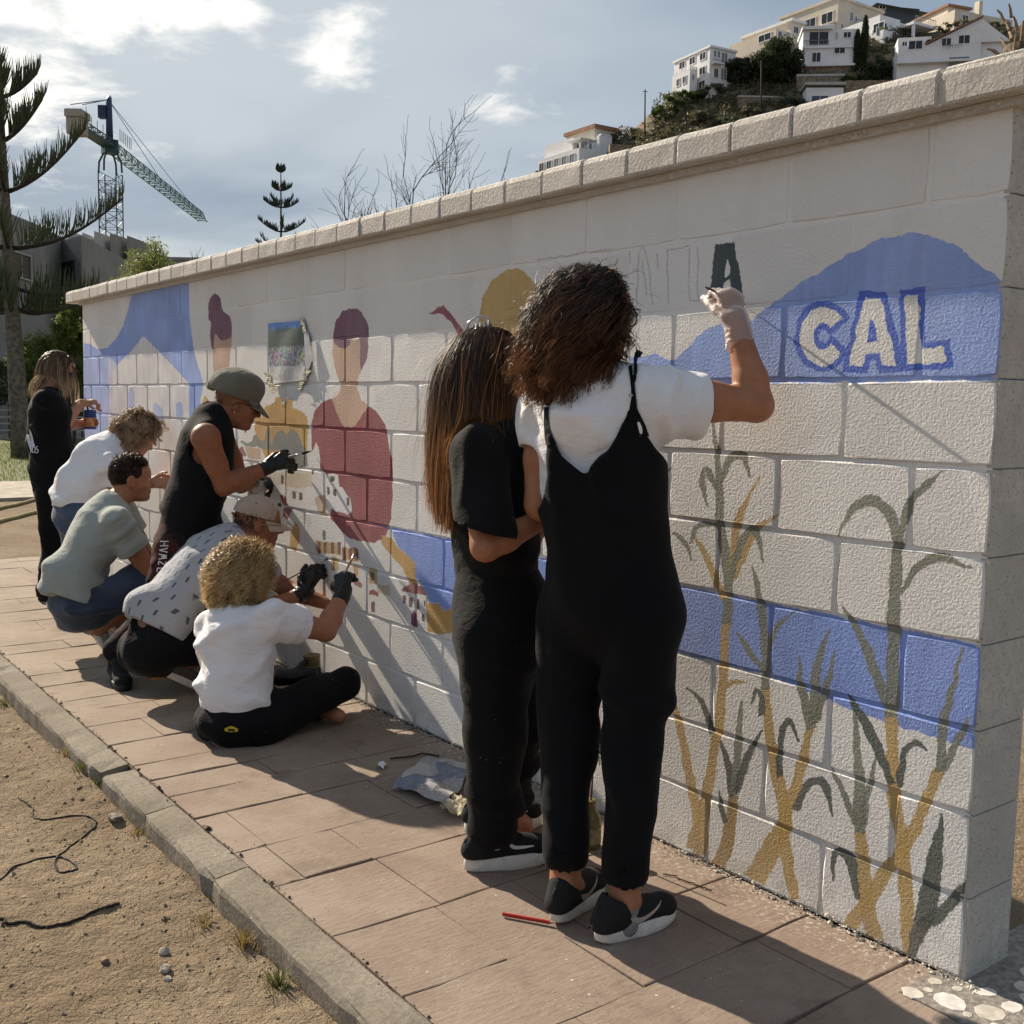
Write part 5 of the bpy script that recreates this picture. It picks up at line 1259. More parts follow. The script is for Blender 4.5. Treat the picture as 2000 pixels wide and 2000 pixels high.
    hp = hand_prims(j['wr'], hd_, hn, ht, (.8,.9,1.0,1.05), .0025, 1.04); dw = unit(j['wr']-j['er']); hp += [C(j['wr']-dw*.03, .037, j['wr']+dw*.02, .034, .01), neg(C(j['wr']-dw*.03, .032, j['wr']-dw*.2, .036), .002)]
    skin_obj('glove', hp, .0048, GLOVE_B, root, folds(dw, 260, .003, 3, near(j['wr'], .03, .07)))
    L, cp = cap_prims(hd, hA, 1.02); capm = cloth_mat('beige_canvas', (.46,.37,.29), .35, var=.08)
    cr = empty('cap', L(0,0,.1), parent=root)
    cp += [neg(E(L(0,-.010,.040), np.array((.079,.099,.082))*1.02, hA), .002)]
    skin_obj('crown', cp, .005, capm, cr, rough(.002, 20))
    V = []; F = []; n = 15
    for k in range(n):
        a = R_(-72+144*k/(n-1)); sx, cy = math.sin(a), math.cos(a)
        for (e, dz) in ((0, .0), (.5, -.002), (1, -.012)):
            r0 = np.array((.083*sx, -.010+.101*cy)); ext = .072*max(0, math.cos(a*1.12))**.6*e; V.append(L(r0[0]*(1+.05*e), r0[1]+ext, .026-r0[1]*.17+dz-.10*ext-.09*abs(sx)**2*e*.35))
    for off in (0, .0045):
        base = len(V) if off else 0
        if off: V += [v-hA[2]*off for v in V[:n*3]]
        for k in range(n-1):
            for e in range(2): F.append((base+k*3+e, base+(k+1)*3+e, base+(k+1)*3+e+1, base+k*3+e+1))
    for k in range(n-1): F.append((k*3+2, (k+1)*3+2, n*3+(k+1)*3+2, n*3+k*3+2))
    obj('brim', mesh('brim', V, F, capm, True), cr)
    for a in (-60, -10, 40, 100, 150, 210):
        q = L(.066*math.sin(R_(a)), -.010+.080*math.cos(R_(a)), .096); e = MB(); e.tube([q-hA[2]*.004, q+hA[2]*.002], .004, 8); e.build('eyelet', RIM, cr)
    bt = MB(); bt.tube([L(0,-.012,.130), L(0,-.012,.136)], .007, 8); bt.build('button', capm, cr)
    stp = MB(); stp.tube([L(.075*math.sin(R_(a)), -.012+.102*math.cos(R_(a)), .036) for a in (160,172,184,196)], .006, 6); stp.build('strap', plain('leather_strap', (.22,.12,.07), .6), cr)
    spectacles(hd, hA, 1.0, root, lens=CLEARLENS, rim=plain('gold_rim', (.45,.30,.14), .35, .05, **{'Metallic': .8}))
    hm = hair_mat('short_dark_hair', (.022,.013,.009), (.035,.02,.012), .15)
    P, Nn = scalp(hd, hA, 1.0, 900, lambda q: (q[:,1] < -.05) & (q[:,2] < .15) & (q[:,2] > -.85), 51); strands('hair', P, Nn, .016, hm, root, lambda P, t: np.broadcast_to(-Z+0*P, P.shape), 3, .0011, (), .6, .3, seed=3, jitter=.4)
    return j
_m = NT('clear_lens'); _t = _m.n('ShaderNodeBsdfTransparent'); _g = _m.n('ShaderNodeBsdfGlossy'); _g.inputs[1].default_value = .03; _x = _m.n('ShaderNodeMixShader'); _x.inputs[0].default_value = .12
_m.t.links.new(_t.outputs[0], _x.inputs[1]); _m.t.links.new(_g.outputs[0], _x.inputs[2]); CLEARLENS = _m.done(_x.outputs[0])
J5 = person_cap()

# ---- man standing, grey cap, black sleeveless shirt
def person_sleeveless():
    j = J3(5.02, hd=(462,788,.09), nk=(412,818,.04), ch=(398,900,.03), wa=(378,985,0.02), pv=(362,1062,.02), sr=(402,855,-.13), sl=(428,840,.20), er=(436,950,-.06), wr=(520,914,.05), el=(470,945,.26), wl=(497,930,.33),
           pr=(350,1080,-.03), kr=(305,1195,.20), ar=(228,1300,.0), pl=(378,1080,.15), kl=(440,1200,.38), al=(400,1290,.36))
    j['ar'][2] = .12; j['al'][2] = .1
    root = empty('person', (j['al']+j['ar'])/2*np.array([1,1,0]), 'person in grey peaked cap, sunglasses and black sleeveless shirt painting with gloved hands', 'person')
    fwd = mixv(.82,.55,0); sp = unit(j['nk']-j['pv']); side = unit(np.cross(fwd, Z)); dn = unit(np.cross(side, sp)); hd = j['hd']; hA = head_frame(mixv(.93,.30,-.24))
    b = head_prims(hd, hA, 1.0, 1.02); b += [C(j['nk'], .058, hd-hA[2]*.05, .055, .03)]
    torso(b, [(j['nk']-sp*.06, .12, .09), (j['ch'], .135, .09), (j['wa'], .12, .09), (j['pv'], .14, .11)], dn); b += [C(j['sl'], .055, j['sr'], .055, .04), E(j['sr'], (.062,.062,.062), None, .03)]
    limb(b, j['sr'], .060, j['er'], .046, j['wr'], .031, .015); limb(b, j['sl'], .058, j['el'], .045, j['wl'], .031, .015)
    hd_ = unit(at(560,897,5.06)-j['wr']); hn = mixv(.1,.75,-.6); ht = mixv(.2,.1,.95)
    b += hand_prims(j['wr'], hd_, hn, ht, (1.0,1.05,1.1,1.2), -.003, 1.02); h2 = mixv(.5,.5,-.35); b += hand_prims(j['wl'], h2, mixv(-.6,.2,-.5), mixv(-.3,.8,.3), (.7,.7,.8,.8), 0, 1.0)
    limb(b, j['pr'], .085, j['kr'], .06, j['ar'], .04); limb(b, j['pl'], .085, j['kl'], .06, j['al'], .04)
    skin_obj('body', b, .007, SK_B, root); eyes(hd, hA, 1.0, root)
    t = []; torso(t, [(j['nk']-sp*.0, .085, .075), (j['nk']*.6+j['ch']*.4, .140, .105), (j['ch'], .160, .120), (j['wa'], .158, .128), (j['pv']-sp*.06, .165, .135)], dn, .05); t += [C(j['sl'], .055, j['sr']*.75+j['nk']*.25, .058, .05)]
    t += [neg(C(j['sr']+side*.03-sp*.02, .080, j['sr']-side*.02-sp*.06+fwd*.01, .070), .012), neg(C(j['nk']+sp*.015, .066, hd-hA[2]*.06, .06), .01), HALF(j['pv']-sp*.07, -sp)]
    skin_obj('vest', t, .007, BLACK, root, along([folds(sp+side*.4, 40, .012, 3, lambda P: np.clip((1.0-P[:,2])*4, .15, 1)), rough(.003, 12)]))
    s = []; torso(s, [(j['wa']-sp*.02, .145, .115), (j['pv'], .168, .142)], dn, .05)
    s += [C(j['pr'], .11, j['kr'], .085, .05), C(j['kr'], .085, j['ar']+Z*.03, .062, .04), C(j['pl'], .105, j['kl'], .085, .05), C(j['kl'], .085, j['al']+Z*.02, .065, .04)]
    pm = NT('dark_red_print_trousers'); p = pm.pos(); ss = pm.n('ShaderNodeSeparateXYZ'); pm.set(ss.inputs[0], p)
    blot = pm.ramp(pm.noise(p, 9, 4, .6, 1.0), .50, .60); colr = pm.mix(pm.math('MULTIPLY', blot, .8), (.012,.010,.011), (.075,.022,.018)); PM = pm.done(pm.bsdf(colr, .88, pm.bump(pm.noise(p, 20, 4), .6, .012), spec=.15))
    tr = skin_obj('trousers', s, .0085, PM, root, along([folds(Z+side*.5, 44, .012, 5), rough(.004, 10)]))
    bv = bvh_of([tr]); lm_ = plain('white_lettering', (.55,.55,.55), .7)
    y0 = 1058
    for k, g in enumerate(['H','A','W','S','E','L','L','O','S']):
        y = 1062+k*12.5; c = (322-.9*k*1.6, y)
        for P in {'H': [[(-8,-4),(8,-4)],[(-8,4),(8,4)],[(0,-4),(0,4)]], 'A': [[(8,-4),(-8,0)],[(-8,0),(8,4)]], 'W': [[(-8,-5),(8,-2)],[(8,-2),(-3,0)],[(-3,0),(8,2)],[(8,2),(-8,5)]], 'S': [[(-7,3),(-6,-3),(0,0),(6,3),(7,-3)]], 'E': [[(-8,-3),(8,-3)],[(-8,-3),(-8,4)],[(8,-3),(8,4)]], 'L': [[(-8,-3),(8,-3)],[(8,-3),(8,4)]], 'O': [[(-7,0),(0,4),(7,0),(0,-4),(-7,0)]]}[g]:
            ribbon('lettering', bv, [(c[0]+a, c[1]+bb) for a, bb in P], [2.2,2.2], lm_, root, .004, 4)
    f_ = mixv(.35,-.60); heel = j['ar']*np.array([1,1,0])-f_*.075; shoe(heel, heel+f_*.28, root, 'boot'); f2 = mixv(.8,.5); heel = j['al']*np.array([1,1,0])-f2*.07; shoe(heel, heel+f2*.28, root, 'boot')
    hp = hand_prims(j['wr'], hd_, hn, ht, (1.0,1.05,1.1,1.2), .0025, 1.04); dw = unit(j['wr']-j['er']); hp += [C(j['wr']-dw*.02, .036, j['wr']+dw*.02, .034, .01)]
    skin_obj('glove', hp, .0048, GLOVE_B, root, folds(dw, 260, .003, 3, near(j['wr'], .03, .07)))
    hp = hand_prims(j['wl'], h2, mixv(-.6,.2,-.5), mixv(-.3,.8,.3), (.7,.7,.8,.8), .0025, 1.04); skin_obj('glove', hp, .0048, GLOVE_B, root)
    capm = cloth_mat('grey_washed_cotton', (.155,.145,.115), .5, var=.1); L = lambda *v: hd+np.array(v)@hA; cr = empty('cap', L(0,0,.1), parent=root)
    cp = [E(L(0,-.020,.060), (.098,.120,.100), hA, .02), E(L(0,.015,.090), (.094,.10,.072), hA, .03), E(L(0,-.075,.050), (.078,.062,.075), hA, .03), HALF(L(0,0,.022), -(hA[2]*.99+hA[1]*.12)), neg(E(L(0,-.012,.035), (.080,.102,.085), hA), .004)]
    skin_obj('crown', cp, .0055, capm, cr, along([folds(hA[0], 60, .007, 3, None, 5), rough(.003, 16)]))
    V = []; F = []; n = 13
    for k in range(n):
        a = R_(-66+132*k/(n-1)); sx, cy = math.sin(a), math.cos(a)
        for e in (0,.5,1.0):
            ext = .060*max(0, math.cos(a*1.2))**.5*e; V.append(L(.088*sx, .004+.098*cy+ext, .030-.10*e*cy**2*.55-.02*e*abs(sx)))
    for off in (0,.006):
        base = len(V) if off else 0
        if off: V += [v-hA[2]*off for v in V[:n*3]]
        for k in range(n-1):
            for e in range(2): F.append((base+k*3+e, base+(k+1)*3+e, base+(k+1)*3+e+1, base+k*3+e+1))
    for k in range(n-1): F.append((k*3+2, (k+1)*3+2, n*3+(k+1)*3+2, n*3+k*3+2))
    obj('peak', mesh('peak', V, F, capm, True), cr)
    spectacles(hd, hA, 1.03, root)
    er_ = MB(); q = L(.082,-.006,-.042); er_.tube([q+hA[2]*.004, q-hA[2]*.004], .0035, 8); er_.build('earring', plain('silver_stud', (.7,.7,.68), .2, .02, **{'Metallic': 1.0}), root)
    hm = hair_mat('cropped_grey_hair', (.06,.05,.04), (.09,.08,.07), .15)
    P, Nn = scalp(hd, hA, 1.0, 500, lambda q: (q[:,1] < -.15) & (q[:,2] < .0) & (q[:,2] > -.75), 57); strands('hair', P, Nn, .008, hm, root, lambda P, t: np.broadcast_to(-Z+0*P, P.shape), 2, .0010, (), .6, .3, seed=3, jitter=.4)
    return j
J4 = person_sleeveless()
# ---- man crouching in a grey-green T-shirt and jeans
def person_sage():
    j = J3(5.62, hd=(256,937,.12), nk=(214,990,.05), ch=(182,1058,0), wa=(145,1130,-.06), pv=(152,1180,-.08), sr=(228,1022,-.11), sl=(238,1000,.22), er=(287,1112,0), wr=(335,1088,.14), el=(290,1095,.3), wl=(340,1080,.2),
           pr=(168,1188,-.12), kr=(288,1120,.05), ar=(190,1242,-.08), pl=(185,1180,.1), kl=(300,1135,.3), al=(215,1240,.15))
    j['ar'][2] = .13; j['al'][2] = .12
    root = empty('person', np.array([j['ar'][0], j['ar'][1]+.08, 0]), 'person with short dark hair crouching in sage grey T-shirt and rolled blue jeans', 'person')
    sp = unit(j['nk']-j['pv']); side = unit(np.cross(FH*.55+RH*.82, Z)); dn = unit(np.cross(side, sp)); hd = j['hd']; hA = head_frame(mixv(.90,.42,.02))
    b = head_prims(hd, hA, 1.02, 1.03); b += [C(j['nk'], .060, hd-hA[2]*.05-hA[1]*.015, .058, .03)]
    torso(b, [(j['nk']-sp*.05, .12, .09), (j['ch'], .13, .09), (j['wa'], .125, .09), (j['pv'], .14, .11)], dn); b += [C(j['sl'], .05, j['sr'], .05, .04)]
    limb(b, j['sr'], .055, j['er'], .046, j['wr'], .031, .015); limb(b, j['sl'], .055, j['el'], .045, j['wl'], .031, .015)
    b += hand_prims(j['wr'], mixv(.9,.4,.1), mixv(-.3,.8,-.3), Z, (.8,.9,1.0,1.0), 0, 1.0) + hand_prims(j['wl'], mixv(.9,.2,.1), mixv(-.3,-.8,-.3), Z, (.8,.9,1.0,1.0), 0, 1.0)
    limb(b, j['pr'], .085, j['kr'], .06, j['ar'], .042); limb(b, j['pl'], .085, j['kl'], .06, j['al'], .042)
    skin_obj('body', b, .0075, SK_A, root); eyes(hd, hA, 1.02, root)
    t = [C(j['sr'], .080, j['sr']*.35+j['er']*.65, .084, .04), C(j['sl'], .078, j['sl']*.35+j['el']*.65, .082, .04), HALF(j['sr']*.42+j['er']*.58, j['er']-j['sr']), neg(C(j['sr']*.3+j['er']*.7, .064, j['er'], .056), .004)]
    torso(t, [(j['nk']-sp*.0, .085, .078), (j['nk']*.6+j['ch']*.4, .155, .110), (j['ch'], .168, .122), (j['wa'], .165, .130), (j['pv']-sp*.04, .170, .140)], dn, .05); t += [C(j['sl'], .060, j['sr'], .062, .05), C(j['pv']+dn*.05, .10, j['wa']+dn*.06, .11, .05)]
    t += [HALF(at(150,1215,5.5)*.4+at(240,1150,5.5)*.6-sp*.045, -sp-Z*.3+dn*.2), neg(C(j['nk']+sp*.012, .070, hd-hA[2]*.06, .06), .01)]
    skin_obj('t_shirt', t, .0075, TEE_G, root, along([folds(sp+side*.2, 40, .012, 3, lambda P: np.clip(((j['ch']-P)@sp)*6+.3, .05, 1)), folds(j['er']-j['sr'], 60, .007, 9, near(j['sr'], .05, .25)), folds(sp*.5+dn, 50, .008, 19, near(j['nk'], .03, .2)), rough(.003, 12)]))
    s = []; torso(s, [(j['wa']-sp*.0, .13, .10), (j['pv'], .15, .115)], dn, .05); s += [E(j['pv']-sp*.0+Z*.01, (.15,.13,.105), np.array([side, unit(np.cross(Z, side)), Z]), .05)]
    s += [C(j['pr'], .098, j['kr'], .080, .05), C(j['kr'], .082, j['ar']+Z*.07, .066, .03), C(j['pl'], .10, j['kl'], .08, .05), C(j['kl'], .08, j['al']+Z*.07, .064, .03)]
    skin_obj('jeans', s, .0085, DENIM2, root, along([folds(sp+side, 46, .010, 5), folds(Z, 60, .008, 8), rough(.004, 10)]))
    he = at(160,1212,5.52); to = on_ground(205,1278); to[2] = .004; he = to-unit(to-he)*.27; f = unit(to-he); u = np.cross(side, f); shoe(he, to, root, 'sand', up=u if u[2] > 0 else -u)
    to2 = j['al']*np.array([1,1,0])+mixv(.7,.5)*.12; to2[2] = .004; he2 = to2-unit(to2-(j['al']-mixv(.8,.5)*.05))*.26; f = unit(to2-he2); u = np.cross(side, f); shoe(he2, to2, root, 'sand', up=u if u[2] > 0 else -u)
    hm = hair_mat('short_brown_hair', (.020,.0125,.008), (.06,.033,.018), .2)
    def keep(q): return ((q[:,2] > .42-.75*np.clip(.35-q[:,1], 0, 1)) | (q[:,1] < -.35)) & (q[:,2] > -.55)
    P, Nn = scalp(hd, hA, 1.02, 5200, keep, 61); g = np.random.default_rng(3); top = np.clip(((P-hd)@hA[2]-.04)*14, 0, 1)
    strands('hair', P, Nn, .016+.022*top, hm, root, lambda P, t: np.broadcast_to(hA[1]*.5+hA[2]*.3, P.shape)+0*P, 4, .0013, (), .6, .1, seed=3, jitter=.45, clump=.5, nclump=300)
    cap = [E(hd+np.array((0,-.013,.031))*1.02@hA, np.array((.0775,.0975,.0915))*1.01, hA), neg(E(hd+np.array((0,.125,-.02))@hA, np.array((.09,.080,.105)), hA), .02), HALF(hd+np.array((0,-.03,-.035))@hA, -hA[2]-hA[1]*.5)]
    skin_obj('hair_base', cap, .006, plain('hair_shadow_dark', (.016,.010,.007), .8, .2), root, rough(.003, 60))
    return j
J3p = person_sage()
# ---- woman bending forward in a white T-shirt and jeans
def person_bending():
    j = J3(6.3, hd=(266,852,.14), nk=(224,872,.1), ch=(195,905,.05), wa=(160,950,0), pv=(152,1000,-.02), sr=(214,905,-.09), sl=(222,880,.2), er=(228,965,-.02), wr=(290,945,.12), el=(250,950,.25), wl=(300,940,.25),
           pr=(150,1010,-.09), kr=(160,1115,.02), ar=(148,1225,-.04), pl=(165,1010,.1), kl=(185,1115,.16), al=(178,1215,.12))
    j['ar'][2] = .09; j['al'][2] = .09
    root = empty('person', (j['al']+j['ar'])/2*np.array([1,1,0]), 'person with wavy light brown hair bending forward in white T-shirt and blue jeans', 'person')
    sp = unit(j['nk']-j['pv']); side = unit(np.cross(FH*.55+RH*.82, Z)); dn = unit(np.cross(side, sp)); hd = j['hd']; hA = head_frame(mixv(.85,.35,-.45))
    b = head_prims(hd, hA, .97); b += [C(j['nk'], .05, hd-hA[2]*.05, .05, .03)]
    torso(b, [(j['nk']-sp*.05, .11, .085), (j['ch'], .12, .09), (j['wa'], .115, .09), (j['pv'], .14, .11)], dn); b += [C(j['sl'], .048, j['sr'], .048, .04)]
    limb(b, j['sr'], .050, j['er'], .041, j['wr'], .027, .015); limb(b, j['sl'], .05, j['el'], .041, j['wl'], .027, .015)
    b += hand_prims(j['wr'], mixv(.95,.3,.05), mixv(-.2,.8,-.4), Z, (.8,.9,1.0,1.0), 0, .95) + hand_prims(j['wl'], mixv(.95,.2,.1), mixv(-.3,-.8,-.3), Z, (.8,.9,1.0,1.0), 0, .95)
    for q in 'lr': limb(b, j['p'+q], .085, j['k'+q], .055, j['a'+q], .037)
    skin_obj('body', b, .008, SK_C, root)
    t = [C(j['sr'], .074, j['sr']*.35+j['er']*.65, .078, .04), C(j['sl'], .07, j['sl']*.4+j['el']*.6, .076, .04), HALF(j['sr']*.36+j['er']*.64, j['er']-j['sr'])]
    torso(t, [(j['nk']-sp*.0, .085, .075), (j['nk']*.6+j['ch']*.4, .140, .108), (j['ch'], .158, .120), (j['wa'], .165, .140), (j['pv']-sp*.02, .168, .145)], dn, .05); t += [C(j['sl'], .055, j['sr'], .058, .05), C(j['wa']+dn*.06, .10, j['ch']+dn*.05, .10, .05)]
    t += [HALF(j['pv']-sp*.035, -sp), neg(C(j['nk']+sp*.012, .064, hd-hA[2]*.06, .06), .01)]
    skin_obj('t_shirt', t, .0075, TEE_W2, root, along([folds(sp*.6+dn, 42, .012, 3), folds(j['er']-j['sr'], 60, .006, 9, near(j['sr'], .05, .25)), rough(.003, 12)]))
    s = []; torso(s, [(j['wa']-sp*.04, .13, .11), (j['pv'], .155, .14)], dn, .05)
    for q in 'lr': s += [C(j['p'+q], .105, j['k'+q], .075, .04), C(j['k'+q], .075, j['a'+q]-Z*.02, .06, .04)]
    skin_obj('jeans', s, .0085, DENIM, root, along([folds(Z+side, 46, .009, 5), rough(.004, 10)]))
    f = mixv(.8,.55)
    for q in 'lr': he = j['a'+q]*np.array([1,1,0])-f*.07; shoe(he, he+f*.25, root, 'run')
    hm = hair_mat('light_brown_waves', (.20,.125,.065), (.60,.43,.26), .42); back = -hA[1]
    col = [('e', hd+np.array((0,-.012,.03))@hA, np.array((.077,.097,.091)), hA)]
    def keep(q): return (q[:,1] < .55) & (q[:,2] > -.6) & ((q[:,1] < .25) | (q[:,2] > .1))
    def flow(P, t):
        d = P-hd; d = d/(np.linalg.norm(d, axis=1)[:, None]+1e-9); return d*(.7 if t < .5 else .15)-Z*(.30+.9*t)+RH*.25
    g = np.random.default_rng(17); P, Nn = scalp(hd, hA, .97, 2600, keep, 71)
    strands('hair', P, Nn, .095+.055*g.random(len(P)), hm, root, flow, 16, .0020, col, .66, .3, .012, 110., .7, 130, 5, .5, jitter=.18, curl_in=.3)
    cap = [E(hd+np.array((0,-.014,.032))@hA, np.array((.081,.100,.094)), hA), neg(E(hd+np.array((0,.115,-.03))@hA, np.array((.08,.075,.11)), hA), .02), neg(E(hd+np.array((0,0,-.16))@hA, np.array((.12,.12,.10)), hA), .02)]
    skin_obj('hair_base', cap, .009, plain('hair_shadow_light', (.07,.045,.025), .8, .3), root, rough(.005, 40))
    return j
J2 = person_bending()
# ---- woman standing at the far end of the wall
def person_far():
    j = J3(7.03, hd=(112,722,.05), nk=(95,766,0), ch=(96,835,0), wa=(102,900,0), pv=(107,955,0), sr=(90,785,-.13), sl=(112,775,.15), er=(117,833,-.02), wr=(158,788,.13), el=(130,828,.25), wl=(157,828,.32),
           pr=(101,965,-.07), kr=(106,1065,-.05), ar=(96,1152,-.06), pl=(118,965,.08), kl=(122,1060,.1), al=(118,1140,.1))
    j['ar'][2] = .09; j['al'][2] = .09
    root = empty('person', (j['al']+j['ar'])/2*np.array([1,1,0]), 'person in black T-shirt with white back print standing at the far end', 'person')
    fwd = mixv(.82,.55); side = np.cross(fwd, Z); hd = j['hd']; hA = head_frame(mixv(.88,.30,-.38))
    b = head_prims(hd, hA, .98); b += [C(j['nk'], .05, hd-hA[2]*.05, .05, .03)]
    torso(b, [(j['nk']-Z*.06, .11, .08), (j['ch'], .125, .085), (j['wa'], .11, .08), (j['pv'], .14, .10)], fwd); b += [C(j['sl'], .045, j['sr'], .045, .04)]
    limb(b, j['sr'], .052, j['er'], .045, j['wr'], .028, .015); limb(b, j['sl'], .05, j['el'], .041, j['wl'], .027, .015)
    b += hand_prims(j['wr'], mixv(.85,.4,.15), mixv(.2,.3,-.9), mixv(-.2,.9,.1), (.8,.9,1.0,1.05), 0, .95) + hand_prims(j['wl'], mixv(.9,.2,.0), mixv(.1,-.9,0), Z, (.8,.85,.9,.9), 0, .95)
    for q in 'lr': limb(b, j['p'+q], .085, j['k'+q], .055, j['a'+q], .037)
    skin_obj('body', b, .008, SK_C, root); eyes(hd, hA, .98, root)
    t = [C(j['sr'], .078, j['sr']*.2+j['er']*.8, .084, .04), C(j['sl'], .075, j['sl']*.3+j['el']*.7, .08, .04), HALF(j['sr']*.28+j['er']*.72, j['er']-j['sr'])]
    torso(t, [(j['nk']-Z*.03, .09, .075), (j['ch']+Z*.10, .150, .115), (j['ch']-Z*.05, .155, .125), (j['wa'], .160, .135), (j['pv']-Z*.03, .168, .145)], fwd, .05); t += [C(j['sl'], .058, j['sr'], .06, .05), HALF(j['pv']-Z*.02, -Z), neg(C(j['nk']+Z*.02, .066, hd-hA[2]*.05, .06), .01)]
    tee = skin_obj('t_shirt', t, .0075, BLACK, root, along([folds(Z+side*.4, 36, .010, 3), rough(.003, 12)]))
    s = []; torso(s, [(j['wa']-Z*.1, .13, .11), (j['pv'], .150, .13)], fwd, .05)
    for q in 'lr': s += [C(j['p'+q], .10, j['k'+q], .078, .03), C(j['k'+q], .078, j['a'+q]-Z*.01, .07, .03)]
    skin_obj('trousers', s, .0085, BLACK, root, along([folds(Z+side, 46, .009, 5), rough(.004, 10)]))
    f = mixv(.75,.2)
    for q in 'lr': he = j['a'+q]*np.array([1,1,0])-f*.07; shoe(he, he+f*.25, root, 'boot')
    bv = bvh_of([tee]); wm = plain('white_print', (.6,.6,.6), .7)
    for P, w in (([(51.5,798),(53,820),(55,845),(58,865),(62,880)], [2,5,6,6,3]), ([(58,838),(62,850),(64,862),(68,872)], [2,4,5,2]), ([(60,862),(66,874)], [3,5])): ribbon('back_print', bv, P, w, wm, root, .004, 6)
    for P in ([(62,877),(61,885)], [(66,872),(69,876),(69,882),(65,884),(64,878),(66,872)], [(74,872),(71,874),(72,877),(75,880),(73,885),(70,884)]): ribbon('back_print', bv, P, [1.6,1.6], wm, root, .004, 6)
    hm = hair_mat('long_dark_blond_hair', (.17,.11,.06), (.60,.45,.27), .42); back = -hA[1]
    col = [('e', hd+np.array((0,-.012,.03))@hA, np.array((.077,.097,.091)), hA), ('c', j['sl'], j['sr'], .085), ('c', j['nk'], j['ch'], .12)]
    def keep(q): return (q[:,1] < .4) & (q[:,2] > -.5) & ((q[:,1] < .05) | (q[:,2] > .2)) & ((np.abs(q[:,0]) < .75) | (q[:,2] > .1))
    def flow(P, t): return np.broadcast_to(back*(.12 if t < .3 else .0)-Z*(.6+1.4*t), P.shape)+0*P
    g = np.random.default_rng(19); P, Nn = scalp(hd, hA, .98, 2600, keep, 81)
    strands('hair', P, Nn, .19+.10*g.random(len(P)), hm, root, flow, 16, .0018, col, .55, .5, .006, 24., .5, 120, 5, .5, jitter=.12, curl_in=.4)
    fr = hd+np.array([(sx*.055, .07+.02*g.random(), .06) for sx in (-1, 1) for _ in range(9)])@hA; strands('front_hair', fr, np.broadcast_to(hA[1], fr.shape), .22+.08*g.random(len(fr)), hm, root, lambda P, t: np.broadcast_to(-Z+hA[1]*.10, P.shape)+0*P, 12, .0016, col, .4, .5, .004, 20., .4, 8, 7, .5, jitter=.1)
    cap = [E(hd+np.array((0,-.014,.032))@hA, np.array((.080,.099,.093)), hA), neg(E(hd+np.array((0,.115,-.03))@hA, np.array((.08,.075,.11)), hA), .02), neg(E(hd+np.array((0,0,-.16))@hA, np.array((.12,.12,.10)), hA), .02)]
    skin_obj('hair_base', cap, .009, plain('hair_shadow_far', (.04,.026,.015), .8, .3), root)
    spectacles(hd, hA, 1.0, root); spectacles(hd+hA[2]*.095-hA[1]*.06, hA, .95, root)
    return j
J1 = person_far()
# ================================================================ things in hands, on the wall and on the ground
WOODH = plain('brush_wood', (.05,.035,.025), .5, .2); STEEL = plain('brush_ferrule', (.5,.5,.48), .3, .1, **{'Metallic': 1.0}); BRIS = plain('bristles', (.03,.028,.025), .9, .3, 300, .4); ORANGEW = plain('orange_wood', (.50,.22,.06), .5, .1)
def brush(a, b, r, hm, label, tipm=None, ratio=.70):
    a = np.asarray(a, float); b = np.asarray(b, float); root = empty('paint_brush', a, label, 'brush', 'paint brushes in use along the wall'); d = b-a
    h = MB(); q = [a, a+d*.03, a+d*.30, a+d*.55, a+d*(ratio-.02), a+d*ratio]; h.tube(q, [r*.3, r*.62, r*.75, r*1.05, r*.9, r*.8], 8); h.build('handle', hm, root, True)
    h = MB(); h.tube([a+d*ratio, a+d*(ratio+.02), a+d*(ratio+.15)], [r*.85, r*.95, r*1.05], 8); h.build('ferrule', STEEL, root, True)
    h = MB(); h.tube([a+d*(ratio+.15), a+d*(ratio+.22), b], [r*1.0, r*1.15, r*.25], 8); h.build('bristle_head', tipm or BRIS, root, True)
wl_ = on_wall(1440, 580); brush(at(1378,561,2.79), np.array([wl_[0], -.004, wl_[2]-.01]), .0048, WOODH, 'thin dark brush held in the clear glove at the letter A', ratio=.62)
wl_ = on_wall(609, 881); brush(at(520,905,5.09), np.array([wl_[0], -.004, wl_[2]]), .0065, plain('pale_handle', (.22,.21,.19), .5), 'grey flat brush in the black glove of the sleeveless painter', ratio=.66)
wl_ = on_wall(697, 1076); brush(at(668,1130,4.57), np.array([wl_[0], -.004, wl_[2]]), .0052, ORANGEW, 'orange brush held up by the curly blond sitter', plain('ochre_bristle', (.45,.25,.08), .8), ratio=.72)
wl_ = on_wall(640, 1092); brush(at(553,1136,4.86), np.array([wl_[0], -.004, wl_[2]]), .0042, WOODH, 'long thin brush in the gloved hand beside the beige cap', ratio=.8)
brush(at(166,776,7.24), at(176,818,7.30), .006, plain('blue_handle', (.015,.02,.06), .5), 'dark blue brush dipped into the paint can at the far end', ratio=.8)
TIN = plain('bare_tin', (.45,.44,.42), .35, .1, **{'Metallic': .9})
def can_(c, r, h, label, body, name='paint_can', inside=(.03,.03,.03), cat='paint can', tilt=(0,0,1), glass=False):
    root = empty(name, c, label, cat); fr = frame_dir(c, tilt); b = MB()
    b.lathe([(r*.96,0),(r,.004),(r,h*.98),(r*1.03,h*.985),(r*1.03,h),(r*.94,h),(r*.94,h*.5)], fr=fr, n=24, close=False); b.lathe([(.001,.001),(r*.97,.001)], fr=fr, n=24, close=False); b.build('body', body, root, True)
    p = MB(); p.lathe([(.0005,h*.72),(r*.935,h*.72)], fr=fr, n=24, close=False); p.build('paint', plain('wet_paint_'+name, inside, .25, .1), root)
    l = MB(); l.lathe([(r*1.012,h*.12),(r*1.012,h*.60)], fr=fr, n=24, close=False); return root, l
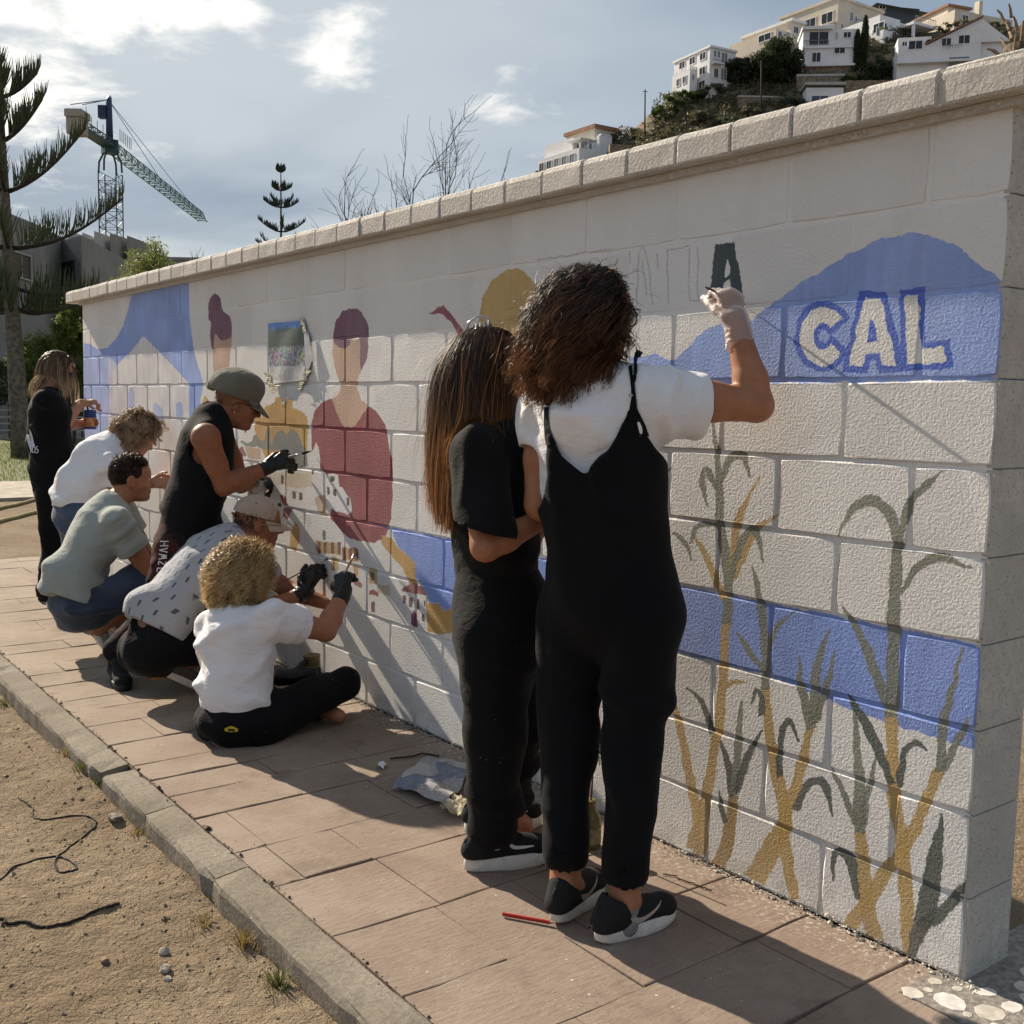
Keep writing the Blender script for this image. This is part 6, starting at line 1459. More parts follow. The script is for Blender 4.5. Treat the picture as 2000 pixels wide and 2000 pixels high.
cm_ = NT('can_print'); p_ = cm_.pos(); cm_2 = cm_.mix(cm_.ramp(cm_.noise(p_, 45, 3), .45, .55), (.58,.16,.045), (.60,.42,.30)); CANP = cm_.done(cm_.bsdf(cm_2, .4))
CANB = plain('blue_tin', (.035,.08,.30), .35, .2)
c0 = at(176,838,7.33); r_, l_ = can_(c0, .042, .13, 'small blue and orange paint can held by the person at the far end', CANB, inside=(.05,.12,.5)); l_.build('label_band', CANP, r_, True)
c0 = at(499,968,5.36); r_, l_ = can_(c0, .042, .085, 'small tin of dark paint held by the sleeveless painter', TIN, inside=(.02,.018,.018), tilt=(.15,.1,1)); l_.build('paper_wrap', plain('spattered_paper', (.45,.42,.40), .7, .4, 60), r_, True)
c0 = at(609,1326,4.56); r_, l_ = can_(c0, .036, .105, 'olive glass jar of ochre paint beside the knee of the sitter', plain('ochre_jar', (.26,.19,.075), .3, .3, 30), name='paint_jar', inside=(.10,.07,.02), cat='jar'); l_.build('label_band', plain('jar_label', (.30,.24,.12), .6, .3, 50), r_, True)
c0 = on_ground(1151,1655); b = empty('paint_bottle', c0, 'olive bottle with a brush standing by the wall behind the letterer', 'bottle')
h = MB(); h.lathe([(.030,0),(.034,.006),(.034,.085),(.026,.108),(.017,.120),(.017,.142),(.019,.143),(.019,.148),(.012,.148)], c=c0, n=20); h.build('glass', plain('olive_bottle', (.155,.12,.045), .25, .35, 35), b, True)
h = MB(); h.lathe([(.0348,.02),(.0348,.07)], c=c0, n=20, close=False); h.build('label_band', plain('bottle_label', (.22,.18,.09), .7, .4, 60), b, True)
h = MB(); h.tube([c0+np.array([0,0,.10]), c0+np.array([.006,.004,.30])], .003, 6); h.build('stirring_stick', plain('stick_wood', (.17,.08,.035), .7), b, True)
# reference photo taped to the wall
rp = empty('taped_photo', on_wall(562,690), 'printed reference photo taped to the wall above the painted castle', 'photo')
TL, TR_, BR, BL = [on_wall(*q) for q in ((526,632),(597,626),(600,742),(530,751))]
def sheet_pts(nx, ny, y0):
    V = []
    for k in range(ny+1):
        for i in range(nx+1):
            a, c = i/nx, k/ny; p = (TL*(1-a)+TR_*a)*(1-c)+(BL*(1-a)+BR*a)*c; p = p.copy(); p[1] = y0-.006*math.sin(3.1*a)*math.sin(3.1*c)-.004*(c**3)-.003*math.sin(9*a+c*5); V.append(p)
    return V
V = sheet_pts(8, 10, -.007); F = [(k*9+i, k*9+i+1, (k+1)*9+i+1, (k+1)*9+i) for k in range(10) for i in range(8)]
pm = NT('printed_photo'); p = pm.pos(); s_ = pm.n('ShaderNodeSeparateXYZ'); pm.set(s_.inputs[0], p); zt, zb = TL[2], BL[2]
v = pm.math('DIVIDE', pm.math('SUBTRACT', zt, s_.outputs[2]), float(zt-zb))
tree = pm.ramp(pm.math('ADD', v, pm.math('MULTIPLY', pm.noise(pm.mapping(p, (3,3,1)), 22, 4), .35)), .26, .30); sky_ = pm.mix(tree, (.10,.24,.62), pm.mix(pm.noise(p, 90, 3), (.01,.02,.015), (.16,.20,.16)))
vr = pm.n('ShaderNodeTexVoronoi'); pm.set(vr.inputs['Vector'], pm.mapping(p, (1,1,.6))); vr.inputs['Scale'].default_value = 55; crowd = pm.mix(.70, vr.outputs['Color'], (.36,.35,.36)); crowd = pm.mix(pm.ramp(pm.noise(p, 70, 3), .45, .6, 0, .7), crowd, (.05,.05,.06))
pic = pm.mix(pm.ramp(v, .38, .42), sky_, crowd); lines = pm.ramp(pm.noise(pm.mapping(p, (6,6,1)), 30, 3), .53, .57, 0, .55)
low = pm.mix(lines, (.62,.60,.58), (.14,.13,.13)); col = pm.mix(pm.ramp(v, .70, .72), pic, low); col = pm.mix(pm.ramp(v, .93, .94), col, (.72,.71,.70))
obj('print', mesh('print', V, F, pm.done(pm.bsdf(col, .45, spec=.4)), True), rp)
bk = MB(); A, B_, C_, D_ = [on_wall(*q) for q in ((597,640),(606,650),(616,700),(601,738))]
for q in (A, B_, C_, D_): q[1] = -.010
C_[1] = -.013; bk.add([A, B_, C_, D_], [(0,1,2,3)]); bk.build('loose_flap', plain('grey_paper', (.50,.49,.52), .8), rp)
TAPE = NT('masking_tape'); TAPE = TAPE.done(TAPE.bsdf((.66,.60,.42), .6, TAPE.bump(TAPE.noise(TAPE.mapping(TAPE.pos(), (4,4,1)), 90, 2), .8, .01)))
for P, w in (([(590,620),(597,636),(599,650)], 6), ([(523,726),(530,742),(533,756)], 8), ([(536,750),(538,758),(534,766)], 6), ([(608,722),(598,736),(592,750)], 9), ([(603,738),(594,748),(588,762)], 6)):
    Q = smooth_open(np.array(P, float), 5); V = []; F = []; d = np.gradient(Q, axis=0); d /= np.linalg.norm(d, axis=1)[:, None]
    for i, (q, t) in enumerate(zip(Q, d)):
        for sgn in (-1, 1): c = on_wall(q[0]-t[1]*w/2*sgn, q[1]+t[0]*w/2*sgn); c[1] = -.0115-.0015*math.sin(i*1.7+sgn); V.append(c)
        if i: F.append((2*i-2, 2*i-1, 2*i+1, 2*i))
    obj('tape', mesh('tape', V, F, TAPE, False), rp)
# newspaper, rag, twig, pencil on the pavement
def crumple(name, outline, n, amp, mat, seed, label, cat, z0=.006):
    G = np.array([on_ground(*q)[:2] for q in outline]); (p0, p1, p2, p3) = G; V = []; F = []; g = np.random.default_rng(seed)
    for k in range(n+1):
        for i in range(n+1):
            a, c = i/n, k/n; q = (p0*(1-a)+p1*a)*(1-c)+(p3*(1-a)+p2*a)*c
            z = z0+amp*(abs(math.sin(6.3*a+1.3*c+seed))*.5+.9*abs(((a*2.0+c*.6) % 1)-.5)+.5*float(vnoise(np.array([a*5, c*5, seed])))); q = q+g.normal(0, .0025, 2); V.append((q[0], q[1], z*(.35 if (i in (0, n) and k in (0, n)) else 1)))
    F = [(k*(n+1)+i, k*(n+1)+i+1, (k+1)*(n+1)+i+1, (k+1)*(n+1)+i) for k in range(n) for i in range(n)]
    o = obj(name, mesh(name, V, F, mat, False)); tag(o, label, cat); return o
nm = NT('newsprint'); p = nm.pos(); big = nm.n('ShaderNodeTexVoronoi', distance='CHEBYCHEV'); nm.set(big.inputs['Vector'], nm.mapping(p, rot=(0,0,.5))); big.inputs['Scale'].default_value = 9
sp_ = nm.n('ShaderNodeSeparateColor'); nm.set(sp_.inputs[0], big.outputs['Color']); txt = nm.math('MULTIPLY', nm.ramp(nm.noise(nm.mapping(p, (1,8,1), rot=(0,0,.5)), 60, 2), .48, .54, 0, .5), nm.ramp(sp_.outputs[1], .3, .32))
col = nm.mix(txt, (.42,.40,.38), (.10,.10,.11)); col = nm.mix(nm.ramp(sp_.outputs[0], .52, .54, 0, .9), col, nm.mix(nm.noise(p, 40, 3), (.04,.06,.14), (.30,.32,.36)))
crumple('newspaper', [(766,1546),(842,1490),(930,1512),(872,1586)], 9, .034, nm.done(nm.bsdf(col, .8)), 3, 'crumpled sheet of newspaper lying on the pavement at the wall', 'newspaper')
crumple('rag', [(858,1590),(885,1574),(925,1580),(905,1606)], 10, .030, cloth_mat('cream_rag', (.52,.44,.30), .5), 8, 'crumpled cream rag beside the newspaper and the white-soled shoes', 'rag')
crumple('paper_scrap', [(735,1500),(745,1492),(758,1498),(748,1504)], 4, .008, plain('white_scrap', (.7,.68,.66), .8), 5, 'small torn white paper scrap in the shade near the newspaper', 'paper')
def cord(name, P, r, mat, label, cat, z=.004, T=None, wob=.003, n=6, zf=None):
    P = [T(*q) for q in P] if T else P; Q = smooth_open(np.array([on_ground(x, y, zf if zf is not None else z)[:2] for x, y in P]), 8); g = np.random.default_rng(len(P))
    Z_ = (dirt_z(Q[:,0], Q[:,1])+r*.9) if zf is not None else np.full(len(Q), z+r); pts = np.column_stack([Q, Z_]); pts[:, :2] += g.normal(0, wob, (len(Q), 2))
    b = MB(); b.tube(pts, r, n); o = b.build(name, mat, None, True); tag(o, label, cat); return o
BARK = plain('dry_twig', (.045,.032,.024), .9, .4, 80, .5)
cord('twig', [(762,1483),(800,1480),(825,1474),(856,1478)], .0035, BARK, 'thin dark twig lying in the shade above the newspaper', 'twig')
cord('straw', [(1296,1706),(1340,1722),(1388,1740)], .0018, BARK, 'thin dry straw on the slabs right of the letterer shoes', 'straw')
e3 = lambda x, y: (.3727*x, 1280+.3727*y); CORDM = plain('black_cord', (.030,.026,.022), .8, .3, 60, .3)
cord('cord', [(-40,1200),(0,1170),(80,1110),(200,1080),(330,1070),(400,1110),(390,1130),(320,1145),(290,1110),(300,1070),(340,1030),(490,910),(492,880),(430,860),(300,860),(200,850),(170,820),(172,790),(130,762),(95,735)], .0026, CORDM, 'thin dark cord curling in a loop on the dirt', 'cord', T=e3, zf=-.07, wob=.0012)
cord('root_stick', [(-40,1395),(0,1402),(60,1420),(120,1405),(250,1430),(350,1410),(450,1370),(540,1340),(625,1318)], .0042, BARK, 'long dark crooked stick lying on the dirt below the cord loop', 'stick', T=e3, zf=-.07, wob=.0025)
a, b_ = on_ground(982,1789), on_ground(1084,1807); pen = empty('pencil', a, 'red pencil lying on the pavement behind the running shoes', 'pencil'); a = a+Z*.005; b_ = b_+Z*.005; d = b_-a
h = MB(); h.tube([a, a+d*.90], .0048, 6); h.build('barrel', plain('red_lacquer', (.42,.025,.02), .35, .1), pen); h = MB(); h.tube([a+d*.90, a+d*.98], [.0046,.0012], 6); h.build('tip', plain('pencil_wood', (.5,.33,.18), .7), pen); h = MB(); h.tube([a+d*.98, b_], [.0012,.0003], 6); h.build('lead', RUB_B, pen)
# gravel, crumbs of plaster along the foot of the wall, pebbles, weeds
def scatter(name, pts, sizes, mat, seed, flat=.6):
    g = np.random.default_rng(seed); ico = np.array([(1,0,0),(-1,0,0),(0,1,0),(0,-1,0),(0,0,1),(0,0,-1)], float); tri = np.array([(0,2,4),(2,1,4),(1,3,4),(3,0,4),(2,0,5),(1,2,5),(3,1,5),(0,3,5)])
    n = len(pts); a = g.random(n)*6.28; c, s = np.cos(a), np.sin(a); V = ico[None].repeat(n, 0)*(1+g.normal(0, .25, (n, 6, 1)))*g.uniform(.6, 1.25, (n, 1, 3)); V[..., 2] *= flat
    X = V[..., 0]*c[:, None]-V[..., 1]*s[:, None]; Y = V[..., 0]*s[:, None]+V[..., 1]*c[:, None]; V = np.stack([X, Y, V[..., 2]], -1)*np.asarray(sizes)[:, None, None]+np.asarray(pts)[:, None]
    F = (tri[None]+6*np.arange(n)[:, None, None]).reshape(-1, 3); me = mesh(name, V.reshape(-1, 3), F, mat, False); return obj(name, me)
g = np.random.default_rng(2); STONE = plain('pale_gravel', (.27,.215,.15), .9, .6, 20); n = 15000
xs = g.uniform(-6.5, 1.2, n); ys = KOUT-.01-np.abs(g.normal(0, 1, n))*.9; sz = np.clip(g.lognormal(-6.1, .55, n), .0008, .012); zz = dirt_z(xs, ys)
o = scatter('gravel', np.column_stack([xs, ys, zz+sz*.2]), sz, STONE, 4); tag(o, 'small pale gravel strewn over the dirt', 'gravel', kind='stuff')
n = 3600; xs = g.uniform(WL, .05, n); ys = -.004-np.abs(g.normal(0, 1, n))*.014; sz = np.clip(g.lognormal(-5.9, .5, n), .001, .009)
o = scatter('plaster_crumbs', np.column_stack([xs, ys, .002+sz*.4+g.random(n)*.012*(ys > -.012)]), sz, plain('plaster_crumb', (.46,.42,.36), .9, .45, 30), 5); tag(o, 'pale crumbs of plaster and grit along the foot of the wall', 'grit', kind='stuff')
n = 700; xs = g.uniform(-7, 1, n); ys = g.uniform(KIN+.02, -.06, n); sz = np.clip(g.lognormal(-6.6, .5, n), .0006, .005); o = scatter('pavement_grit', np.column_stack([xs, ys, sz*.4]), sz, plain('grit', (.34,.29,.24), .9, .6, 20), 6); tag(o, 'fine grit scattered on the paving slabs', 'grit', kind='stuff')
n = 520; xs = g.uniform(-6, .5, n); ys = KIN+g.normal(0, .006, n); sz = np.clip(g.lognormal(-5.9, .6, n), .001, .011); o = scatter('joint_debris', np.column_stack([xs, ys, sz*.3]), sz, plain('joint_soil', (.075,.055,.036), .95, .5, 30), 9); tag(o, 'soil and debris caught in the joint along the kerb', 'debris', kind='stuff')
for k, (x, y, s, lb) in enumerate([(590,1908,.030,'rounded pale stone against the kerb near the picture bottom'), (320,1860,.016,'small chipped white stone in the middle of the dirt'), (322,1892,.017,'flat pale stone in the dirt, middle of the three'), (328,1908,.012,'smallest of the three pale stones in the dirt'), (226,1608,.026,'greyish lump of stone by the dry weeds'), (205,1881,.013,'flat brown stone lying left of the pale ones')]):
    p = on_ground(x, y, -.07); p[2] = float(dirt_z(np.array([p[0]]), np.array([p[1]]))[0])+s*.35; gg = np.random.default_rng(k+20); q = gg.normal(0, 1, (60, 3)); q /= np.linalg.norm(q, axis=1)[:, None]
    import bmesh as _bm
    bmx = _bm.new(); [bmx.verts.new(tuple(v*s*np.array((1,.8,.62))*(1+.22*math.sin(5*v[0]+k)))) for v in q]; _bm.ops.convex_hull(bmx, input=bmx.verts); me = bpy.data.meshes.new('stone'); bmx.to_mesh(me); bmx.free(); me.materials.append(plain('stone_%d' % k, [(.30,.26,.21),(.42,.38,.32),(.36,.31,.25),(.38,.34,.28),(.24,.20,.16),(.22,.16,.11)][k], .9, .3, 60, .5)); o = obj('stone', me, None, p); tag(o, lb, 'stone')
def weed(x, y, h, nb, dry, label):
    c = on_ground(x, y, -.06); c[2] = float(dirt_z(np.array([c[0]]), np.array([c[1]]))[0]); g = np.random.default_rng(int(x*7+y)); V = []; F = []
    for i in range(nb):
        a = g.random()*6.28; r = abs(g.normal(0, .022)); b0 = c+np.array([math.cos(a)*r, math.sin(a)*r, -.003]); ln = h*g.uniform(.4, 1.15); out = np.array([math.cos(a), math.sin(a), 0])*g.uniform(.2, .9); w = np.array([-math.sin(a), math.cos(a), 0])*g.uniform(.0012, .0026); o = len(V)
        for t in (0, .4, .75, 1):
            q = b0+out*ln*t*t*.9+Z*ln*(t-.35*t*t); V += [q-w*(1-t*.9), q+w*(1-t*.9)]
        F += [(o+2*k, o+2*k+1, o+2*k+3, o+2*k+2) for k in range(3)]
    m = DRYG if dry else GREENG; ob = obj('weed_tuft', mesh('weed_tuft', V, F, m, True), None); tag(ob, label, 'weed')
def leafm(name, c1_, c2_, tr=.35):
    m = NT(name); r = m.n('ShaderNodeNewGeometry').outputs['Random Per Island']; c = m.mix(r, c1_, c2_); b = m.bsdf(c, .55, spec=.3); t = m.n('ShaderNodeBsdfTranslucent'); m.set(t.inputs[0], m.mix(.3, c, (c2_[0]*1.5, c2_[1]*1.5, c2_[2])))
    x = m.n('ShaderNodeMixShader'); x.inputs[0].default_value = tr; m.t.links.new(b, x.inputs[1]); m.t.links.new(t.outputs[0], x.inputs[2]); return m.done(x.outputs[0])
DRYG = leafm('dry_grass', (.20,.15,.07), (.30,.22,.09)); GREENG = leafm('green_weed', (.07,.09,.025), (.14,.15,.05))
for a in [(8,1372,.05,40,False,'green weed tuft at the left edge below the kerb'),(60,1408,.045,55,False,'low green weed against the kerb, second from the left edge'),(128,1480,.06,30,True,'dry straw tuft leaning on the kerb above the broken stone'),(160,1512,.05,60,False,'olive weed tuft just left of the broken kerb stone'),(188,1533,.05,60,False,'weed tuft right under the gap in the kerb'),(268,1628,.045,50,True,'yellowed weed tuft below the kerb between cord and stone'),(412,1752,.045,40,False,'weed tuft by the kerb joint right of the stick'),(478,1845,.06,120,True,'largest dry yellow grass tuft near the kerb'),(400,1795,.04,70,True,'sparse yellow grass patch left of the kerb joint'),(545,1922,.055,110,False,'green and yellow weed beside the rounded stone'),(885,1945,.03,30,True,'dry weed sprouting on the pavement edge joint')]: weed(*a)
# patch of white pebbles set in concrete past the end of the wall
pp = empty('pebble_paving', (.15,-.02,0)); tag(pp, kind='structure'); h = MB(); h.box((-.06,-.16,-.02), (1.4,.45,.0035)); h.build('bed', plain('grey_bed', (.24,.215,.19), .95, .3, 60, .5), pp)
g = np.random.default_rng(12); P_ = []
for _ in range(1400):
    q = np.array([g.uniform(-.04, .9), g.uniform(-.145, .42)]); r = g.uniform(.012, .050)
    if q[0] < .06 and q[1] > -.02: continue
    if all(np.linalg.norm(q-a) > (r+b)*.93 for a, b in P_): P_.append((q, r))
PEB = [plain('white_pebble_%d' % i, c, .8, .15, 40, .2) for i, c in enumerate([(.62,.59,.54),(.56,.52,.46),(.50,.46,.40)])]
for q, r in P_[:190]:
    k = 9; a = np.linspace(0, 2*math.pi, k, endpoint=False)+g.random(); e = g.uniform(.65, 1.0); rr = r*(1+g.normal(0, .09, k)); al = g.random()*3.1
    X = rr*np.cos(a); Y = rr*e*np.sin(a); X, Y = X*math.cos(al)-Y*math.sin(al), X*math.sin(al)+Y*math.cos(al)
    V = [(x, y, .0) for x, y in zip(X, Y)]+[(x*.92, y*.92, .0024) for x, y in zip(X, Y)]; F = [(i, (i+1) % k, k+(i+1) % k, k+i) for i in range(k)]+[tuple(range(k, 2*k))]
    o = obj('pebble', mesh('pebble', V, F, PEB[int(g.integers(3))], False), None, (q[0], q[1], .002)); adopt(o, pp)
# ================================================================ surroundings
def gz(x, y, z=0.0): return on_ground(x, y, z)
# footpath, lawn, hoses beyond the end of the pavement
PATHM = plain('pale_path', (.34,.30,.24), .9, .25, 4, .2); LAWNM = plain('lawn_turf', (.085,.10,.028), .9, .45, 6, .5)
def strip(name, x0, x1, y0, y1, z, mat):
    h = MB(); h.box((x0, y0, z-.2), (x1, y1, z)); o = h.build(name, mat); tag(o, kind='structure'); return o
strip('footpath', -16.2, -13.4, -30, 30, .02, PATHM); strip('lawn', -33, -16.25, -30, 40, .0, LAWNM); strip('far_path', -40, -33.05, -40, 60, .02, PATHM); strip('far_ground', -400, -40.05, -300, 300, -.02, plain('far_soil', (.16,.13,.09), .95, .3, 2))
g = np.random.default_rng(31); n = 26000; xs = g.uniform(-30, -16.3, n); ys = g.uniform(-3, 9, n); a = g.random(n)*6.28; hh = g.uniform(.03, .09, n); w = .006
V = np.stack([np.column_stack([xs-np.cos(a)*w, ys-np.sin(a)*w, 0*xs]), np.column_stack([xs+np.cos(a)*w, ys+np.sin(a)*w, 0*xs]), np.column_stack([xs+g.normal(0, .02, n), ys+g.normal(0, .02, n), hh])], 1).reshape(-1, 3)
o = obj('grass', mesh('grass', V, np.arange(3*n).reshape(-1, 3), leafm('lawn_blades', (.09,.12,.03), (.19,.20,.055)))); tag(o, 'short yellowish grass of the lawn beyond the path', 'grass', kind='stuff')
HOSE = plain('yellow_hose', (.34,.27,.11), .6, .2)
for P, lb in (([(-60,1000),(0,990),(40,983),(85,970),(130,955)], 'upper of two yellow hoses lying on the dirt at the left'), ([(-60,1032),(0,1014),(40,1003),(85,993),(140,975)], 'lower of two yellow hoses lying on the dirt at the left')):
    Q = smooth_open(np.array([gz(x, y)[:2] for x, y in P]), 8); h = MB(); h.tube(np.column_stack([Q, far_z(Q[:,0], Q[:,1])+.018]), .022, 8); o = h.build('hose', HOSE, None, True); tag(o, lb, 'hose')
# fence behind the lawn
IRON = plain('dark_iron', (.03,.03,.032), .5, .2); RAIL = plain('pale_rail', (.40,.39,.36), .6, .1)
fr0 = np.array([-33.5, 2.0, 0]); fn = empty('park_fence', fr0+np.array([0,4,0]), 'low dark iron fence with pale rails behind the lawn', 'fence')
for k in range(24):
    y = -1.5+k*.42; h = MB(); h.box((-33.53, y-.02, 0), (-33.47, y+.02, 1.15)); h.build('post' if k % 4 == 0 else 'bar', IRON, fn)
for z_ in (.25, .45, .65, .85): h = MB(); h.box((-33.45, -1.6, z_-.025), (-33.41, 8.4, z_+.025)); h.build('rail', RAIL, fn)
h = MB(); h.box((-33.56, -1.6, 1.12), (-33.44, 8.4, 1.17)); h.build('top_rail', IRON, fn)
# ---- foliage kit
def leaves(pts, size, seed, aspect=.5, droop=0.0):
    g = np.random.default_rng(seed); n = len(pts); u = g.normal(0, 1, (n, 3)); u[:, 2] -= droop; u /= np.linalg.norm(u, axis=1)[:, None]; v = np.cross(u, g.normal(0, 1, (n, 3))); v /= np.linalg.norm(v, axis=1)[:, None]
    s = size*g.uniform(.6, 1.3, n)[:, None]; P = np.asarray(pts); V = np.stack([P-v*s*aspect*.5, P+u*s*.5-v*s*aspect*.15, P+u*s, P+v*s*aspect*.5], 1).reshape(-1, 3); return V, np.arange(4*n).reshape(-1, 4)
def clumps(c, rad, nc, per, seed, cr=.28):
    g = np.random.default_rng(seed); q = g.normal(0, 1, (nc, 3)); q /= np.linalg.norm(q, axis=1)[:, None]; q *= g.uniform(.45, 1.0, nc)[:, None]**.6; P = []
    for k in q:
        m = g.normal(0, 1, (per, 3)); m /= np.linalg.norm(m, axis=1)[:, None]; m *= (g.random(per)**.45)[:, None]; P.append(np.asarray(c)+(k+m*cr*g.uniform(.6, 1.4))*np.asarray(rad))
    return np.concatenate(P)
BARKM = plain('grey_bark', (.14,.115,.09), .95, .4, 12, .7); BARKD = plain('dark_bark', (.045,.036,.03), .95, .4, 20, .6)
L_DK = leafm('dark_foliage', (.026,.040,.020), (.055,.075,.034), .3); L_MD = leafm('mid_foliage', (.035,.060,.014), (.085,.115,.026), .4); L_LT = leafm('light_foliage', (.075,.11,.025), (.17,.20,.06), .45); L_GY = leafm('grey_green_foliage', (.060,.078,.050), (.115,.13,.08), .3); L_MQ = leafm('scrub_foliage', (.075,.078,.042), (.165,.145,.085), .3)
def bush_tree(name, base, c, rad, nc, per, leaf, mat, label, cat, seed, trunk_r=.15, group=None, limbs=5):
    base = np.asarray(base, float); c = np.asarray(c, float); r = empty(name, base, label, cat, group); P = clumps(c, rad, nc, per, seed); V, F = leaves(P, leaf, seed); obj('crown', mesh('crown', V, F, mat), r)
    h = MB(); h.tube([base, base*.5+c*.5+np.array([.02,.03,0])*rad[0], c+Z*rad[2]*.2], [trunk_r, trunk_r*.75, trunk_r*.3], 8); g = np.random.default_rng(seed)
    for k in range(limbs):
        q = base*.45+c*.55; e = c+g.normal(0, .45, 3)*np.asarray(rad); h.tube([q, (q+e)/2+Z*.05*rad[2], e], [trunk_r*.5, trunk_r*.35, trunk_r*.12], 6)
    h.build('trunk', BARKM, r, True); return r
# shrubs by the fence
c = at(95,715,30); bush_tree('shrub', np.array([c[0], c[1], 0]), c+Z*-.1, (.95,.95,.95), 90, 170, .10, L_LT, 'bright green leafy shrub behind the far standing person', 'shrub', 3, .06)
c = at(140,640,29); bush_tree('shrub', np.array([c[0], c[1], 0]), c, (.5,.5,.75), 50, 150, .10, L_LT, 'tall light green shrub touching the far end of the wall', 'shrub', 4, .05)
c = at(30,740,33); bush_tree('shrub', np.array([c[0], c[1], 0]), c-Z*.2, (.9,.9,.8), 50, 120, .11, L_DK, 'dark shrub behind the trunk at the left edge', 'shrub', 5, .06)
c = at(205,760,36); bush_tree('shrub', np.array([c[0], c[1], 0]), c-Z*.2, (1.4,1.4,1.2), 60, 120, .12, L_MD, 'green shrub hidden mostly by the far end of the wall', 'shrub', 6, .06)
# ---- Norfolk pines
def norfolk(base, top, r0, whorls, label, seed, mat, spike, sp_len, nb_):
    base = np.asarray(base, float); top = np.asarray(top, float); r = empty('norfolk_pine', base, label, 'tree'); g = np.random.default_rng(seed); h = MB(); n = 12
    ts = np.linspace(0, 1, n); h.tube([base*(1-t)+top*t+np.array([math.sin(t*7)*.02, math.cos(t*5)*.02, 0]) for t in ts], [r0*(1-.9*t)+.01 for t in ts], 10); h.build('trunk', BARKM, r, True)
    for (z_, dirs, ln, rise) in whorls:
        t = (z_-base[2])/(top[2]-base[2]); o_ = base*(1-t)+top*t
        for (az, ls) in dirs:
            d = np.array([math.cos(az), math.sin(az), 0]); L_ = ln*ls; pts = [o_+d*L_*s+Z*(rise*L_*(s**1.1)-.10*L_*math.sin(3.14*s)) for s in np.linspace(0, 1, 9)]
            b = MB(); b.tube(pts, [r0*.22*(1-.85*s)+.006 for s in np.linspace(0, 1, 9)], 6); b.build('branch', BARKD, r, True)
            V = []; F = []; pr = np.array(pts); sd_ = np.cross(d, Z); m = int(nb_*ls)
            sp = MB()
            for k in range(m):
                s = .22+.78*(k/m); p = np.array([np.interp(s*8, np.arange(9), pr[:, i]) for i in range(3)]); sg = 1 if k % 2 else -1; lean = sd_*sg*g.uniform(.08, .5)+Z*g.uniform(.9, 1.3)+d*g.uniform(.0, .35); lean = unit(lean); l_ = sp_len*g.uniform(.65, 1.15)*(1-.45*s)
                q = [p, p+lean*l_*.5+d*.04*l_, p+lean*l_*.92+Z*l_*.14]; sp.tube(q, [spike, spike*1.25, spike*.35], 5)
            sp.build('branchlets', mat, r)
    return r
NP = leafm('norfolk_needles', (.085,.105,.055), (.15,.17,.10), .35); NP2 = leafm('norfolk_needles_far', (.035,.055,.042), (.060,.085,.062), .2)
base = gz(40,895); dpt = float((base-CAM)@FW); sc = dpt/FPX; zt = lambda y: at(10, y, dpt)[2]; rd = math.atan2(RH[1], RH[0]); top = at(-6,60,dpt); base[2] = 0
norfolk(base, top, .20, [(zt(600), [(rd,.9),(rd+1.2,.8),(rd+2.4,.9),(rd+3.6,.8),(rd-1.2,.9)], 1.5, .05), (zt(560), [(rd+.3,1.0),(rd+2.0,.8),(rd-1.4,.8),(rd+3.4,.9)], 1.7, .02), (zt(484), [(rd-.05,1.0),(rd+1.3,.55),(rd-1.25,.5),(rd+2.6,.8),(rd+3.8,.8)], 2.45, .42), (zt(375), [(rd,1.0),(rd+1.25,.6),(rd-1.3,.55),(rd+2.5,.8),(rd+3.8,.8)], 1.70, .78), (zt(275), [(rd,1.0),(rd+1.2,.8),(rd-1.2,.8),(rd+2.5,.8),(rd+3.7,.9)], .85, 1.0), (zt(190), [(rd+.4,.9),(rd+1.9,.8),(rd-1.2,.8),(rd+3,.9)], .8, .8)], 'tall Norfolk pine with comb-like upswept branches at the left edge', 7, NP, .0095, .74, 84)
D2 = 42; b2 = at(556,780,D2); b2[2] = 0; t2 = at(548,326,D2); z2 = lambda y: at(552, y, D2)[2]
norfolk(b2, t2, .10, [(z2(y), [(rd+k*1.257+.2*y, 1.0) for k in range(5)], ln, .42) for y, ln in ((336,.18),(372,.42),(405,.72),(452,.95),(492,1.15),(540,1.3),(600,1.5))], 'small symmetrical Norfolk pine rising behind the middle of the wall', 9, NP2, .016, .34, 22)
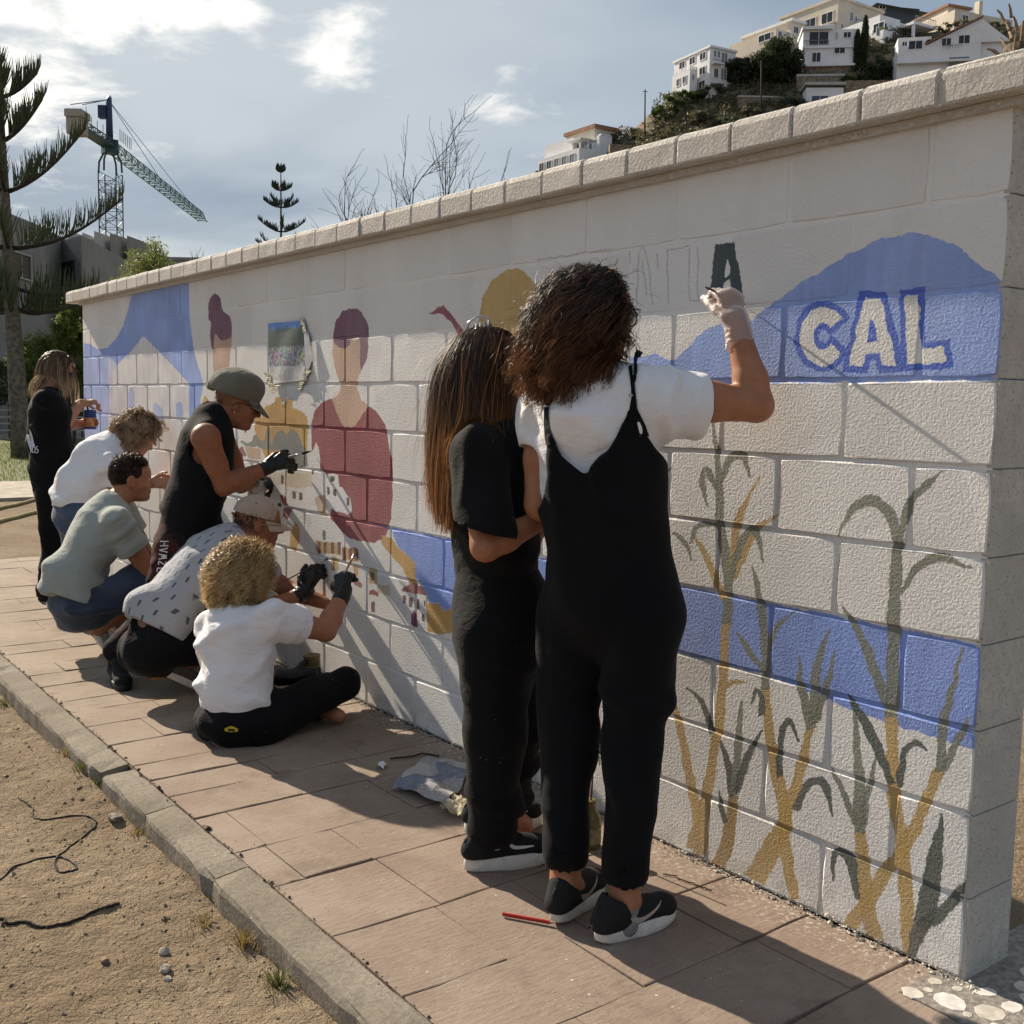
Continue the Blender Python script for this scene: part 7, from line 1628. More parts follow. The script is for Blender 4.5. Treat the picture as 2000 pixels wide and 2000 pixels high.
# ---- leafless tree behind the wall
def bare_tree():
    D = 16.0; base = at(805,760,D); base[2] = 0; r = empty('bare_tree', base, 'leafless tree with fine twigs and dry pods behind the wall', 'tree'); g = np.random.default_rng(23); h = MB(); tw = MB(); pods = []
    def grow(p, d, l, rad, lev):
        n = 4; pts = [p]; dd = d
        for i in range(n): dd = unit(dd+g.normal(0, .17, 3)+Z*.03); p = p+dd*l/n; pts.append(p)
        (h if lev < 3 else tw).tube(pts, np.maximum(np.linspace(rad, rad*.62, n+1), .0022), 6 if lev < 2 else (4 if lev < 4 else 3), False)
        if lev >= 5 or rad < .0009: 
            if p[2] < 3.9 and g.random() < .45: pods.append(p)
            return
        for k in range(g.integers(2, 5) if lev < 4 else g.integers(2, 5)):
            f = g.uniform(.35, 1.0); q = pts[min(n, int(f*n)+ (0 if f < 1 else 0))]; nd = unit(dd+g.normal(0, .45, 3)+Z*.10); grow(q, nd, l*g.uniform(.45, .72), rad*g.uniform(.45, .62), lev+1)
        grow(p, unit(dd+g.normal(0, .15, 3)+Z*.08), l*.66, rad*.62, lev+1)
    tops = [(612,330),(665,380),(700,345),(745,290),(785,225),(820,215),(850,235),(885,240),(925,290),(955,345),(640,420),(720,400),(840,300),(900,360)]
    grow_base = base+Z*.9; h.tube([base, grow_base], [.085,.07], 8)
    for (x, y) in tops:
        e = at(x, y, D+g.uniform(-.8, .8)); d = unit(e-grow_base); grow(grow_base, d, np.linalg.norm(e-grow_base)*.41, .026, 1)
    h.build('trunk', BARKD, r, True); o = tw.build('twigs', plain('twig_bark', (.040,.032,.030), .9, .3), r); P = MB()
    for p in pods[:260]:
        d = unit(g.normal(0, 1, 3)-Z*.8); P.tube([p, p+d*.05, p+d*.10-Z*.02], [.003,.009,.003], 4)
    P.build('seed_pods', plain('dry_pod', (.030,.016,.014), .8, .3), r)
bare_tree()
# light feathery tree over the left building
D = 24; c = at(300,560,D); pt = empty('pepper_tree', np.array([c[0], c[1], 0]), 'light green feathery tree in front of the grey building', 'tree'); g = np.random.default_rng(8); P = []; h = MB(); h.tube([np.array([c[0], c[1], 0]), c-Z*.6, c], [.12,.08,.05], 7)
for k in range(90):
    x = g.uniform(225, 345); y = 640-g.uniform(0, 1)**.7*(190-abs(x-290)*1.3); p0 = at(x, y, D+g.uniform(-.6, .6)); h.tube([c-Z*.3, (c+p0)/2+Z*.1, p0], [.02,.012,.004], 5); m = 80; t = g.random(m)**1.2
    P.append(p0+np.column_stack([g.normal(0, .10, m), g.normal(0, .10, m), -t*.5]))
V, F = leaves(np.concatenate(P), .10, 5, .28, 1.0); obj('crown', mesh('crown', V, F, leafm('feathery_leaves', (.09,.12,.03), (.20,.22,.07), .45)), pt); h.build('trunk', BARKM, pt, True)
# ---- old palm at the right edge
D = 9.5; b0 = at(1985,700,D); b0[2] = 0; pa = empty('palm', b0, 'old palm with cut dry frond stubs behind the near end of the wall', 'palm'); h = MB(); t0 = at(1990,90,D); h.tube([b0, b0*.5+t0*.5, t0], [.13,.12,.13], 10); h.build('trunk', plain('palm_fibre', (.13,.095,.065), .95, .5, 30, .9), pa, True)
g = np.random.default_rng(14); PF = plain('dry_frond', (.23,.175,.115), .9, .35, 25, .4)
for k in range(26):
    a = g.random()*6.28; y = g.uniform(40, 190); p = at(1988+g.uniform(-10, 14), y, D)+np.array([math.cos(a), math.sin(a), 0])*.10; d = unit(np.array([math.cos(a), math.sin(a), g.uniform(.5, 1.5)])); l = g.uniform(.10, .26); b = MB(); w = g.uniform(.012, .022); b.tube([p, p+d*l*.5+Z*.02, p+d*l], [w*1.2, w*.9, w*.5], 6); b.build('frond_stub', PF, pa)
P = clumps(at(1975,140,D), (.14,.14,.22), 12, 40, 6); V, F = leaves(P, .09, 6, .2); obj('dead_leaves', mesh('dead_leaves', V, F, leafm('dead_palm', (.07,.055,.035), (.14,.11,.065), .2)), pa)
# ---- grey building at the left
def conc(name, col): return plain(name, col, .9, .10, 1.2, .15)
GB1 = conc('grey_render', (.27,.26,.235)); GB2 = conc('dark_and_shade_grey_render', (.19,.20,.205)); GLS = NT('dark_glazing'); GLS = GLS.done(GLS.bsdf((.015,.018,.022), .12, spec=.6)); TRIM = conc('pale_trim', (.44,.43,.41))
def quad_block(name, P, z0, z1, mat, parent):
    """vertical-walled block over a ground polygon"""
    P = [np.asarray(p)[:2] for p in P]; n = len(P); V = [(p[0], p[1], z0) for p in P]+[(p[0], p[1], z1) for p in P]; F = [(i, (i+1) % n, n+(i+1) % n, n+i) for i in range(n)]+[tuple(range(n, 2*n))]; return obj(name, mesh(name, V, F, mat), parent)
def wall_window(parent, A, B, u0, u1, z0, z1, pane, frame_m, name='window', proud=.06):
    """window on the wall running from A to B; u measured as a fraction"""
    A = np.asarray(A)[:2]; B = np.asarray(B)[:2]; d = B-A; L_ = np.linalg.norm(d); d = d/L_; nrm = np.array([d[1], -d[0]]); 
    if nrm@(CAM[:2]-A) < 0: nrm = -nrm
    x = np.array([d[0], d[1], 0]); y = np.array([nrm[0], nrm[1], 0]); o = np.array([A[0], A[1], 0]); root = empty(name, o+x*L_*(u0+u1)/2+Z*(z0+z1)/2, parent=parent); fr = frame(o, x, y, Z)
    h = MB(); h.box((L_*u0, .0, z0), (L_*u1, .02, z1), fr); h.build('pane', pane, root); h = MB(); t = .05 if (z1-z0) < 3 else .08; a, b = L_*u0, L_*u1
    h.box((a-t, .0, z0-t), (a, proud, z1+t), fr); h.box((b, .0, z0-t), (b+t, proud, z1+t), fr); h.box((a, .0, z1), (b, proud, z1+t), fr); h.box((a, .0, z0-t), (b, proud+.03, z0), fr); m = (a+b)/2; h.box((m-t*.3, .02, z0), (m+t*.3, proud*.7, z1), fr); h.build('frame', frame_m, root)
gb = empty('grey_building', at(165,760,40)*np.array([1,1,0]), 'flat-roofed grey rendered building behind the pines at the left', 'building')
p1 = at(165,760,40); p0_ = at(82,760,43.5); p2_ = at(326,760,56); p3_ = p0_+(p2_-p1); zt1 = at(165,463,40)[2]
quad_block('main_block', [p1, p2_, p3_, p0_], 0, zt1, GB1, gb)
quad_block('face_shade_sheet', [p1+mixv(-.1,-.3)*.05, p1+mixv(-.1,-.3)*.02, p0_+mixv(-.1,-.3)*.02, p0_+mixv(-.1,-.3)*.05], 0, zt1-.05, GB2, gb)  # thin sheet over the left face, its shade put into a darker colour
la = at(-60,760,33); lb = at(82,760,38.5); lc = lb+(p3_-p0_)*.4; ld = la+(p3_-p0_)*.4; quad_block('left_wing', [la, lb, lc, ld], 0, at(82,444,38.5)[2], GB1, gb)
wall_window(gb, p0_+mixv(-.1,-.3)*.05, p1+mixv(-.1,-.3)*.05, .30, .86, at(130,553,41.5)[2], at(130,520,41.5)[2], GLS, IRON); wall_window(gb, la, lb, .60, .86, at(45,545,37)[2], at(45,500,37)[2], GLS, TRIM)
for k, (x0, x1, y0, d) in enumerate([(133,160,449,46),(161,182,454,47),(184,214,451,48),(215,245,455,49),(248,275,460,50)]):
    a, b = at(x0, 470, d), at(x1, 470, d+1.5); quad_block('roof_unit', [a, b, b+FH*1.5, a+FH*1.5], zt1-.02, at(x0, y0, d)[2], TRIM if k < 3 else GB1, gb)
fb = empty('low_building', at(370,760,62)*np.array([1,1,0]), 'low dark building just above the wall right of the feathery tree', 'building'); a, b = at(300,760,60), at(420,760,64); quad_block('block', [a, b, b+FH*6, a+FH*6], 0, at(360,505,61)[2], GB2, fb); h = MB(); q = at(300,507,59.8); h.box((0,-.1,0), (5,.3,.15), frame(q, RH, FH, Z)); h.build('parapet', GB1, fb)
bare = MB(); bt = empty('thin_shrub', at(385,760,50)*np.array([1,1,0]), 'thin leafless shrub on the skyline right of the feathery tree', 'shrub'); g = np.random.default_rng(4)
for k in range(9): e = at(385+g.uniform(-16, 14), 478+g.uniform(0, 22), 50); s0 = at(385, 530, 50); bare.tube([s0*np.array([1,1,0]), s0, (s0+e)/2+RH*g.normal(0, .08), e], [.02,.018,.012,.005], 4)
bare.build('twigs', BARKD, bt)
# ---- tower crane
CR = plain('crane_teal', (.030,.085,.090), .5, .15); CRB = plain('crane_blue', (.035,.055,.12), .5, .15); CRC = plain('concrete_ballast', (.36,.33,.27), .9, .15)
D0 = 100.; m0 = at(224,780,D0); m0[2] = 0; pv_ = at(222,292,D0); tip = at(397,412,D0*1.366); ctr = at(150,236,D0*.905); cz = pv_[2]; crn = empty('tower_crane', m0, 'teal tower crane with long jib behind the grey building', 'crane')
def lattice(b, A, B, w, hh, n, tri=False):
    A = np.asarray(A, float); B = np.asarray(B, float); d = unit(B-A); s = unit(np.cross(d, Z) if abs(d[2]) < .9 else RH); u = np.cross(s, d); r = .055
    cs = [(-w/2,-hh/2),(w/2,-hh/2),(w/2,hh/2),(-w/2,hh/2)] if not tri else [(-w/2,-hh/2),(w/2,-hh/2),(0,hh/2)]
    P = [[A+(B-A)*k/n+s*a+u*c for a, c in cs] for k in range(n+1)]
    for q in range(len(cs)): b.tube([p[q] for p in P], r, 4)
    for k in range(n):
        for q in range(len(cs)): q2 = (q+1) % len(cs); b.tube([P[k][q], P[k+1][q2]] if k % 2 else [P[k][q2], P[k+1][q]], r*.62, 3); b.tube([P[k][q], P[k][q2]], r*.55, 3)
b = MB(); lattice(b, m0, np.array([m0[0], m0[1], cz-2.6]), 1.6, 1.6, 26); b.build('mast', CR, crn)
b = MB(); c = np.array([m0[0], m0[1], 0]); 
for sx in (-1, 1):
    for sy in (-1, 1): b.tube([c+np.array([sx*.8, sy*.8, cz-2.6]), c+np.array([sx*.75, sy*.75, cz-1.6]), c+np.array([sx*.25, sy*.25, cz-.4])], .09, 5)
b.box((c[0]-.6, c[1]-.6, cz-.9), (c[0]+.6, c[1]+.6, cz+.3)); b.build('slewing_unit', CR, crn)
tp = at(214,190,D0); b = MB(); b.tube([c+Z*cz, np.array([c[0], c[1], tp[2]-1.0]), tp], [.34,.26,.20], 6); b.build('tower_head', CRB, crn, True)
b = MB(); b.box((-.35,-.35,0), (.35,.35,1.1), frame(np.array([c[0], c[1], cz+2.2])-RH*.55, RH, FH, Z)); b.build('cabin', CRB, crn); b = MB(); b.box((-.25,-.37,.35), (.25,-.355,.85), frame(np.array([c[0], c[1], cz+2.2])-RH*.55, RH, FH, Z)); b.build('cabin_window', GLS, crn)
tip[2] = cz; ctr[2] = cz; b = MB(); lattice(b, c+Z*cz, tip, 1.1, 1.1, 36, True); b.build('jib', plain('crane_green', (.035,.15,.135), .5, .15), crn); b = MB(); lattice(b, c+Z*(cz-.1), ctr, 1.2, .5, 9); b.box((0,-.62,-.35), (np.linalg.norm(ctr-c-Z*cz), .62, -.2), frame(c+Z*cz, unit(ctr-(c+Z*cz)), unit(np.cross(Z, ctr-(c+Z*cz))), Z)); b.build('counter_jib', CR, crn)
b = MB(); f = frame(ctr, unit(ctr-(c+Z*cz)), unit(np.cross(Z, ctr-(c+Z*cz))), Z); b.bbox((-.8,-.65,-1.0), (.7,.65,.35), .06, f); b.build('counterweight', CRC, crn); b = MB(); b.bbox((-1.1,-.75,.36), (.8,.75,1.0), .06, f); b.build('ballast_block', CRC, crn)
for e, t in ((.45, .06), (.80, .06)): b = MB(); b.tube([tp-Z*.4, (c+Z*cz)*(1-e)+tip*e+Z*.5], .035, 4); b.build('stay_cable', IRON, crn)
for sgn in (-1, 1): b = MB(); b.tube([tp-Z*.2, ctr+Z*1.5+f[1][1]*.5*sgn], .035, 4); b.build('stay_cable', IRON, crn)
b = MB()
for k in range(7): q = c+Z*(cz+.5)+unit(tip-c-Z*cz)*(1.2+k*.6)+RH*.6; b.tube([q, q+Z*1.1], .03, 4)
for k in range(5): q = c+Z*(cz+.2)+unit(ctr-c-Z*cz)*(1.5+k*1.3); b.tube([q, q+Z*1.1], .03, 4)
o = b.build('handrail', CR, crn); o['kind'] = 'stuff'
# ================================================================ the hill with its white houses
ridge_x = np.array([700, 900, 1000, 1075, 1130, 1190, 1240, 1270, 1310, 1345, 1400, 1480, 1560, 1650, 1750, 1850, 2000, 2300, 2700]); ridge_y = np.array([800, 480, 420, 352, 318, 285, 250, 222, 190, 172, 150, 120, 95, 80, 70, 60, 50, 30, 60])
HZ = lambda x: 769+.0178*x
def hill_at(x, y):
    ry = np.interp(x, ridge_x, ridge_y); t = np.clip((HZ(x)-y)/(HZ(x)-ry), 0, 1); return at(x, y, 82+66*t)
hx = np.arange(700, 2720, 12.0); V = []; F = []; nt = 34; g = np.random.default_rng(3)
for i, x in enumerate(hx):
    ry = np.interp(x, ridge_x, ridge_y)
    for k in range(nt+3):
        t = min(1, k/(nt-1)); p = at(x, HZ(x)+(ry-HZ(x))*t, 82+66*t)
        if k >= nt: p = p+FH*14*(k-nt+1)-Z*5*(k-nt+1)**1.5
        else: p = p+Z*(float(vnoise(np.array([p[0]*.12, p[1]*.12, 0])))-.5)*1.6*math.sin(min(1, t*1.05)*3.0)
        V.append(p)
V = np.array(V); m_ = nt+3
F = [(i*m_+k, (i+1)*m_+k, (i+1)*m_+k+1, i*m_+k+1) for i in range(len(hx)-1) for k in range(m_-1)]
hm_ = NT('hill_soil'); p = hm_.pos(); n_ = hm_.noise(p, .35, 5, .6); n2_ = hm_.noise(p, 2.2, 4, .65); col = hm_.mix(hm_.ramp(n_, .4, .62), (.13,.115,.07), (.25,.185,.12)); col = hm_.mix(hm_.ramp(n2_, .45, .6, 0, .6), col, (.085,.085,.05)); HM = hm_.done(hm_.bsdf(col, .95, hm_.bump(n2_, .8, .25)))
ho = obj('hill', mesh('hill', V, F, HM, True)); tag(ho, kind='structure')
# scrub over the slope
P = []; sx = g.uniform(1040, 2050, 5200); tt = g.random(5200)
for x, t in zip(sx, tt):
    ry = np.interp(x, ridge_x, ridge_y); y = HZ(x)+(ry-HZ(x))*(.62+.40*t)
    if float(vnoise(np.array([x*.02, y*.03, 1]))) < .36: continue
    P.append((hill_at(x, y), .35+.9*float(vnoise(np.array([x*.05, y*.06, 4])))**2))
Q = []
for p, r in P:
    m = 16; q = g.normal(0, 1, (m, 3)); q /= np.linalg.norm(q, axis=1)[:, None]; q[:, 2] = np.abs(q[:, 2]); Q.append(p+q*r*np.array((1,1,.85))*g.uniform(.6, 1, (m, 1)))
V, F = leaves(np.concatenate(Q), .42, 77, .6); o = obj('hillside_scrub', mesh('hillside_scrub', V, F, L_MQ)); tag(o, 'low dry scrub covering the hillside', 'scrub', kind='stuff')
def hill_tree(name, x, y, c, rad, label, mat, seed, nc=60, per=120, leaf=.45, cat='tree', group=None):
    b = hill_at(x, y); d = float((b-CAM)@FW); cc = at(c[0], c[1], d); s = d/FPX; bush_tree(name, b-Z*.5, cc, (rad[0]*s, rad[0]*s, rad[1]*s), nc, per, leaf, mat, label, cat, seed, .22, group, 4)
hill_tree('pine_tree', 1520, 165, (1520,122), (46,38), 'large dark rounded pine on the hillside left of the big houses', L_DK, 1, 90, 200)
hill_tree('bush', 1440, 165, (1445,140), (26,24), 'dark bushy tree at the right end of the square white house', L_DK, 2, 40, 120)
for i, (x, y, c, r, m) in enumerate([(1340,200,(1335,195),(32,14),L_MD),(1395,185,(1390,178),(30,12),L_GY),(1300,225,(1300,222),(26,14),L_MD),(1270,300,(1265,296),(22,9),L_DK),(1370,235,(1370,232),(30,10),L_MQ),(1430,245,(1430,243),(34,12),L_GY),(1470,225,(1470,222),(26,10),L_MQ),(1540,205,(1545,203),(28,10),L_GY),(1595,215,(1600,210),(30,10),L_DK),(1680,135,(1680,132),(16,9),L_MD),(1720,150,(1722,135),(24,20),L_DK),(1775,150,(1775,142),(22,12),L_MD),(1880,135,(1880,125),(26,18),L_MD),(1925,130,(1925,95),(34,32),L_DK),(1690,165,(1690,158),(24,12),L_DK),(1240,310,(1245,306),(20,8),L_GY),(1058,352,(1058,345),(13,12),L_DK),(1850,150,(1850,140),(26,12),L_DK),(1640,170,(1655,160),(14,10),L_MD)]):
    hill_tree('bush', x, y, c, r, ['rounded green bush on the ridge above the slope', 'grey-green bush on the hillside', 'green bush low on the hillside'][i % 3]+', %s' % ['below the crenellated tower','under the square white house','at the crest left of the tower','below the lone pole','among the dry grass','in the middle of the slope','below the square house','under the stone terrace','beside the white garage','at the foot of the twin cypresses','right of the twin cypresses','below the long white house','in front of the long house terrace','under the old palm','on the bank left of the cypresses','beside the lowest house','alone at the crest behind the wall','below the spiky cypress','above the wall coping'][i], m, 30+i, 26, 90, .36, 'bush', 'bushes on the hillside')
for i, (x, yb, yt, w, lb) in enumerate([(1672,140,62,7,'left and shorter of the twin dark cypresses'),(1686,140,36,8,'right and taller of the twin dark cypresses'),(1812,140,82,15,'broad spiky cypress in front of the long white house')]):
    b = hill_at(x, yb); d = float((b-CAM)@FW); s = d/FPX; r = empty('cypress', b, lb, 'tree', 'cypresses by the houses'); g2 = np.random.default_rng(60+i); n = 5200; t = g2.random(n); a = g2.random(n)*6.28; hgt = (yb-yt)*s; rr = w*s*np.sqrt(g2.random(n))*np.clip(1.15*(1-t)**.6*(.35+t*1.6), 0, 1)
    Pn = b+np.column_stack([np.cos(a)*rr, np.sin(a)*rr, t*hgt]); Vv, Ff = leaves(Pn, .26, 3+i, .5, -1.2); obj('crown', mesh('crown', Vv, Ff, L_DK), r); h = MB(); h.tube([b-Z*.5, b+Z*hgt*.7], [.15,.05], 6); h.build('trunk', BARKD, r)
# poles
for x, yt, yb, lb, d in ((1260,175,262,'lone dark utility pole on the skyline left of the hill', 118), (1487,118,220,'wooden utility pole before the large pine', 112), (1757,105,160,'wooden pole in front of the long white house', 105)):
    d = float((hill_at(x, yb)-CAM)@FW)-1.5; h = MB(); a = at(x, yb, d); h.tube([a-Z*2, at(x, yt, d)], [.12,.09], 6); r = empty('utility_pole', a, lb, 'pole', 'poles on the hill'); h.build('shaft', BARKD, r, True); h = MB(); q = at(x, yt+4, d); h.tube([q-RH*.35, q+RH*.35], .04, 4); h.build('cross_arm', BARKD, r)
# ---- houses: walls, openings, roofs
WH = plain('white_render', (.78,.78,.78), .9, .06, .5); CRM = plain('cream_render', (.66,.59,.48), .9, .07, .5); OCH = plain('ochre_render', (.42,.30,.13), .9, .1, .5); STN = plain('rubble_stone', (.23,.18,.13), .95, .4, 3.0, .8); TILE = plain('clay_tile', (.30,.17,.11), .9, .2, 3); NAVY = plain('navy_roof', (.055,.075,.10), .6, .1); SHD = plain('shutter', (.20,.21,.22), .6, .1); RLG = plain('balcony_rail', (.25,.26,.27), .5, .1)
class House:
    def __init__(s, name, label, px, py, depth, yaw, group='white houses on the hill'):
        depth = depth or float((hill_at(px, py)-CAM)@FW)-1.0; s.d = depth; s.k = depth/FPX; s.o = at(px, py, depth); s.px, s.py = px, py; a = R_(yaw); s.x = RH*math.cos(a)+FH*math.sin(a); s.y = -RH*math.sin(a)+FH*math.cos(a); s.r = empty(name, s.o, label, 'house', group)
    def U(s, x): return (x-s.px)*s.k/max(.3, float(s.x@RH))
    def H(s, y): return (s.py-y)*s.k
    def box(s, name, x0, x1, y0, y1, v0, v1, mat, parent=None):
        h = MB(); h.box((s.U(x0), v0, s.H(y1)), (s.U(x1), v1, s.H(y0)), frame(s.o, s.x, s.y, Z)); return h.build(name, mat, parent or s.r)
    def win(s, x0, x1, y0, y1, v, pane=None, fm=None, side=None, name='window', u=None):
        root = empty(name, s.o, parent=s.r); z0, z1 = s.H(y1), s.H(y0); t = .10
        if side is None: fr = frame(s.o+s.y*v, s.x, -s.y, Z); a, b = s.U(x0), s.U(x1)
        else: fr = frame(s.o+s.x*u, s.y, -s.x, Z); a, b = x0, x1          # on the left flank, x = metres back from the front
        h = MB(); h.box((a, .01, z0), (b, .03, z1), fr); h.build('pane', pane or GLS, root); h = MB()
        for q in ((a-t, z0-t, a, z1+t), (b, z0-t, b+t, z1+t), (a, z1, b, z1+t), (a, z0-t, b, z0)): h.box((q[0], .0, q[1]), (q[2], .07, q[3]), fr)
        m = (a+b)/2; h.box((m-.03, .03, z0), (m+.03, .06, z1), fr); h.build('frame', fm or WH, root)
    def rail(s, x0, x1, y0, y1, v, mat=None):
        h = MB(); fr = frame(s.o+s.y*v, s.x, s.y, Z); a, b = s.U(x0), s.U(x1); n = max(3, int((b-a)/.35)); z0, z1 = s.H(y1), s.H(y0); h.box((a, -.04, z1-.06), (b, .04, z1), fr)
        for k in range(n+1): q = a+(b-a)*k/n; h.box((q-.025, -.02, z0), (q+.025, .02, z1), fr)
        h.build('railing', mat or RLG, s.r)
# lowest house, left
h1 = House('white_house', 'lowest white hillside house with arched windows, terrace and pergola', 1130, 350, 0, 34)
h1.box('terrace_block', 1130, 1186, 290, 400, 0, 9.5, WH); h1.box('upper_storey', 1140, 1212, 262, 292, 2.5, 9, WH); h1.box('top_storey', 1190, 1240, 232, 264, 3, 9.5, CRM); h1.box('roof', 1186, 1246, 226, 233, 2.7, 9.8, TILE); h1.box('garden_wall', 1186, 1213, 252, 292, 1.6, 2.2, WH)
for k in range(5): h1.win(1.0+k*1.75, 2.0+k*1.75, 299, 317, 0, side='l', u=0, pane=GLS if k > 2 else SHD)
h1.win(1222, 1236, 238, 256, 3); h1.win(1148, 1156, 276, 292, 2.5, name='door'); h1.win(1172, 1178, 268, 278, 2.5); h1.win(1195, 1199, 240, 250, 3)
h1.rail(1130, 1150, 278, 290, .1); h1.box('terrace_roof', 1131, 1165, 270, 273, -.2, 3, WH)
for x in (1132, 1148, 1163): h1.box('terrace_post', x, x+2, 273, 290, .0, .25, WH)
for k in range(5): h1.box('merlon', 1189+k*5, 1192+k*5, 248, 253, 1.6, 2.2, WH)
# square house with tower
h2 = House('white_house', 'square white house with crenellated side tower and ochre annex', 1384, 186, 0, 28)
h2.box('main_block', 1384, 1440, 95, 215, 0, 8, WH); h2.box('annex', 1440, 1470, 104, 210, .6, 8, OCH); h2.box('roof_edge', 1382, 1442, 92, 96, -.2, 8.2, WH); h2.box('annex_roof', 1440, 1471, 101, 105, .4, 8.1, TILE); h2.box('chimney', 1418, 1421, 86, 94, 3, 3.5, WH)
for (a, b, c, d) in ((1392,1397,100,112),(1400,1405,100,112),(1409,1421,101,122),(1409,1420,131,152),(1394,1402,134,150),(1450,1458,108,118)): h2.win(a, b, c, d, 0 if a < 1440 else .6, pane=SHD if a == 1409 else None)
for k in range(3):
    for y in (100, 128, 154): h2.win(.9+k*2.3, 2.1+k*2.3, y, y+13, 0, side='l', u=0)
h2.rail(1388, 1406, 118, 124, -.35); h2.box('balcony', 1387, 1407, 124, 127, -.8, 0, WH)
h2b = House('tower', 'small white crenellated tower at the left of the square house', 1346, 190, 0, 28); h2b.box('shaft', 1346, 1362, 136, 215, 0, 4, WH)
for k in range(4): h2b.box('merlon', 1346+k*4.3, 1348.6+k*4.3, 130, 137, 0, .5, WH); 
for k in range(3): h2b.box('merlon', 1346, 1347.5, 130, 137, .9+k*1.1, 1.5+k*1.1, WH)
h2b.win(.8, 1.5, 147, 160, 0, side='l', u=0); h2b.win(2.2, 2.9, 147, 160, 0, side='l', u=0); h2b.win(1351, 1355, 146, 156, 0)
# stepped cream block behind the pine
h3 = House('cream_house', 'stepped cream house with rounded balconies above the dark pine', 1520, 130, 151, 34)
h3.box('lower_block', 1512, 1540, 60, 150, 0, 9, CRM); h3.box('upper_block', 1540, 1570, 42, 150, -.5, 9, CRM); h3.box('balcony', 1515, 1572, 76, 88, -1.4, 0, CRM); h3.box('roof_edge', 1537, 1572, 37, 42, -.9, 9, WH)
for a in ((1517,1524,64,76),(1528,1536,66,76),(1546,1556,50,62),(1560,1568,66,76)): h3.win(*a, 0 if a[0] < 1540 else -.5)
h3.win(1.0, 3.2, 64, 76, 0, side='l', u=h3.U(1512))
# tall cream block
h4 = House('cream_house', 'tall cream apartment block with balconies on top of the hill', 1632, 120, 157, 34)
h4.box('main_block', 1632, 1745, 2, 140, 0, 11, CRM); h4.box('parapet', 1630, 1747, -3, 2, -.2, 11.2, CRM)
for k in range(3): h4.win(.9+k*3.2, 2.9+k*3.2, 22, 44, 0, side='l', u=0); h4.win(.9+k*3.2, 2.9+k*3.2, 64, 84, 0, side='l', u=0)
for a in ((1662,1668,20,36),(1675,1679,24,34),(1694,1703,28,44),(1640,1645,48,55),(1708,1716,62,80),(1710,1716,88,100)): h4.win(*a, 0)
h4.box('balcony', 1658, 1690, 46, 50, -1.2, 0, CRM); h4.rail(1658, 1690, 36, 46, -1.15); hb = MB(); hb.box((-.8, .0, h4.H(48)), (0, 9, h4.H(45)), frame(h4.o, h4.x, h4.y, Z)); hb.build('side_balcony', CRM, h4.r)
# white house before it
h5 = House('white_house', 'white two-storey house with glazed loggia standing on a rubble stone base', 1566, 132, 0, -8)
h5.box('main_block', 1566, 1668, 62, 132, 0, 8, WH); h5.box('stone_base', 1566, 1664, 132.5, 165, -.15, 8, STN); h5.box('eaves', 1563, 1620, 57, 63, -.6, 8, WH); h5.box('floor_band', 1565, 1669, 93, 97, -.25, 0, WH); h5.box('base_ledge', 1564, 1668, 128, 132, -.5, 0, WH); h5.box('gable', 1600, 1625, 50, 62, .3, 8, WH)
h5.win(1578, 1613, 66, 90, 0); h5.rail(1568, 1614, 82, 92, -.2); h5.win(1585, 1600, 105, 122, 0); h5.win(1626, 1645, 92, 107, 0); h5.win(1642, 1655, 68, 78, 0); h5.win(1627, 1630, 68, 80, 0)
# stepped white flats
h6 = House('white_house', 'stepped white terraced flats with open balconies in the middle of the hilltop', 1722, 125, 147, 30)
h6.box('lower_flat', 1722, 1800, 60, 165, 0, 8, WH); h6.box('upper_flat', 1740, 1790, 20, 62, 2, 9, WH); h6.box('right_flat', 1785, 1850, 18, 60, 3, 9, WH); h6.box('terrace_slab', 1760, 1815, 46, 51, -2.5, 3, WH); h6.box('terrace_post', 1762, 1765, 51, 80, -2.4, -2.0, WH); h6.box('annex', 1730, 1770, 96, 112, -2, 0, WH)
for a in ((1727,1733,72,84),(1745,1753,60,78),(1770,1785,56,70),(1706,1712,60,74)): h6.win(*a, 0)
h6.win(1746, 1756, 34, 52, 2); h6.win(1798, 1806, 28, 48, 3, name='door'); h6.win(1824, 1834, 34, 50, 3, name='door'); h6.rail(1765, 1815, 34, 46, -2.4); h6.rail(1800, 1850, 46, 56, 1.0); h6.win(1742, 1748, 101, 105, -2); h6.win(1.2, 3.0, 36, 52, 0, side='l', u=h6.U(1740)-.02); 
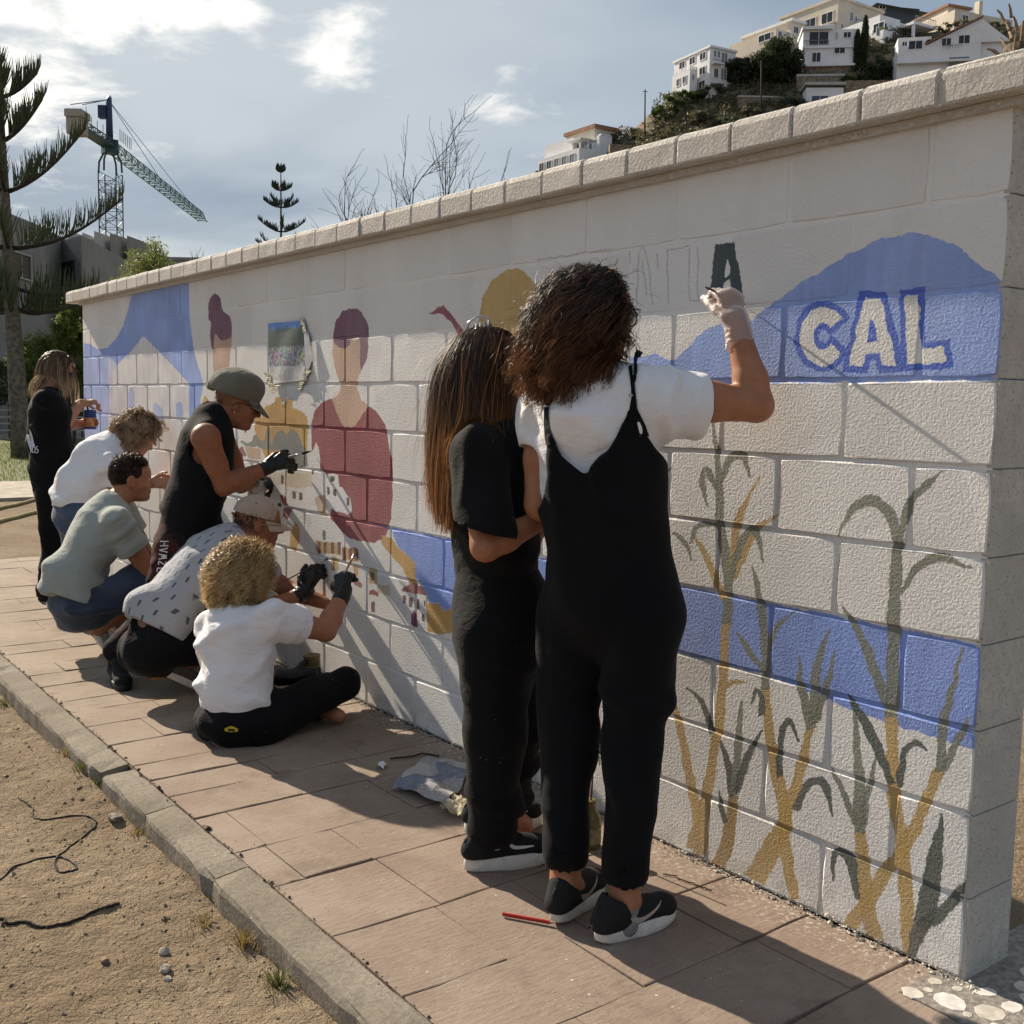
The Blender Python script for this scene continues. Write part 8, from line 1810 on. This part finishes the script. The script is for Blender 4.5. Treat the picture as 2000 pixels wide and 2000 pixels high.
# long low house
h7 = House('white_house', 'long low white house with sloping gable and three dark windows', 1752, 140, 136, -12)
h7.box('main_block', 1752, 1900, 92, 128, 0, 7, WH); h7.box('plinth', 1752, 1900, 126, 160, .3, 7, WH); h7.box('ledge', 1750, 1902, 123, 127, -.5, 0, WH)
hb = MB(); fr = frame(h7.o, h7.x, h7.y, Z); a0, a1, a2 = h7.U(1805), h7.U(1898), h7.U(1952); b_ = h7.H(92); pk = h7.H(48); hb.add([fr[0]+np.array(v)@fr[1] for v in [(a0,-.02,b_),(a1,-.02,b_),(a1,-.02,pk),(a0,7,b_),(a1,7,b_),(a1,7,pk)]], [(0,1,2),(3,5,4),(0,2,5,3),(1,4,5,2),(0,3,4,1)]); hb.build('gable', WH, h7.r)
hb = MB(); hb.add([fr[0]+np.array(v)@fr[1] for v in [(a0-.4,-.35,b_-.05),(a1+.2,-.35,pk+.15),(a1+.2,7,pk+.15),(a0-.4,7,b_-.05)]]+[fr[0]+np.array(v)@fr[1] for v in [(a0-.4,-.35,b_+.1),(a1+.2,-.35,pk+.3),(a1+.2,7,pk+.3),(a0-.4,7,b_+.1)]], [(0,1,2,3),(4,5,6,7),(0,1,5,4),(1,2,6,5),(2,3,7,6),(3,0,4,7)]); hb.build('roof', TILE, h7.r)
hb = MB(); hb.add([fr[0]+np.array(v)@fr[1] for v in [(a1,-.02,b_),(a2,-.02,b_),(a1,-.02,pk),(a1,7,b_),(a2,7,b_),(a1,7,pk)]], [(0,1,2),(3,5,4),(1,4,5,2),(0,3,4,1)]); hb.build('side_gable', WH, h7.r); h7.box('side_block', 1900, 1940, 92, 128, .5, 7, WH)
for a in ((1771,1795,84,99),(1830,1846,82,95),(1860,1879,78,93)): h7.win(*a, 0)
h7.win(1900, 1925, 70, 88, .45, pane=SHD); h7.box('garage', 1845, 1880, 118, 134, -.1, .2, SHD); h7.rail(1832, 1865, 97, 103, -.5)
h7b = House('white_house', 'small white gabled wing joining the long house to the flats', 1752, 120, 142, -12); h7b.box('block', 1752, 1812, 76, 112, 0, 5, WH); h7b.win(1760, 1768, 84, 94, 0)
# houses along the top right
h8 = House('cream_house', 'cream house with clay tile roof and chimney at the top right', 1895, 90, 155, 20); h8.box('main_block', 1895, 1990, 28, 110, 0, 9, CRM); h8.box('left_block', 1850, 1897, 30, 90, -.5, 8, CRM); h8.box('chimney', 1922, 1930, -4, 30, 1, 2, CRM); h8.box('roof', 1862, 1910, 10, 28, 2, 9, CRM); h8.box('roof_tiles', 1858, 1914, 8, 12, 1.6, 9.4, TILE); h8.win(1868, 1880, 38, 52, -.5)
h8.box('lower_roof', 1880, 1975, 52, 58, -1.2, 0, TILE)
h9 = House('blue_roof_house', 'house with dark blue hipped roof at the very top of the hill', 1720, 40, 172, 10); h9.box('block', 1722, 1800, 12, 60, 0, 9, NAVY); hb = MB(); fr = frame(h9.o, h9.x, h9.y, Z); q = [(h9.U(1704),-1,h9.H(12)),(h9.U(1812),-1,h9.H(22)),(h9.U(1812),10,h9.H(22)),(h9.U(1704),10,h9.H(12)),(h9.U(1732),4,h9.H(0)),(h9.U(1745),4,h9.H(1))]; hb.add([fr[0]+np.array(v)@fr[1] for v in q], [(0,1,5,4),(1,2,5),(2,3,4,5),(3,0,4),(0,3,2,1)]); hb.build('roof', NAVY, h9.r); h9.win(1716, 1728, 12, 18, -.02)
# terraces
t1 = House('terrace_wall', 'upper stone terrace wall below the white house with the loggia', 1560, 165, 0, -6, 'stone terrace walls'); t1.box('stonework', 1556, 1646, 150, 176, 0, .8, STN); t1.box('cap', 1555, 1647, 146, 150, -.1, .9, TRIM); t1.r['category'] = 'wall'
t2 = House('terrace_wall', 'lower stone terrace wall running to the white garage', 1440, 205, 0, 0, 'stone terrace walls'); t2.box('stonework', 1442, 1575, 190, 225, 0, .7, STN); t2.box('cap', 1441, 1577, 187, 190, -.1, .8, TRIM); t2.r['category'] = 'wall'
t3 = House('garage', 'low white garage with blue tarpaulin below the stone terraces', 1574, 200, 0, -4); t3.box('block', 1574, 1645, 172, 225, 0, 4, WH); t3.box('roof_slab', 1570, 1648, 163, 168, -.4, 4.2, TRIM); t3.box('tarpaulin', 1536, 1574, 192, 200, .5, 2.0, plain('blue_tarp', (.03,.06,.18), .6)); t3.win(1585, 1616, 188, 203, 0, pane=plain('grey_blue_door', (.09,.11,.17), .6), name='door')
t4 = House('bank_wall', 'reddish stone bank wall above the coping at the right', 1700, 190, 0, -4, 'stone terrace walls'); t4.box('stonework', 1650, 1785, 158, 200, 0, 1, STN); t4.r['category'] = 'wall'
t5 = House('garden_wall', 'rough stone garden wall right of the lowest house', 1225, 320, 0, 8, 'stone terrace walls'); t5.box('stonework', 1190, 1268, 284, 330, 0, .8, STN); t5.r['category'] = 'wall'
